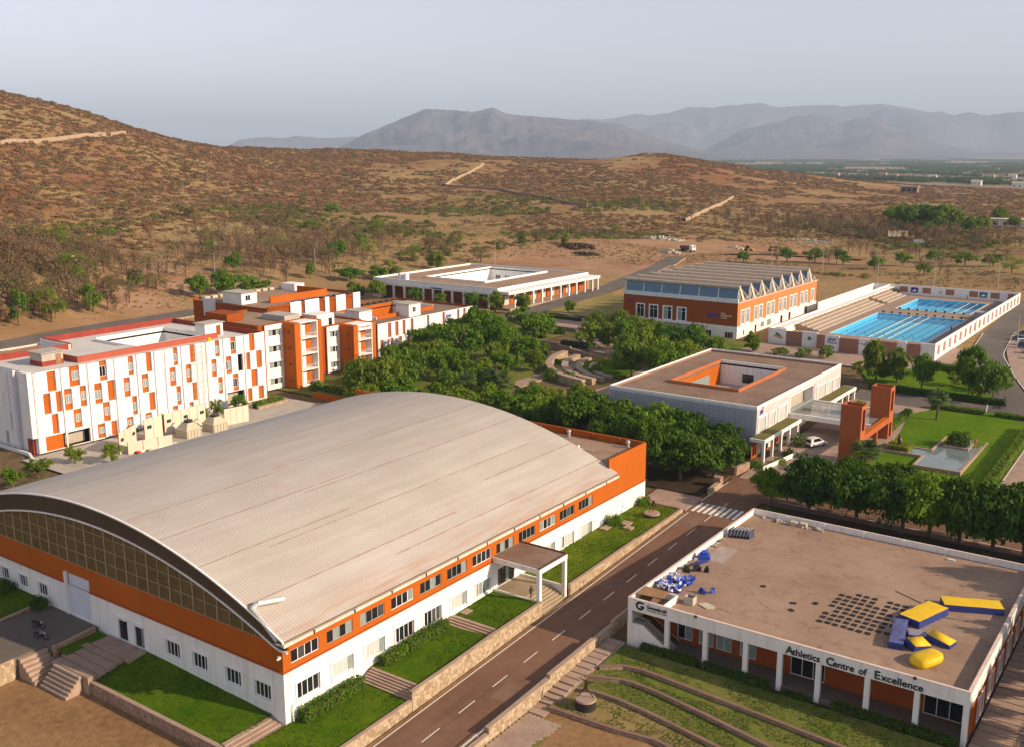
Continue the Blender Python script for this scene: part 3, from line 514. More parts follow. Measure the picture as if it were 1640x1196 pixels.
lawn('lawn', [(0, 12.7, .82), (7.6, 12.7, .95), (7.6, 25.6, 1.55), (0, 25.6, 1.0)], grass)
lawn('lawn', [(0, 27.4, 1.2), (7.6, 27.4, 1.65), (7.6, 36.1, 1.9), (0, 36.1, 1.5)], grass)
lawn('lawn', [(0, 42.8, 1.5), (7.6, 42.8, 1.8), (7.6, 76.3, 2.75), (0, 76.3, 2.2)], M('sunlit_grass', (.060, .130, .003), .9, .0, .16, .9, 18, spec=.03, col2=(.175, .205, .014), fine=.6))  # last lawn: the yellow cast of sunlight is put into its grass colour
lawn('lawn', [(-23.9, -6.6, -.05), (-2.3, -6.6, -.05), (-2.3, 0, .3), (-23.9, 0, 1.1)], grass)
lawn('lawn', [(-66, -7.6, 1.7), (-45.2, -6.2, 1.15), (-44.5, 0, 1.75), (-66, 0, 2.0)], grass)
def wallseg(pts, w, zb, label, mat=rubble, cap=sstep, side=0, ch=.09):
    """low retaining wall along (x,y,ztop) points with a coping"""
    t = thing('retaining_wall', tuple(pts[0]), label, 'wall', 'low stone walls'); P = np.array(pts, float); m = MB(); c = MB()
    for i in range(len(P)-1):
        a, b2 = P[i], P[i+1]; d = b2[:2]-a[:2]; d /= np.linalg.norm(d); nn = np.array([-d[1], d[0]])*w/2
        zb0 = zb(a) if callable(zb) else zb; zb1 = zb(b2) if callable(zb) else zb
        k = len(m.V); q = [(*(a[:2]+nn), zb0), (*(a[:2]-nn), zb0), (*(b2[:2]-nn), zb1), (*(b2[:2]+nn), zb1), (*(a[:2]+nn), a[2]-ch), (*(a[:2]-nn), a[2]-ch), (*(b2[:2]-nn), b2[2]-ch), (*(b2[:2]+nn), b2[2]-ch)]
        m.V += q; m.F += [tuple(k+j for j in f) for f in ((0,3,2,1),(4,5,6,7),(0,1,5,4),(1,2,6,5),(2,3,7,6),(3,0,4,7))]; m.I += [0]*6
        nn *= 1.12; k = len(c.V); c.V += [(*(a[:2]+nn), a[2]-ch+.003), (*(a[:2]-nn), a[2]-ch+.003), (*(b2[:2]-nn), b2[2]-ch+.003), (*(b2[:2]+nn), b2[2]-ch+.003), (*(a[:2]+nn), a[2]), (*(a[:2]-nn), a[2]), (*(b2[:2]-nn), b2[2]), (*(b2[:2]+nn), b2[2])]
        c.F += [tuple(k+j for j in f) for f in ((0,3,2,1),(4,5,6,7),(0,1,5,4),(1,2,6,5),(2,3,7,6),(3,0,4,7))]; c.I += [0]*6
    m.build('masonry', mat, t); c.build('coping', cap, t); return t
rb = lambda p: zr(p[1])-.5
wallseg([(7.78, -14, -.4), (7.78, 10.75, .18)], .4, rb, 'low stone wall between road and the lawn at the near corner of the hall')
wallseg([(7.8, 10.8, 1.2), (7.8, 18.5, 1.5), (7.8, 26, 1.88)], .42, rb, 'stone wall along the road holding the lawn between two flights of steps')
wallseg([(7.78, 26.05, 1.85), (7.78, 36.15, 2.1)], .4, rb, 'stone wall along the road just before the portico')
wallseg([(7.78, 42.8, 2.05), (7.78, 61.4, 2.62)], .4, rb, 'stone wall along the road just past the portico')
wallseg([(7.75, 61.45, 2.48), (7.75, 76.4, 2.86)], .36, rb, 'stone wall along the road leading to the crosswalk')
wallseg([(-25.2, -6.75, .05), (-2.0, -6.75, -.0)], .45, -2.2, 'pink stone wall below the shaded lawn of the gable front', rubble2)
def steps(x0, x1, y0, y1, z0, z1, n_, axis, label, mat=sstep, zb=-1.5):
    """flight of n_ steps rising along axis ('y','-y','x','-x') from z0 to z1"""
    t = thing('garden_steps', ((x0+x1)/2, (y0+y1)/2, min(z0, z1)), label, 'steps', 'flights of stone steps')
    for k in range(n_):
        h = z0+(z1-z0)*(k+1)/n_; a, b2 = k/n_, (k+1)/n_; m = MB()
        if axis[0] == '-': a, b2 = 1-b2, 1-a
        if axis[-1] == 'y': m.box(x0, x1, y0+(y1-y0)*a+.002, y0+(y1-y0)*b2-.002, min(zb, z0-.6), h-.07); m.box(x0-.02, x1+.02, y0+(y1-y0)*a-.04, y0+(y1-y0)*b2-.005, h-.068, h)
        else: m.box(x0+(x1-x0)*a+.002, x0+(x1-x0)*b2-.002, y0, y1, min(zb, z0-.6), h-.07); m.box(x0+(x1-x0)*a-.04, x0+(x1-x0)*b2-.005, y0-.02, y1+.02, h-.068, h)
        m.build('step', mat, t)
    return t
steps(.4, 7.5, 10.75, 12.75, -.03, .95, 6, 'y', 'wide flight of stone steps rising between the two nearest roadside lawns')
steps(.4, 7.5, 25.7, 27.5, 1.05, 1.6, 4, 'y', 'short flight of stone steps between lawns before the portico')
steps(-2.25, -.05, -6.5, -.1, -.5, .1, 4, '-x', 'narrow stone steps beside the near corner of the hall gable')
steps(-30.4, -25.3, -9.4, -7.3, -1.5, .55, 6, 'y', 'stone steps climbing from the dirt yard to the slab terrace')
steps(-34.4, -31.2, -9.6, -6.2, -1.5, .9, 6, '-x', 'stone steps beside the motorbike yard, partly in sun')
# slab terrace up to the gable doors
t = thing('slab_terrace', (-27.3, -3.5, -1.5), 'terrace of pink stone slabs in front of the two gable doors', 'terrace')
MB().box(-30.6, -23.3, -2.6, -.15, -1.6, 1.12).build('slab', paver, t)
for k, (y0, y1, z) in enumerate(((-3.55, -2.65, .98), (-4.9, -3.62, .86), (-5.0+.04-1.1, -4.95, .80), (-7.25, -6.12, .62))):
    xs = np.linspace(-31.4, -24.2, 5)
    for a, b2 in zip(xs[:-1], xs[1:]): MB().box(a+.02, b2-.02, y0+.02, y1-.02, -1.6, z-rnd.uniform(0, .03)).build('slab', paver, t)
# motorbike yard and its walls, dirt in front
yard = struct(MB().prism([(-44.6, -14), (-44.9, -6), (-43.4, -.02), (-33.2, -.02), (-33.2, -6.0), (-34.5, -6.2), (-34.5, -14)], -1.6, lambda x, y: 1.25+.05*max(y+4, -3)).build('yard_paving', asphalt2))
wallseg([(-33.0, -.6, 1.75), (-33.0, -5.4, 1.35), (-33.3, -6.0, 1.3)], .4, -1.6, 'curved stone wall between the motorbike yard and a strip of grass', rubble2)
lawn('lawn', [(-32.8, -5.8, .9), (-30.7, -5.8, .85), (-30.7, -.3, 1.0), (-32.8, -.3, 1.1)], grass)
wallseg([(-34.7, -10.0, 1.1), (-34.7, -14, .9)], .5, -1.8, 'stone wall at the front edge of the motorbike yard')
wallseg([(-44.9, -1.2, 1.65), (-45.0, -6.0, 1.35), (-48, -7.2, 1.3), (-55, -7.9, 1.5), (-66, -8.2, 1.7)], .4, .4, 'curved stone kerb round the grass left of the motorbike yard', rubble2)
lawn('dirt_yard', [(-75, -40, -2.1), (7, -40, -2.0), (7, -6.9, -1.45), (-75, -6.9, -1.5)], soil)
lawn('dirt_patch', [(-41, -13, -1.40), (-36, -13.5, -1.41), (-36.5, -10.5, -1.40), (-40, -10.2, -1.40)], M('pale_sand', (.42, .30, .18), .95, .1, .5))
# paving slabs on the hall lawns
for i, (x, y, z, w, d) in enumerate(((.9, 28.9+.6, 1.32, 1.0, 1.5), (1.2, 63.6, 2.1, 1.2, 1.8), (1.6, 47.5, 1.62, 1.0, 1.6), (3.1, 66.6, 2.32, 1.5, 1.7), (4.4, 65, 2.4, 1.3, 1.2))):
    tag(MB().box(x-w/2, x+w/2, y-d/2, y+d/2, z-.2, z+.1).build('paving_slab', sstep), ('pale slab on the lawn below the hall wall just before the portico', 'pink slab beside the round bush by the hall wall', 'pale slab on the lawn just behind the portico', 'worn slab on the lawn nearest the discus statue, by the wall', 'worn slab lying in the open lawn before the discus statue')[i], 'slab')
struct(sheet('side_path', -.2, 8.1, 76.6, 83.5, .02, paver, 3.))
for k in range(4): MB().box(.1+2*k, 2.06+2*k, 76.8, 83.3, 2.3, zr(79)+.12).build('slab', paver, bpy.data.objects['side_path'])
# ================================================================== vegetation library
leaf_dark = leafmat('dark_leaf', (.022, .075, .002), (.090, .175, .006)); leaf_mid = leafmat('green_leaf', (.058, .155, .004), (.175, .275, .012)); leaf_lite = leafmat('light_leaf', (.095, .170, .007), (.22, .27, .02)); leaf_dry = leafmat('olive_leaf', (.15, .125, .045), (.23, .19, .07)); leaf_brown = leafmat('dry_twigs', (.19, .11, .06), (.31, .20, .11), .4); leaf_bright = leafmat('bright_leaf', (.10, .19, .015), (.17, .25, .02)); leaf_yell = leafmat('golden_leaf', (.22, .26, .02), (.30, .32, .03)); leaf_palm = leafmat('palm_leaf', (.05, .10, .02), (.11, .16, .04)); leaf_sil = leafmat('greygreen_leaf', (.07, .10, .05), (.12, .15, .07))
leaf_shrub = leafmat('scrub_leaf', (.19, .086, .036), (.31, .165, .072), .4)
def crown_mesh(name, seed, nclump, per, leaf, mat, flat=.5, z0=.3, shell=.75):
    rs = np.random.RandomState(seed); C = []; Nn = []
    k = 0
    while k < nclump:
        p = rs.uniform(-1, 1, 3); r = np.linalg.norm(p)
        if r > 1 or r < .25 and rs.rand() < .7: continue
        p[2] = p[2]*flat; w = 1-.25*abs(p[2])/flat
        lump = 1+.22*math.sin(3*math.atan2(p[1], p[0])+seed)+.14*math.sin(5*math.atan2(p[1], p[0])+2*seed)
        cr = rs.uniform(.16, .30); c = p*(1-cr*.75)*np.array([lump, lump, 1]); m = int(per*(cr/.23)**2)
        d = rs.normal(0, 1, (m, 3)); d /= np.linalg.norm(d, axis=1)[:, None]; d[:, 2] = np.where(d[:, 2] < -.25, -d[:, 2]*.6, d[:, 2]); rr = cr*rs.uniform(shell, 1.08, m)[:, None]
        C.append(c+d*rr*np.array([1, 1, .8])); Nn.append(d+np.array([0, 0, .35])); k += 1
    C = np.concatenate(C); Nn = np.concatenate(Nn); C = C+rs.normal(0, .045, C.shape); C[:, 2] = (C[:, 2]-C[:, 2].min())/(C[:, 2].max()-C[:, 2].min())*(1-z0)+z0
    sc = np.abs(C[:, :2]).max(); C[:, :2] /= sc*.95
    V, F = leaves(C, Nn, leaf, rs); return mesh_np(name, V, F, [mat])
def trunk_mesh(name, seed, top=.62, r=.05, nb=5):
    rs = random.Random(seed); m = MB(); p = [(0, 0, -.06), (rs.uniform(-.03, .03), rs.uniform(-.03, .03), .18), (rs.uniform(-.06, .06), rs.uniform(-.06, .06), .36), (rs.uniform(-.1, .1), rs.uniform(-.1, .1), top)]
    m.path(p, [r*1.25, r, r*.8, r*.35], 7)
    for k in range(nb):
        a = 2*math.pi*(k+rs.random()*.6)/nb; b0 = p[1] if k % 2 else p[2]; e = (math.cos(a)*rs.uniform(.35, .65), math.sin(a)*rs.uniform(.35, .65), rs.uniform(.55, .8)); mid = tuple((b0[i]+e[i])/2+(.05 if i == 2 else 0) for i in range(3)); m.path([b0, mid, e], [r*.55, r*.35, r*.12], 5)
    A = m; me = bpy.data.meshes.new(name); me.from_pydata(A.V, [], A.F); me.materials.append(bark); return me
LIB = {'b': [crown_mesh('broad_crown', 100+i, 54+8*i, 88, .044, leaf_dark if i != 2 else leaf_mid, (.5, .62, .55, .7, .48)[i], (.24, .18, .22, .15, .3)[i], .7) for i in range(5)],
       'g': [crown_mesh('green_crown', 120+i, (36, 48, 28, 42, 56, 34)[i], (72, 60, 80, 64, 60, 66)[i], (.05, .055, .058, .05, .046, .06)[i], (leaf_mid, leaf_dark, leaf_mid, leaf_lite, leaf_mid, leaf_lite)[i], (.6, .5, .75, .55, .65, .85)[i], (.22, .25, .15, .2, .2, .12)[i], .6) for i in range(6)],
       'l': [crown_mesh('loose_crown', 140+i, 30, 44, .058, (leaf_lite, leaf_lite, leaf_mid, leaf_bright)[i], (.6, .75, .5, .65)[i], .18, .5) for i in range(4)], 'd': [crown_mesh('olive_crown', 160+i, 34, 34, .038, (leaf_dry, leaf_brown, leaf_dry, leaf_lite)[i], .55, .18, .4) for i in range(4)]}
TRK = [trunk_mesh('tree_trunk', 200+i) for i in range(4)]
ORD = ['first', 'second', 'third', 'fourth', 'fifth', 'sixth', 'seventh', 'eighth', 'ninth', 'tenth', 'eleventh', 'twelfth', 'thirteenth', 'fourteenth', 'fifteenth', 'sixteenth', 'seventeenth', 'eighteenth', 'nineteenth', 'twentieth', 'twenty-first', 'twenty-second', 'twenty-third', 'twenty-fourth', 'twenty-fifth', 'twenty-sixth', 'twenty-seventh', 'twenty-eighth', 'twenty-ninth', 'thirtieth', 'thirty-first', 'thirty-second', 'thirty-third', 'thirty-fourth']
def tree(x, y, h, r, kind, label, group, z=None, name='tree'):
    z = float(terr(np.array([x]), np.array([y]))[0]) if z is None else z
    t = thing(name, (x, y, z), label, 'tree', group); k = rnd.randrange(99); a = rnd.uniform(0, 6.28)
    c = inst(LIB[kind][k % len(LIB[kind])], 'crown', (x, y, z), t, a, (r*rnd.uniform(.85, 1.15), r*rnd.uniform(.85, 1.15), h*rnd.uniform(.88, 1.1)))
    w = min(r, h*.7); inst(TRK[k % 4], 'trunk', (x, y, z), t, a, (w, w, h)); return t
def screenx(x, y, z): 
    v = np.array([x, y, z])-CAM; a = math.radians(35.42); f = -math.sin(a)*v[0]+math.cos(a)*v[1]; return (math.cos(a)*v[0]+math.sin(a)*v[1])/f
def grove(rows, phrase, group, adj):
    rows = sorted(rows, key=lambda q: screenx(q[0], q[1], 5))
    for i, (x, y, z, h, r, k) in enumerate(rows): tree(x, y, h, r, k, f'{ORD[i]} {adj} tree from the left {phrase}', group)
grove([(18.3,87.0,2.8,7.2,3.1,'b'),(24.6,87.0,2.8,9.9,6.2,'b'),(32.0,87.0,2.8,9.6,5.6,'b'),(39.0,85.8,2.7,9.8,5.8,'b'),(42.7,86.5,2.8,11.2,5.8,'b'),(46.9,86.3,2.8,11.8,5.9,'b'),(51.5,86.0,2.7,10.4,5.3,'b'),(55.6,86.1,2.7,10.7,5.2,'b'),(34.5,97.4,3.0,7.2,4.4,'b'),(27.6,97.3,3.0,6.9,4.1,'b'),(61,86,2.7,10,5.4,'b')], 'in the dark row behind the athletics roof', 'dark trees in a row behind the athletics roof', 'dark')
grove([(-26.6,100.3,3.2,9.7,6.8,'b'),(-19.6,102.0,3.2,10.5,6.7,'b'),(-10.0,101.4,3.2,9.9,6.9,'b'),(-3.8,101.5,3.4,9.2,6.6,'b'),(2.4,104.2,3.5,7.0,4.6,'b'),(-4.8,87.8,2.8,10.9,4.9,'b'),(.9,89.6,2.8,10.0,6.5,'b'),(5.4,93.8,3.0,8.5,5.6,'b'),(-12.3,91.3,2.9,8.7,5.1,'b'),(-34.1,99.6,3.2,6.5,5.0,'b')], 'in the dark clump between hall and entrance building', 'dark trees between hall and entrance building', 'dark')
grove([(-64.0,100.3,3.2,6.3,5.5,'g'),(-57.2,101.6,3.3,6.6,5.7,'g'),(-47.1,104.9,3.4,5.9,5.0,'g'),(-41.1,105.9,3.4,6.5,5.3,'g'),(-71.3,98.8,3.2,7.1,4.8,'g'),(-76.8,94.2,3.0,6.5,4.8,'g'),(-33.8,107.0,3.4,6.9,5.1,'g'),(-54.1,108.4,3.4,6.0,4.1,'g'),(-58,119,3.6,5.5,3.8,'l'),(-49,116,3.6,5.2,3.8,'g'),(-42,114,3.5,5.5,4,'l'),(-70,112,3.5,6.5,4.2,'l'),(-37,120,3.8,5.5,3.6,'g')], 'rising just behind the vaulted roof', 'trees just behind the vaulted roof', 'green')
grove([(-84.3,99.0,3.1,10.7,6.0,'g'),(-79.0,102.3,3.2,11.8,6.4,'g'),(-79.0,110.2,3.5,10.1,5.5,'l'),(-97.3,109.6,3.4,3.7,3.0,'l'),(-82.4,125.2,3.9,10.0,5.8,'g'),(-93.0,128.1,4.0,8.7,5.2,'g'),(-99.6,142.8,4.4,8.9,7.0,'g'),(-87.3,141.4,4.4,11.9,7.4,'g'),(-101.3,159.1,4.9,8.7,6.0,'g'),(-95.5,158.3,4.9,11.3,6.6,'g'),(-82.5,148.6,4.6,11.7,5.8,'g'),(-74.1,138.0,4.3,7.8,4.3,'l'),(-76.2,149.8,4.6,8.6,4.8,'g'),(-85.5,173.1,5.3,8.5,5.5,'g'),(-92.4,120.1,3.8,8.7,4.7,'l'),(-76.3,124.4,3.9,7.7,4.6,'l'),(-93.4,114.0,3.6,5.4,3.8,'g'),(-70,128,4,7,4.2,'g'),(-90,134,4,8,5,'g'),(-102,150,4.5,8,5,'g'),(-100,172,5,8,5,'g'),(-98,184,5.5,8,5,'g'),(-68,134,4,6.5,3.8,'l'),(-66,143,4,6.5,3.6,'g'),(-71,150,4.5,7,4,'l'),(-66,121,4,6,4,'g')], 'in the garden before the hostel blocks', 'garden trees before the hostel blocks', 'garden')
grove([(-134.4,207.3,6.3,6.9,4.1,'g'),(-114.8,208.3,6.2,7.3,2.9,'g'),(-102.7,217.4,6.3,4.4,2.3,'g'),(-160.1,206.6,6.3,6.1,3.8,'g'),(-124.7,206.4,6.3,6.8,3.6,'g'),(-177.7,206.7,6.3,7.1,4.9,'g'),(-148,206,6.2,5,3,'g'),(-187,205,6.3,7,4.5,'g')], 'beside the white courtyard building', 'trees beside the white courtyard building', 'small')
grove([(-67.5,172.3,5.2,8.0,4.3,'l'),(-64.0,176.1,5.4,8.2,4.3,'l'),(-58.0,174.9,5.4,9.6,4.4,'l'),(-42.5,151.0,4.7,10.4,5.7,'g'),(-41.7,159.2,4.9,10.6,6.6,'g'),(-42.6,173.5,5.4,9.0,6.6,'g'),(-41.9,184.6,5.7,6.3,5.0,'g'),(-60.7,186.8,5.8,7.7,4.4,'l'),(-78.4,194.0,6.0,6.6,3.7,'l'),(-72.0,197.8,6.1,7.0,4.2,'l'),(-34.0,150.3,4.7,9.9,6.0,'g'),(-52,190,6,6,4,'l'),(-50,180,5.5,7,4.5,'g'),(-36,166,5,7.5,4.5,'g'),(-33,178,5.4,7,4.5,'l'),(-60,196,6,6.5,4,'g'),(-46,196,6,6,4,'l'),(-54,168,5.2,6.5,3.6,'l')], 'in the garden before the sawtooth roofed hall', 'garden trees before the sawtooth roofed hall', 'leafy')
grove([(-28.3,191.8,5.9,5.9,2.8,'g'),(-20.3,190.6,5.8,2.7,3.0,'l'),(-14.1,191.6,5.9,3.1,2.8,'l'),(-8.7,193.9,6.0,3.6,2.6,'l'),(8.7,176.4,5.4,11.4,4.1,'g'),(13.4,177.1,5.5,10.1,3.5,'g'),(19.6,174.7,5.4,8.7,3.6,'g'),(29.7,174.4,5.4,10.8,4.0,'g'),(35.2,171.6,5.3,9.4,3.5,'g'),(25.2,180.9,5.6,4.1,2.3,'l'),(32.3,171.0,5.3,4.2,2.0,'l'),(3.5,180.5,5.6,3.4,2.3,'l'),(34.4,180.5,5.6,5.7,3.3,'l')], 'before the swimming pool wall', 'trees before the swimming pool wall', 'slender')
grove([(-227.1,166.6,7.0,8.5,4.9,'g'),(-225.5,175.9,6.9,9.1,6.4,'g'),(-222.0,184.0,6.8,7.9,6.5,'g'),(-218.1,188.8,6.6,5.6,4.2,'g'),(-250.3,201.6,11.1,8.4,4.2,'g'),(-229.9,223.2,8.4,6.6,3.3,'g'),(-218,233.8,6.9,5.6,7.0,'g'),(-215.5,246.2,7.1,5.4,6.0,'g'),(-214.5,284.8,7.3,8.3,4.7,'g'),(-208.7,249.4,6.8,7.2,5.2,'l'),(-245.7,154.2,10.5,7.2,4.0,'l')], 'along the back road behind the hostels', 'trees along the back road', 'bushy')
grove([(-231.6,314.9,9.4,8.3,5.4,'d'),(-234.4,291.0,9.5,8.6,4.3,'d'),(-239.7,310.7,10.5,9.5,6.0,'d'),(-250.2,278.9,11.8,8.5,5.7,'d'),(-251.1,259.7,11.9,8.3,6.9,'l'),(-271.0,258.1,13.7,7.6,6.4,'d'),(-349.3,320.6,19.1,9.4,8.8,'d'),(-285.0,255.9,14.6,8.5,7.2,'d'),(-320.1,311.0,16.6,8.1,6.5,'l'),(-307.9,237.2,16.2,9.3,6.3,'d'),(-286.9,218.8,14.6,6.7,4.0,'l'),(-278.3,327.3,14.3,8.5,6.4,'d'),(-295.9,334.7,15.2,8.5,4.9,'d'),(-264.1,287.3,13.3,8.2,4.4,'l'),(-208.5,380.9,12.1,5.4,3.2,'g'),(-227.5,349.7,10.6,6.2,3.8,'d'),(-222.6,376.0,12.7,6.4,3.9,'d'),(-215.4,318.2,7.7,8.2,5.9,'d'),(-223.2,362.8,11.4,7.9,3.5,'l'),(-213.2,440.6,14.3,5.9,3.5,'d'),(-252.0,217.6,11.5,9.0,7.7,'d'),(-272.1,197.5,13.3,6.3,3.8,'d'),(-379.5,278.7,24.2,6.5,6.6,'d'),(-375.7,379.9,21.1,7.5,5.7,'l')], 'on the lower hillside behind the campus', 'trees on the lower hillside', 'olive')
grove([(-296.4,164.8,18.4,8.5,5.7,'d'),(-300.1,158.0,19.9,10.9,4.9,'d'),(-255.9,124.1,16.5,10.6,6.4,'d'),(-231.1,101.8,9.8,11.6,5.8,'d'),(-222.1,107.2,6.2,12.5,5.8,'d'),(-226.5,124.2,7.3,10.2,5.1,'l'),(-257.4,115.3,18.3,12.4,6.2,'d'),(-236.0,137.5,9.1,8.5,4.3,'d'),(-242.2,159.4,9.5,6.1,4.5,'d'),(-248.1,131.6,13.1,11.8,7.0,'d'),(-302.1,147.8,21.8,11.8,7.2,'d'),(-220.6,89.4,5.2,11.9,5.5,'d'),(-222.7,96.7,4.6,11.1,4.6,'l')], 'in the dry wood at the left edge', 'trees of the dry wood at the left edge', 'dry')
grove([(-94.3,563.4,13.4,13.9,8.2,'g'),(-83.6,552.6,13.1,16.4,8.3,'g'),(-79.1,567.8,13.8,15.2,8.1,'g'),(-67.3,556.3,13.6,15.6,8.9,'g'),(-60.3,564.2,14.1,14.2,8.3,'g'),(-48.8,552.3,13.9,9.7,7.7,'g'),(-43.7,559.3,14.4,11.1,6.7,'g'),(-42.2,598.4,15.8,11.7,6.3,'g'),(-30.4,574.6,15.5,7.7,5.3,'g'),(-72.8,550.3,13.4,7.8,6.1,'l'),(-53.6,547.8,13.8,7.6,7.0,'l')], 'in the green clump on the far plain', 'trees of the green clump on the far plain', 'tall')
grove([(-83.7,398.8,8.3,6.9,4.9,'l'),(-95.9,395.9,8.4,6.4,4.9,'l'),(-71.4,400.9,8.3,7.4,5.1,'l'),(-53.9,388.9,8.2,6.0,4.9,'l'),(-45.7,402.7,8.6,6.3,4.4,'l'),(-37.0,426.7,9.3,6.2,5.7,'l'),(-21.5,410.1,9.5,6.2,5.4,'l'),(-9.8,407.8,9.9,5.8,4.8,'l'),(-31.0,380.7,8.4,5.2,3.9,'l'),(-108.9,421.8,9.0,5.5,4.6,'d'),(-110.9,380.4,8.2,5.7,4.3,'l'),(-87.9,433.2,8.7,5.5,4.6,'d'),(.7,389.2,9.7,7.6,5.1,'d'),(-26.9,455.0,10.4,5.3,4.4,'d'),(-57.9,465.0,9.4,5.9,4.0,'d')], 'on the scrubland beyond the pool', 'trees on the scrubland beyond the pool', 'thorn')
grove([(-88.7,39.0,2.6,4.2,2.2,'l'),(-93.6,34.6,2.6,3.6,2.3,'l'),(-93.3,27.2,2.5,3.7,2.5,'l'),(-93.7,22.7,1.3,3.6,2.7,'l'),(-99.6,71.3,2.6,4.4,1.6,'l'),(-100.8,78.4,2.6,4.4,2.2,'l'),(-98.5,57.3,2.6,4.8,1.5,'l'),(-101.1,69.3,2.6,2.8,1.6,'l'),(-95.4,29.6,2.6,2.3,1.7,'l'),(-99.5,50.5,2.6,3.2,1.6,'l')], 'below the white checkered hostel', 'young trees below the white checkered hostel', 'young')
# palms
def palm(x, y, h, label, nf=30, fl=2.5):
    z = float(terr(np.array([x]), np.array([y]))[0]); t = thing('palm_tree', (x, y, z), label, 'palm tree', 'palm trees')
    MB().path([(x, y, z-.2), (x+.1, y, z+h*.5), (x, y+.1, z+h)], [.28, .22, .2], 8).build('trunk', bark, t); m = MB()
    for k in range(nf):
        a = 2*math.pi*k/nf*2.4; e = rnd.uniform(-.5, 1.1); L_ = fl*rnd.uniform(.75, 1.1); d = np.array([math.cos(a)*math.cos(e), math.sin(a)*math.cos(e), math.sin(e)]); s = np.array([-math.sin(a), math.cos(a), 0]); c = np.array([x, y, z+h]); st = c+d*L_*.45
        m.tube(c, st, .03, .02, 4)
        for j in range(11):        # fan of drooping leaflets
            b_ = (j-5)/5*1.25; q = d*math.cos(b_)+s*math.sin(b_); e1 = st+q*L_*.42; e2 = st+q*L_*.62-np.array([0, 0, L_*.2]); w = np.cross(q, [0, 0, 1.])*.10; m.q(st-w*.4, e1-w*1.6, e1+w*1.6, st+w*.4); m.q(e1-w*1.6, e2, e1+w*1.6)
    m.build('crown', leaf_palm, t)
palm(28.6, 150.3, 5.2, 'fan palm standing alone on the big round lawn'); palm(26.6, 108.6, 4.6, 'bushy fan palm in front of the orange gateway towers', 30, 2.9)
for i, (x, y) in enumerate(((-59.1, 114.5), (-55.0, 113.9), (-61.5, 110.0))): palm(x, y, 5.6, f"fan palm behind the vaulted roof, {('middle', 'rightmost', 'leftmost')[i]} of three", 24, 2.6)
# hedges and shrubs
def hedge(name, x0, x1, y0, y1, z0, h, mat, label, group, leaf=.11, dens=55, cat='hedge', lump=.18, zf=None):
    rs = np.random.RandomState(abs(hash((round(x0*10), round(y0*10)))) % 99991); A = (x1-x0)*(y1-y0); P = 2*(x1-x0+y1-y0)*h; n = int((A+P)*dens)
    pick = rs.rand(n) < A/(A+P); u = rs.rand(n); C = np.zeros((n, 3)); Nn = np.zeros((n, 3))
    C[pick] = np.c_[rs.uniform(x0, x1, pick.sum()), rs.uniform(y0, y1, pick.sum()), np.full(pick.sum(), h)]; Nn[pick] = (0, 0, 1)
    s = ~pick; m = s.sum(); t = rs.rand(m)*(2*(x1-x0+y1-y0)); lx, ly = x1-x0, y1-y0; X_ = np.select([t < lx, t < lx+ly, t < 2*lx+ly], [x0+t, np.full(m, x1), x1-(t-lx-ly)], np.full(m, x0)); Y_ = np.select([t < lx, t < lx+ly, t < 2*lx+ly], [np.full(m, y0), y0+t-lx, np.full(m, y1)], y1-(t-2*lx-ly))
    C[s] = np.c_[X_, Y_, rs.uniform(0, h, m)]; Nn[s] = np.c_[np.sign(X_-(x0+x1)/2)*((X_ == x0) | (X_ == x1)), np.sign(Y_-(y0+y1)/2)*((Y_ == y0) | (Y_ == y1)), .3*np.ones(m)]
    C += Nn*((fbm(C[:, 0]*1.0+C[:, 2], C[:, 1], .9, 3, 5)-.5)*2*lump)[:, None]+rs.normal(0, .03, (n, 3)); C[:, 2] += zf(C[:, 0], C[:, 1]) if zf else z0
    V, F = leaves(C, Nn, leaf, rs); c = np.array([(x0+x1)/2, (y0+y1)/2, z0]); o = inst(mesh_np(name, V-c, F, [mat]), 'foliage', c, None)
    core = MB().box(x0+.15, x1-.15, y0+.15, y1-.15, z0-.3, z0+h*.8)
    t = thing(name, tuple(c), label, cat, group); put(o, c, t); core.build('hedge_core' if cat == 'hedge' else 'shrub_core', mulch, t); return t
HG = 'clipped hedges'
hedge('hedge', .5, 1.7, 1.2, 10.2, -.05, 1.25, leaf_mid, 'clipped hedge under the two nearest ground floor windows of the hall', HG)
hedge('hedge', .5, 1.7, 13.6, 17.6, .85, 1.2, leaf_mid, 'clipped hedge above the wide steps, nearest part', HG); hedge('hedge', .5, 1.8, 17.8, 21.4, .95, 1.3, leaf_mid, 'clipped hedge in the middle of the second roadside lawn', HG); hedge('hedge', .5, 1.7, 21.6, 25.2, 1.0, 1.25, leaf_mid, 'clipped hedge ending at the short steps before the portico', HG)
def shrub(x, y, r, h, mat, label, leaf=.12, n=900, name='shrub', group='round shrubs', z=None):
    z = float(ground(np.array([x]), np.array([y]))[0]) if z is None else z; rs = np.random.RandomState(int(abs(x*91+y*37)) % 9999); d = rs.normal(0, 1, (n, 3)); d /= np.linalg.norm(d, axis=1)[:, None]; d[:, 2] = np.abs(d[:, 2])
    l = 1+.2*np.sin(4*np.arctan2(d[:, 1], d[:, 0])+x)+.12*np.sin(9*d[:, 2]+y); C = d*l[:, None]*rs.uniform(.75, 1.05, n)[:, None]*np.array([r, r, h]); V, F = leaves(C, d, leaf, rs)
    t = thing(name, (x, y, z), label, 'shrub', group); inst(mesh_np(name, V, F, [mat]), 'foliage', (x, y, z), t)
    st = MB()
    for k in range(5): a = k*1.26; st.tube((x, y, z-.1), (x+math.cos(a)*r*.55, y+math.sin(a)*r*.55, z+h*.7), .05, .02, 5)
    st.build('stem', bark, t); return t
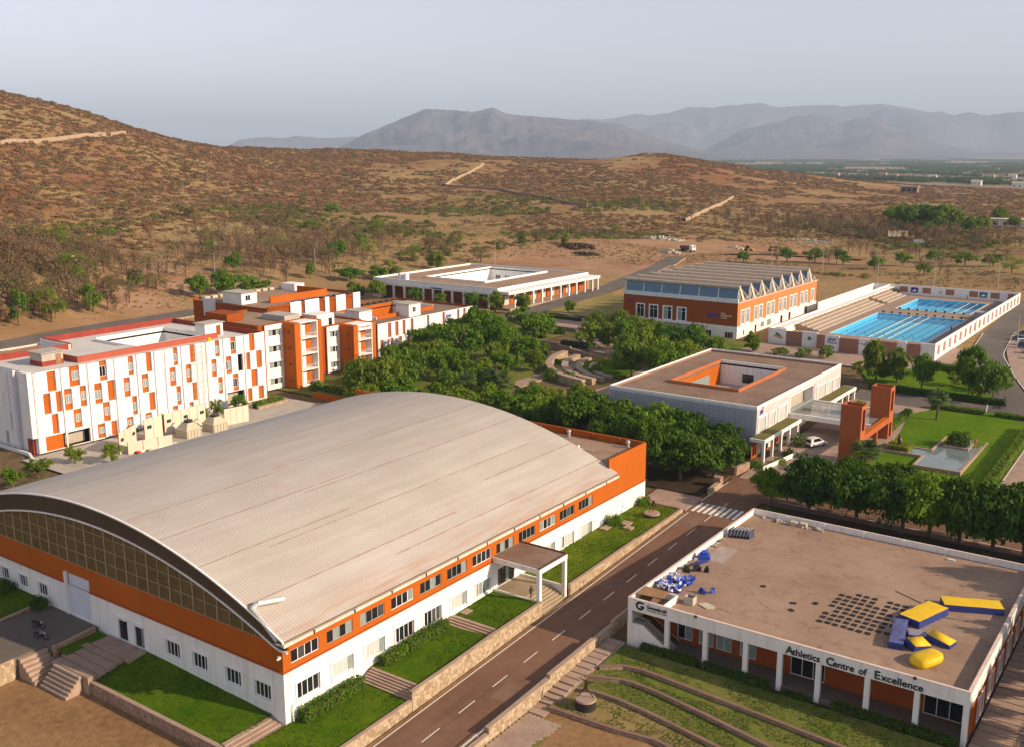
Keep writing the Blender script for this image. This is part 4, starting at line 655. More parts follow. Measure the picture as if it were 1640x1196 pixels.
shrub(1.5, 65.6, 1.3, 1.6, leaf_mid, 'round bush against the hall wall on the far lawn', z=2.1); shrub(1.2, 76.0, 1.1, 1.2, leaf_mid, 'small bush at the far orange corner of the hall', z=2.3)
shrub(-43.9, -1.4, 1.1, 1.3, leaf_dark, 'dark clipped bush at the gable wall beside the roller door', z=1.7); shrub(-52.2, -1.6, 1.6, 1.4, leaf_dark, 'dark bush under the gable windows at the left edge', z=1.9)
# ================================================================== athletics building
ax0, ax1, ay0, ay1, atop, arf = 20.2, 58.7, 36.3, 74.8, 5.92, 5.12
ath = thing('athletics_building', (ax0, ay0, .3), 'flat roofed white and orange athletics building with a columned front', 'building')
MB().box(ax0+.02, ax1-.02, ay0+.02, ay1-.02, 4.42, arf).build('roof_slab', roofgrey, ath)
MB().box(ax0, ax1, ay0-.02, ay0+.28, 4.4, atop).build('front_fascia', white, ath)
MB().box(ax0, ax0+.28, ay0+.285, ay1, 4.4, atop).build('side_parapet', white, ath); MB().box(ax0+.285, ax1-.285, ay1-.28, ay1, 4.4, atop).build('rear_parapet', white, ath); MB().box(ax1-.28, ax1+.06, ay0+.285, ay1, 4.1, atop).build('side_parapet', white, ath)
cap = M('parapet_cap', (.62, .5, .44), .8, .15, .6)
for q in ((ax0-.03, ax1+.08, ay0-.05, ay0+.31), (ax0-.03, ax0+.31, ay0+.315, ay1+.03), (ax0+.315, ax1-.315, ay1-.31, ay1+.03), (ax1-.31, ax1+.09, ay0+.315, ay1+.03)): MB().box(*q, atop+.003, atop+.05).build('parapet_coping', cap, ath)
for x in np.arange(ax0+5.5, ax1-2, 5.5): MB().box(x-.16, x+.16, ay1-.47, ay1-.285, arf+.003, atop-.01).build('parapet_pier', white, ath)
for x in (25.4, 30.3, 35.2, 39.2, 43.5, 48.7, 53.7, 58.42): MB().box(x-.27, x+.27, ay0, ay0+.5, -.2, 4.395).build('column', white, ath)
wy = 39.7; mb = MB(); fh = [(25.2, 27.2, .75, 3.0), (28.0, 29.9, .75, 3.0), (30.2, 32.2, .75, 3.0), (33.2, 35.2, .75, 3.0), (39.3, 43.2, .45, 3.3), (53.7, 57.6, .45, 3.3)]
holewall(mb, (ax0+.3, wy, .3), EX, EZ, -EY, ax1-ax0-.32, 4.1, [(a-ax0-.3, b_-ax0-.3, c-.3, d-.3) for a, b_, c, d in fh], .2); mb.build('recessed_wall', brick, ath)
for i, r in enumerate(fh): window(ath, (0, wy, 0), EX, EZ, -EY, r, .15, 2 if i < 4 else 3, white2, [gdark, gpale] if i == 0 else (gpale if i < 4 else gdark), 'window' if i < 4 else 'glass_door', .07)
MB().box(ax0+.3, ax1, ay0+.1, wy, -.4, .36).build('verandah_floor', M('verandah_stone', (.17, .13, .11), .6, .15, .5), ath)
# lit side wall
mb = MB(); sw = []
for k in range(7): sw += [(3.6+5.1*k, 4.9+5.1*k, .3, 2.9), (5.6+5.1*k, 6.9+5.1*k, .3, 2.9)]
holewall(mb, (ax1, ay0+.5, .3), EY, EZ, EX, ay1-ay0-.5, 3.8, sw, .2); mb.build('side_wall', orange, ath)
for r in sw: window(ath, (ax1, ay0+.5, .3), EY, EZ, EX, r, .12, 1, white2, gpale, trim=.1)
for k in range(7): MB().tube((ax1+.12, ay0+3.3+5.1*k, .2), (ax1+.12, ay0+3.3+5.1*k, 4.1), .07, None, 6).build('downpipe', M('pipe_orange', (.5, .13, .03), .7) if k == 0 else bpy.data.materials['pipe_orange'], ath)
MB().box(ax0+.02, ax0+.3, ay0+.4, ay1, -.4, 4.39).box(ax0+.3, ax1-.3, ay1-.3, ay1-.02, -.4, 4.39).build('rear_wall', white, ath)
# left bay: landing, solid spandrel and stair down along the front
MB().extr([(ax0, ay0+.02, -.3), (25.1, ay0+.02, -.3), (25.1, ay0+.02, .9), (22.2, ay0+.02, 2.75), (20.75, ay0+.02, 2.75), (20.75, ay0+.02, 4.39), (ax0, ay0+.02, 4.39)], (0, .25, 0)).build('stair_wall', white, ath)
MB().box(20.5, 22.2, ay0+.3, ay0+2.2, 2.5, 2.72).build('stair_landing', concrete, ath)
for k in range(13): MB().box(22.2+.31*k, 22.52+.31*k, ay0+.3, ay0+1.9, 2.3-.185*k, 2.72-.185*(k+1)).build('stair_step', concrete, ath)
MB().path([(20.9, ay0+.35, 3.6), (22.2, ay0+.35, 3.6), (26.2, ay0+.35, 1.25)], [.03]*3, 6).path([(22.2, ay0+1.9, 3.6), (26.2, ay0+1.9, 1.25)], [.03]*2, 6).build('stair_rail', greymetal, ath)
# stairwell pit on the roof corner
MB().box(20.5, 24.9, 40.0, 40.2, arf-.05, 5.95).box(24.7, 24.9, 36.6, 39.99, arf-.05, 5.93).build('stairwell_wall', white, ath)
ply = M('weathered_plywood', (.30, .17, .085), .85, .2, .6)
tag(MB().extr([(20.5, 37.6, 5.97), (24.0, 38.2, 5.97), (23.7, 40.2, 6.0), (20.5, 40.2, 6.0)], (0, 0, .04)).build('plywood_sheet', ply), 'brown plywood sheet covering the white stairwell corner of the athletics roof', 'plywood sheet')
# lettering
def word(first, rest, x0, x1, z, hcap, hx):
    text(first, ath, (x0, ay0-.06, z), FRONT, hcap, None, sign_green, ext=.04, bold=.025); bpy.context.view_layer.update(); w = hcap*.86
    text(rest, ath, (x0+w, ay0-.06, z), FRONT, hx, x1-x0-w, sign_black, ext=.04, bold=.014)
word('A', 'thletics', 39.85, 43.65, 4.62, .88, .74); word('C', 'entre', 44.3, 47.25, 4.62, .88, .74); text('of', ath, (47.75, ay0-.06, 4.62), FRONT, .74, .85, sign_black, ext=.04, bold=.014); word('E', 'xcellence', 49.35, 54.3, 4.62, .88, .74)
text('Gameskraft', ath, (22.75, ay0-.06, 5.2), FRONT, .42, 2.6, sign_black, ext=.03, bold=.014); text('F O U N D A T I O N', ath, (22.78, ay0-.06, 4.9), FRONT, .15, 2.5, sign_black, ext=.03, bold=.01)
m = MB(); 
for k in range(26):
    a0, a1 = math.radians(55+k*11), math.radians(55+(k+1)*11); c = np.array([21.85, ay0-.03, 5.25]); w0, w1 = .30+.0*k, .58
    P = lambda a, r_: c+np.array([math.cos(a)*r_, -.03, math.sin(a)*r_]); m.q(P(a0, .29), P(a0, .56), P(a1, .56), P(a1, .29))
m.box(21.9, 22.42, ay0-.065, ay0-.055, 5.08, 5.3); m.q((22.0, ay0-.06, 5.62), (22.45, ay0-.06, 5.5), (22.35, ay0-.06, 5.72), (22.1, ay0-.06, 5.78)); m.build('logo', sign_black, ath)
for x in (29.1, 53.4): MB().box(x-.15, x+.15, ay0-.2, ay0-.06, atop-.12, atop+.14).tube((x, ay0-.2, atop), (x, ay0-.3, atop-.03), .1, .13, 8).build('flood_lamp', darkmetal, ath)
# ---- things on the roof
RZ = arf+.003
RT = 'dark square tile laid out in rows on the athletics roof'
tm_ = MB().box(-.3, .3, -.3, .3, 0, .07); tme = tm_.build('roof_tile', rubber, None, local=True); tme.location = (31.6, 50.4, RZ); tme.rotation_euler = (0, 0, .4)
tag(tme, 'dark square tile lying alone on the open athletics roof, farthest from the rows', 'tile', 'dark tiles on the athletics roof')
k = 0
for i in range(10):
    for j in range(9):
        x = 40.4+.92*i+rnd.uniform(-.06, .06)+.02*j; y = 54.6-1.2*j+rnd.uniform(-.08, .08)
        if (i > 6 and j > 7) or (i == 9 and j > 5) or (i < 2 and j < 1) or rnd.random() < .06: continue
        o = inst(tme.data, 'roof_tile', (x, y, RZ), None, rnd.uniform(-.12, .12)); tag(o, RT, 'tile', 'dark tiles on the athletics roof')
for i, (x, y) in enumerate(((36.4, 47.8), (38.6, 49.3), (36.9, 45.8))): tag(inst(tme.data, 'roof_tile', (x, y, RZ), None, .5+i, (1.2, .9, 1)), ('stray dark tile left of the rows, nearest the roof front edge but one', 'stray dark tile just left of the tile rows', 'stray dark tile left of the rows, nearest the roof front edge')[i], 'tile', 'dark tiles on the athletics roof')
def mat_block(name, c, rz, L_, w, h, label, top=yellow, side=bluevinyl, tilt=0, wedge=False):
    t = thing(name, (c[0], c[1], RZ+c[2]), label, 'gym mat', 'gym mats on the athletics roof', rz); t.rotation_euler = (tilt, 0, rz)
    m = MB()
    if wedge: m.extr([(-L_/2, -w/2, 0), (L_/2, -w/2, 0), (L_/2, -w/2, h*.45), (-L_/2, -w/2, h)], (0, w, 0))
    else: m.box(-L_/2, L_/2, -w/2, w/2, 0, h-.05)
    b_ = m.build('body', side, None, local=True); b_.parent = t; m = MB(); e = .02
    if wedge: m.extr([(-L_/2+e, -w/2+e, h+.01), (L_/2-e, -w/2+e, h*.45+.01), (L_/2-e, -w/2+e, h*.45+.05), (-L_/2+e, -w/2+e, h+.05)], (0, w-2*e, 0))
    else:
        nx_, ny_ = 8, 5
        for i in range(nx_):
            for j in range(ny_):
                f = lambda a, c_: (-L_/2+L_*a/nx_, -w/2+w*c_/ny_, h-.05+(.05 if 0 < a < nx_ and 0 < c_ < ny_ else .012)+.02*math.sin(a*1.7+c_*2.3))
                m.q(f(i, j), f(i+1, j), f(i+1, j+1), f(i, j+1))
    p = m.build('cover', top, None, local=True, smooth=True); p.parent = t
    s = MB().box(-L_/2-.006, L_/2+.006, -w/2-.006, w/2+.006, h*.42, h*.46).build('seam', darkmetal if side is bluevinyl else sign_white, None, local=True)
    if wedge: bpy.data.objects.remove(s)
    else: s.parent = t
    return t
mat_block('landing_mat', (50.2, 52.7, 0), math.radians(72), 6.0, 2.6, .95, 'large yellow topped landing mat beside the dark tile rows')
mat_block('landing_mat', (54.2, 58.6, 0), math.radians(24), 6.6, 2.5, .85, 'long yellow topped landing mat nearest the far side of the roof')
mat_block('landing_mat', (49.1, 46.2, 0), math.radians(100), 6.6, 1.5, .8, 'long blue mat lying on edge beside the tile rows', M('faded_blue_vinyl', (.09, .10, .24), .6, .2, .6))
mat_block('landing_mat', (51.4, 45.0, .0), math.radians(60), 2.6, 1.5, 1.0, 'tilted yellow and blue wedge mat leaning in the mat heap', tilt=.35, wedge=True)
mat_block('landing_mat', (53.4, 47.4, 0), math.radians(-12), 2.6, 1.7, .9, 'blue wedge mat with a yellow top, right of the mat heap', wedge=True)
mat_block('landing_mat', (50.8, 47.5, 0), math.radians(20), 2.0, 1.6, .5, 'small grey and blue mat in the middle of the heap', M('grey_vinyl', (.25, .25, .32), .6))
V = []; F = []; nu, nv = 16, 9
for i in range(nu):
    for j in range(nv):
        a = 2*math.pi*i/nu; e = math.pi*j/(nv-1)-math.pi/2; p = .55; cs = lambda v_: math.copysign(abs(v_)**p, v_); V.append((1.75*cs(math.cos(a))*math.cos(e)**.7, 1.15*cs(math.sin(a))*math.cos(e)**.7, .55+.55*cs(math.sin(e))+.25*math.cos(a)*math.cos(e)))
for i in range(nu):
    for j in range(nv-1): F.append((i*nv+j, (i+1) % nu*nv+j, (i+1) % nu*nv+j+1, i*nv+j+1))
o = inst(mesh_np('foam_bag', V, F, [yellow], True), 'foam_bag', (53.2, 41.6, RZ), None, math.radians(60)); tag(o, 'puffy yellow bag lying on the roof near the front edge', 'foam bag')
# pile of stadium bucket seats
def seat(mat):
    m = MB(); m.box(-.22, .22, -.2, .22, .16, .2).extr([(-.22, .2, .2), (.22, .2, .2), (.2, .3, .55), (-.2, .3, .55)], (0, .04, 0)).box(-.24, -.2, -.18, .2, .2, .3).box(.2, .24, -.18, .2, .2, .3).box(-.18, .18, -.14, .16, 0, .16); return m.build('bucket_seat', mat, None, local=True)
sb, sw_ = seat(blueplastic), seat(whiteplastic); first = {0: sb, 1: sw_}
for k in range(64):
    w = rnd.random() < .5; src = sw_ if w else sb; o = first.pop(int(w), None) or src.copy()
    if o.name not in COL.objects: COL.objects.link(o)
    u, v = rnd.random(), rnd.random(); x = 20.9+3.3*u; y = 41.6+4.6*v+.6*u; h = .55*math.sin(math.pi*u)*math.sin(math.pi*v)
    o.location = (x, y, RZ+h*rnd.uniform(.2, 1)+.1); o.rotation_euler = (rnd.uniform(-.5, .5), rnd.uniform(-.5, .5), rnd.uniform(0, 6.3)); s = rnd.uniform(1.05, 1.3); o.scale = (s, s, s)
    tag(o, f"{'white' if w else 'blue'} plastic bucket seat in the heap at the roof corner", 'seat', 'heaped bucket seats on the athletics roof')
for i, (x, y) in enumerate(((26.0, 44.2), (27.1, 44.9), (26.5, 44.0))):
    o = sb.copy(); COL.objects.link(o); o.location = (x, y, RZ+.1); o.rotation_euler = (.8, .3, i); o.scale = (1.1,)*3; tag(o, f"blue bucket seat lying apart from the heap, {('leftmost', 'rightmost', 'middle')[i]} of three", 'seat')
t = thing('crate', (26.3, 40.6, RZ), 'grey wooden crate beside the white stairwell wall on the roof', 'crate')
for s, q in enumerate(((25.7, 26.9, 40.05, 40.13), (25.7, 26.9, 41.07, 41.15), (25.7, 25.78, 40.14, 41.06), (26.82, 26.9, 40.14, 41.06))): MB().box(*q, RZ, RZ+.95).build('side', concrete, t)
MB().box(25.8, 26.8, 40.15, 41.05, RZ, RZ+.55).build('rubbish', darkmetal, t)
tag(MB().prism([(27.2, 40.9), (28.6, 40.2), (29.4, 40.6), (29.2, 41.3), (27.9, 41.8)], RZ, RZ+.12).build('plastic_sheet', tan), 'crumpled pale sheet beside the crate', 'plastic sheet')
# stack of white A-frame boards
for i in range(7):
    x = 20.9+.42*i; y = 63.4+.15*i; t = thing('folding_board', (x, y, RZ), f'white folding sign board by the parapet, {ORD[i]} from the left', 'sign board', 'folding sign boards on the athletics roof')
    MB().extr([(x, y, RZ), (x+.25, y, RZ+1.25), (x+.29, y, RZ+1.25), (x+.04, y, RZ)], (.15, 1.5, 0)).build('panel', sign_white, t); MB().extr([(x+.5, y, RZ), (x+.30, y, RZ+1.23), (x+.335, y, RZ+1.23), (x+.54, y, RZ)], (.15, 1.5, 0)).build('panel', M('board_back', (.05, .06, .1), .6) if i == 0 else bpy.data.materials['board_back'], t)
    if i == 6: text('JSW', t, (x+.45, y+.4, RZ+.5), (math.radians(80), 0, math.radians(80)), .35, .7, sign_blue, ext=.01)
# scrap along the left parapet
for i in range(26):
    y = 47.5+i*.58; x = 20.75+rnd.uniform(0, .5); s = MB().box(-rnd.uniform(.25, .6), rnd.uniform(.25, .6), -.04, .04, -.03, .03).box(-.05, .05, -.3, .3, -.02, .05)
    o = s.build('metal_scrap', [greymetal, tan, whiteplastic, darkmetal][i % 4], None, local=True); o.location = (x, y, RZ+.12+.15*rnd.random()); o.rotation_euler = (rnd.uniform(-.3, .3), rnd.uniform(-.4, .4), rnd.uniform(0, 3)); tag(o, 'piece of scrap frame heaped along the left parapet of the athletics roof', 'scrap', 'scrap heaped along the athletics parapet')
for i, (x, y, L_, w, h, rz, mt, lb) in enumerate(((22.0, 52.4, 3.0, .5, .25, 1.2, bluevinyl, 'long blue board lying on the scrap by the parapet'), (21.7, 54.3, 1.6, 1.3, .7, .4, blueplastic, 'crumpled blue tarpaulin on the scrap by the parapet'), (22.6, 50.0, 1.2, .5, .6, .8, rubber, 'black machine part beside the seat heap'), (23.9, 50.4, .6, .5, .55, .2, rubber, 'small black wheel shaped part right of the scrap'), (21.6, 49.2, 1.4, .9, .5, 2., darkmetal, 'dark twisted frame between seats and blue boards'))):
    m = MB(); m.prism([(-L_/2, -w/2), (L_/2, -w/2*.6), (L_/2*.8, w/2), (-L_/2*.7, w/2*.8)], 0, h); m.prism([(-L_/4, -w/3), (L_/4, -w/4), (L_/5, w/3), (-L_/4, w/4)], h, h*1.6); o = m.build('roof_junk', mt, None, local=True); o.location = (x, y, RZ); o.rotation_euler = (.15, .1, rz); tag(o, lb, 'scrap')
struct(MB().q((21.7, 54.4, RZ+.002), (24.4, 54.3, RZ+.002), (24.2, 60.0, RZ+.002), (21.6, 59.8, RZ+.002)).build('roof_patch', M('pale_screed_patch', (.36, .29, .25), .9, .25, .9)))
for i in range(18):
    x = 22+rnd.random()*9.5; y = 73.0+rnd.random()*1.2; s = rnd.uniform(.12, .32); o = MB().prism([(-s, -s*.6), (s*.8, -s), (s, s*.5), (-s*.4, s)], 0, s*1.1).build('stone_block', concrete, None, local=True); o.location = (x, y, RZ); o.rotation_euler = (0, 0, rnd.random()*6); tag(o, 'small loose block of masonry along the rear parapet of the athletics roof', 'block', 'loose blocks along the rear parapet')
for i, (x, y) in enumerate(((27.0, 73.4), (28.4, 73.6))):
    tag(MB().box(x-.45, x+.45, y-.3, y+.3, RZ, RZ+.5).box(x-.5, x+.5, y-.35, y+.35, RZ+.5, RZ+.58).build('ac_unit', tan), f"small tan box unit by the rear parapet, {('left', 'right')[i]} one of two", 'unit')
tag(MB().box(48.3, 49.2, 72.6, 72.9, RZ, RZ+.2).tube((48.2, 72.75, RZ+.1), (49.3, 72.75, RZ+.1), .07).build('white_fitting', whiteplastic), 'white fitting lying alone near the rear of the athletics roof', 'fitting')
tag(MB().path([(45.5, 58.5, RZ+.05), (48.6, 56.9, RZ+.05), (50.6, 55.9, RZ+.06)], [.05]*3, 6).build('roof_pole', ply), 'thin wooden pole lying on the roof between the two yellow mats', 'pole')
# ================================================================== right of the road: wall, slab path, terraced lawns
wallseg([(17.45, 11.6, -.1), (17.45, 23.1, .35)], .5, -2.4, 'stone wall between road and slab path, nearest length'); wallseg([(17.45, 23.15, .75), (17.4, 33.0, 1.15)], .5, -1.8, 'stone wall between road and slab path, sunny length beside the steps')
wallseg([(17.35, 33.05, .85), (17.3, 37.8, 1.1)], .42, -1.2, 'shaded stone wall between road and the athletics building'); wallseg([(17.25, 37.85, 1.45), (17.25, 42, 1.6)], .42, -1., 'stone wall along the road beside the athletics stair corner'); wallseg([(17.5, -14, -1.5), (17.5, 11.55, -.75)], .5, -3.4, 'low stone wall at the bottom edge right of the road')
for i, (y0, y1, z0) in enumerate(((11.5, 37.8, 0),)):
    t = thing('guard_rail', (17.05, 11.5, -1), 'thin grey pipe rail along the road beside the stone wall', 'rail'); m = MB(); ys_ = np.arange(3.5, 42, 3.5)
    m.path([(17.08, y, zr(y)+.55) for y in ys_], [.05]*len(ys_), 6); m.build('pipe', greymetal, t)
    for y in ys_: MB().tube((17.08, y, zr(y)-.1), (17.08, y, zr(y)+.55), .04).build('post', greymetal, t)
pz = lambda y: np.interp(y, [18.6, 20.2, 21.0, 22.6, 24.6, 36], [-1.62, -1.55, -1.5, -1.2, -.75, .12])
slp = struct(sheet('slab_path', 17.7, 20.1, 18.4, 36.2, -.1, paver, 1., zf=lambda x, y: float(pz(y))))
for k in range(9):
    y = 24.9+1.25*k; MB().box(17.75, 19.75, y+.04, y+1.2, float(pz(y))-.4, float(pz(y+.6))+rnd.uniform(0, .05)).build('slab', paver, slp)
steps(17.75, 19.8, 21.0, 24.6, -1.5, -.72, 4, 'y', 'worn stone steps on the slab path beside the javelin statue', zb=-2.2)
for k in range(2): MB().box(17.75, 19.75, 18.7+1.15*k, 19.8+1.15*k, -2, -1.52).build('slab', paver, slp)
# terraces fall away from the verandah; each edge is a low kerb
T_ = [[(20.2, 35.6), (30, 35.3), (45, 35.2), (62, 35.0)], [(20.3, 29.6), (22.8, 31.6), (25.7, 31.8), (33.3, 31.1), (41, 30.4), (48.5, 29.6), (60, 28.4)], [(19.7, 27.4), (24.1, 29.3), (27.5, 29.1), (34.4, 27.8), (42.4, 26.0), (52, 23.6), (60, 21.8)], [(19.6, 25.0), (22, 25.6), (24.8, 25.7), (29.1, 25.2), (37.9, 23.5), (46, 21.4), (58, 18)], [(19.4, 20.3), (23, 20.5), (27.7, 20.7), (32.5, 21.4), (38, 19.4), (46, 16.2), (58, 11)], [(17, 3), (25, 3), (33, 2), (41, 0), (50, -3), (60, -8)]]
TZ = [.1, -.22, -.6, -.98, -1.25, -1.85]
def resample(pl, n_=40):
    P = np.array(pl, float); s = np.r_[0, np.cumsum(np.linalg.norm(np.diff(P, axis=0), axis=1))]; u = np.linspace(0, s[-1], n_); return np.c_[np.interp(u, s, P[:, 0]), np.interp(u, s, P[:, 1])]
names = ['lawn_terrace']*4+['dirt_terrace']; mats = [grass2, grass2, grass2, drygrass, soil]
for i in range(5):
    A, B = resample(T_[i]), resample(T_[i+1]); n_, w = 40, 8; V = []; za = TZ[i]-(.0 if i == 0 else .34); zb_ = TZ[i+1]-.02
    if i == 4: za = -1.62
    for j in range(w+1):
        t = j/w; Q = A*(1-t)+B*t; z = za*(1-t)+zb_*t+(fbm(Q[:, 0], Q[:, 1], 3, 3, 8)-.5)*.1
        V += [(q[0], q[1], zz_) for q, zz_ in zip(Q, z)]
    ii = np.arange((w+1)*n_).reshape(w+1, n_); F = np.stack([ii[:-1, :-1], ii[1:, :-1], ii[1:, 1:], ii[:-1, 1:]], -1).reshape(-1, 4); struct(inst(mesh_np(names[i], V, F, [mats[i]], True), names[i], (0, 0, 0)))
for i, lb in zip((1, 2, 3, 4), ('uppermost curved stone kerb across the terraced lawn', 'second curved stone kerb down the terraced lawn', 'third curved stone kerb down the terraced lawn', 'lowest curved stone kerb above the bare ground')):
    Q = resample(T_[i], 30); wallseg([(x, y, TZ[i]+.1) for x, y in Q], .42, TZ[i]-.8, lb, rubble2, M('kerb_stone', (.21, .135, .095), .9, .2, .5) if i == 1 else bpy.data.materials['kerb_stone'])
# open pavers at the foot of the path, each stone its own piece
pv_ = struct(MB().q((17.8, 5, -1.72), (22, 5, -1.74), (22.3, 18.6, -1.60), (17.8, 18.6, -1.58)).build('paved_strip', grass2))
st = MB().prism([(-.36, 0), (0, -.36), (.36, 0), (0, .36)], 0, .08).build('paving_stone', paver, pv_, local=True); k = 0
for i in range(28):
    for j in range(8):
        x = 18.1+.53*j; y = 9.0+.34*i*1.0; x += .265*(i % 2)
        if x > 19.2+max(0, (y-9))*.18+1.6: continue
        o = st if k == 0 else st.copy(); k += 1
        if k > 1: COL.objects.link(o)
        put(o, (x, y, -1.70+(y-9)*.009+rnd.uniform(-.015, .015)), pv_); o.rotation_euler = (0, 0, rnd.uniform(-.1, .1))
for i, (x0, x1) in enumerate(((22.4, 29.7), (30.5, 38.4), (39.8, 43.0), (45.5, 52.8), (53.2, 58.0))): hedge('hedge', x0, x1, 35.25, 36.15, .1, .75 if i != 2 else .35, leaf_dark, f'{ORD[i]} stretch of dark low hedge from the left along the athletics verandah', HG, dens=70)
# slab walk right of the athletics building
wk = struct(MB().q((58.9, 30, .05), (64.5, 30, .05), (64.5, 78, .15), (58.9, 78, .15)).build('side_walk', paver)); 
for k in range(30): MB().box(59.0, 63.6, 31+1.5*k+.09, 31+1.5*k+1.42, -.1, .28+rnd.uniform(-.02, .02)).build('slab', paver, wk)
for i in range(9): tree(66+rnd.uniform(-.5, 1.0), 38+4.4*i, rnd.uniform(9.5, 12.5), rnd.uniform(2.6, 3.6), 'b', f'dark tree beyond the slab walk right of the athletics building, {ORD[i]} from the front', 'trees beyond the slab walk')
hedge('hedge', 64.0, 65.0, 32, 60, .2, .7, leaf_mid, 'low hedge beside the slab walk at the right edge', HG)
struct(MB().q((16.95, 75, 2.1), (118, 75, 2.1), (118, 86.2, 2.75), (16.95, 86.2, 2.75)).build('planting_bed', mulch))
for i in range(26):
    x = 19+3.4*i*.62+rnd.uniform(-1, 1); y = 77.5+rnd.uniform(0, 6.5); shrub(x, y, rnd.uniform(.6, 1.2), rnd.uniform(.5, 1.1), leaf_dark if i % 3 else leaf_mid, f'{ORD[i]} low shrub from the left in the dark bed behind the athletics roof', n=420, group='shrubs in the bed behind the athletics roof', z=2.4)
# ================================================================== entrance building
en = thing('entrance_building', (-8.9, 132, 3.3), 'square entrance building with louvred facade, brown flat roof and open court', 'building')
ex0, ex1, ey0, ey1, et, eb = -24.4, 6.7, 108.5, 156.2, 12.75, 3.0; co = (-16.7, -2.1, 120.2, 145.0)
mb = MB(); holewall(mb, (ex0+.3, ey0+.3, 12.1), EX, EY, EZ, ex1-ex0-.6, ey1-ey0-.6, [(co[0]-ex0-.3, co[1]-ex0-.3, co[2]-ey0-.3, co[3]-ey0-.3)], .4); mb.build('roof', roofbrown, en)
MB().box(ex0, ex1, ey0, ey0+.3, 12.0, et).box(ex0, ex0+.3, ey0+.305, ey1-.305, 12.0, et).box(ex0, ex1, ey1-.3, ey1, 12.0, et).box(ex1-.3, ex1, ey0+.305, ey1-.305, 12.0, et).build('parapet', white, en)
MB().box(ex0+.31, ex0+.5, ey0+.31, ey1-.31, 12.105, 12.5).box(ex0+.51, ex1-.31, ey1-.5, ey1-.31, 12.105, 12.5).build('parapet_upstand', M('upstand_brown', (.28, .17, .12), .9), en)
MB().box(co[0]-.3, co[0], co[2]-.3, co[3]+.3, 12.0, 12.75).box(co[1], co[1]+.3, co[2]-.3, co[3]+.3, 12.0, 12.75).box(co[0], co[1], co[2]-.3, co[2], 12.0, 12.72).build('court_kerb', M('court_orange', (.40, .13, .05), .8), en)
MB().box(co[0]-.25, co[0], co[2], co[3], 4, 12.0).build('court_wall', orange, en); MB().box(co[0], co[1], co[3], co[3]+.25, 4, 12.73).build('court_wall', white, en); MB().box(co[0], co[1], co[2], co[3], 7.3, 7.5).build('court_floor', concrete, en); MB().box(co[0], co[1], co[2]-.2, co[2]-.01, 4, 12.0).box(co[1]+.01, co[1]+.2, co[2], co[3], 4, 12.0).build('court_wall', white, en)
MB().box(co[0]+.02, co[0]+.06, co[2]+3, co[3]-6, 7.6, 10.4).build('court_glazing', gpale, en)
for a in (-11.5, -6.5): window(en, (a, co[3]-.02, 8.2), EX, EZ, -EY, (0, 2.6, 0, 2.0), .02, 2, darkmetal, gdark, 'window')
# louvred facades
MB().box(ex0+.05, ex1-.05, ey0+.2, ey0+.4, eb, 12.0).build('front_wall', M('facade_backing', (.16, .085, .07), .8, .2, .4), en)
lv = MB()
for k in range(27): lv.box(ex0, ex1-.001, ey0, ey0+.19, 4.3+.3*k, 4.47+.3*k)
for k in range(30): lv.box(ex0+1.05*k, ex0+1.05*k+.07, ey0-.05, ey0-.002, 4.2, 12.0)
o = lv.build('louvre_screen', M('shaded_louvre', (.47, .49, .56), .6, .08, .5), en); o['kind'] = 'stuff'  # white slats, with the bluish shade of the front put into their colour
hs = [(109.6,113.0,7.5,10.3),(114.7,117.7,7.5,10.2),(119.4,123.6,7.4,10.3),(126.2,139.3,7.5,11.1),(141.2,146.4,7.3,10.3),(147.8,151.1,7.4,10.2),(152.2,155.4,7.4,10.2)]
mb = MB(); holewall(mb, (ex1-.25, ey0+.41, 3), EY, EZ, EX, ey1-ey0-.42, 9., [(a-ey0-.41, b_-ey0-.41, c-3, d-3) for a, b_, c, d in hs], 2.0, 0); mb.build('side_wall', white2, en)
lv = MB()
for k in range(27):
    z0 = 4.3+.3*k; segs = [(ey0, ey1)]
    for a, b_, c, d in hs:
        if c-.2 < z0 < d+.15: segs = [s for q in segs for s in ((q[0], min(q[1], a-.2)), (max(q[0], b_+.2), q[1])) if s[1]-s[0] > .1]
    for a, b_ in segs: lv.box(ex1-.2, ex1, a, b_, z0, z0+.16)
o = lv.build('louvre_screen', M('louvre_white', (.66, .62, .61), .6, .08, .5), en); o['kind'] = 'stuff'
for i, r in enumerate(hs):
    if i == 3: MB().box(ex1-2.3, ex1-2.2, 126.2, 139.3, 7.5, 11.1).build('recess_wall', concrete, en); MB().box(ex1-.1, ex1-.05, 126.2, 139.3, 7.5, 8.5).build('glass_balustrade', gpale, en)
    else: window(en, (ex1-.02, 0, 0), EY, EZ, EX, r, .12, 1, white2, gcurt, trim=.3)
text('JSW', en, (ex1+.03, 109.9, 11.0), SIDE, .75, 1.7, sign_blue, shear=.25, bold=.02); MB().extr([(ex1+.04, 110.5, 11.85), (ex1+.04, 111.9, 12.05), (ex1+.04, 111.2, 12.25)], (.03, 0, 0)).build('logo_flash', sign_red, en)
moss = M('roof_planting', (.13, .11, .03), .95, .25, .5, .6, 8)
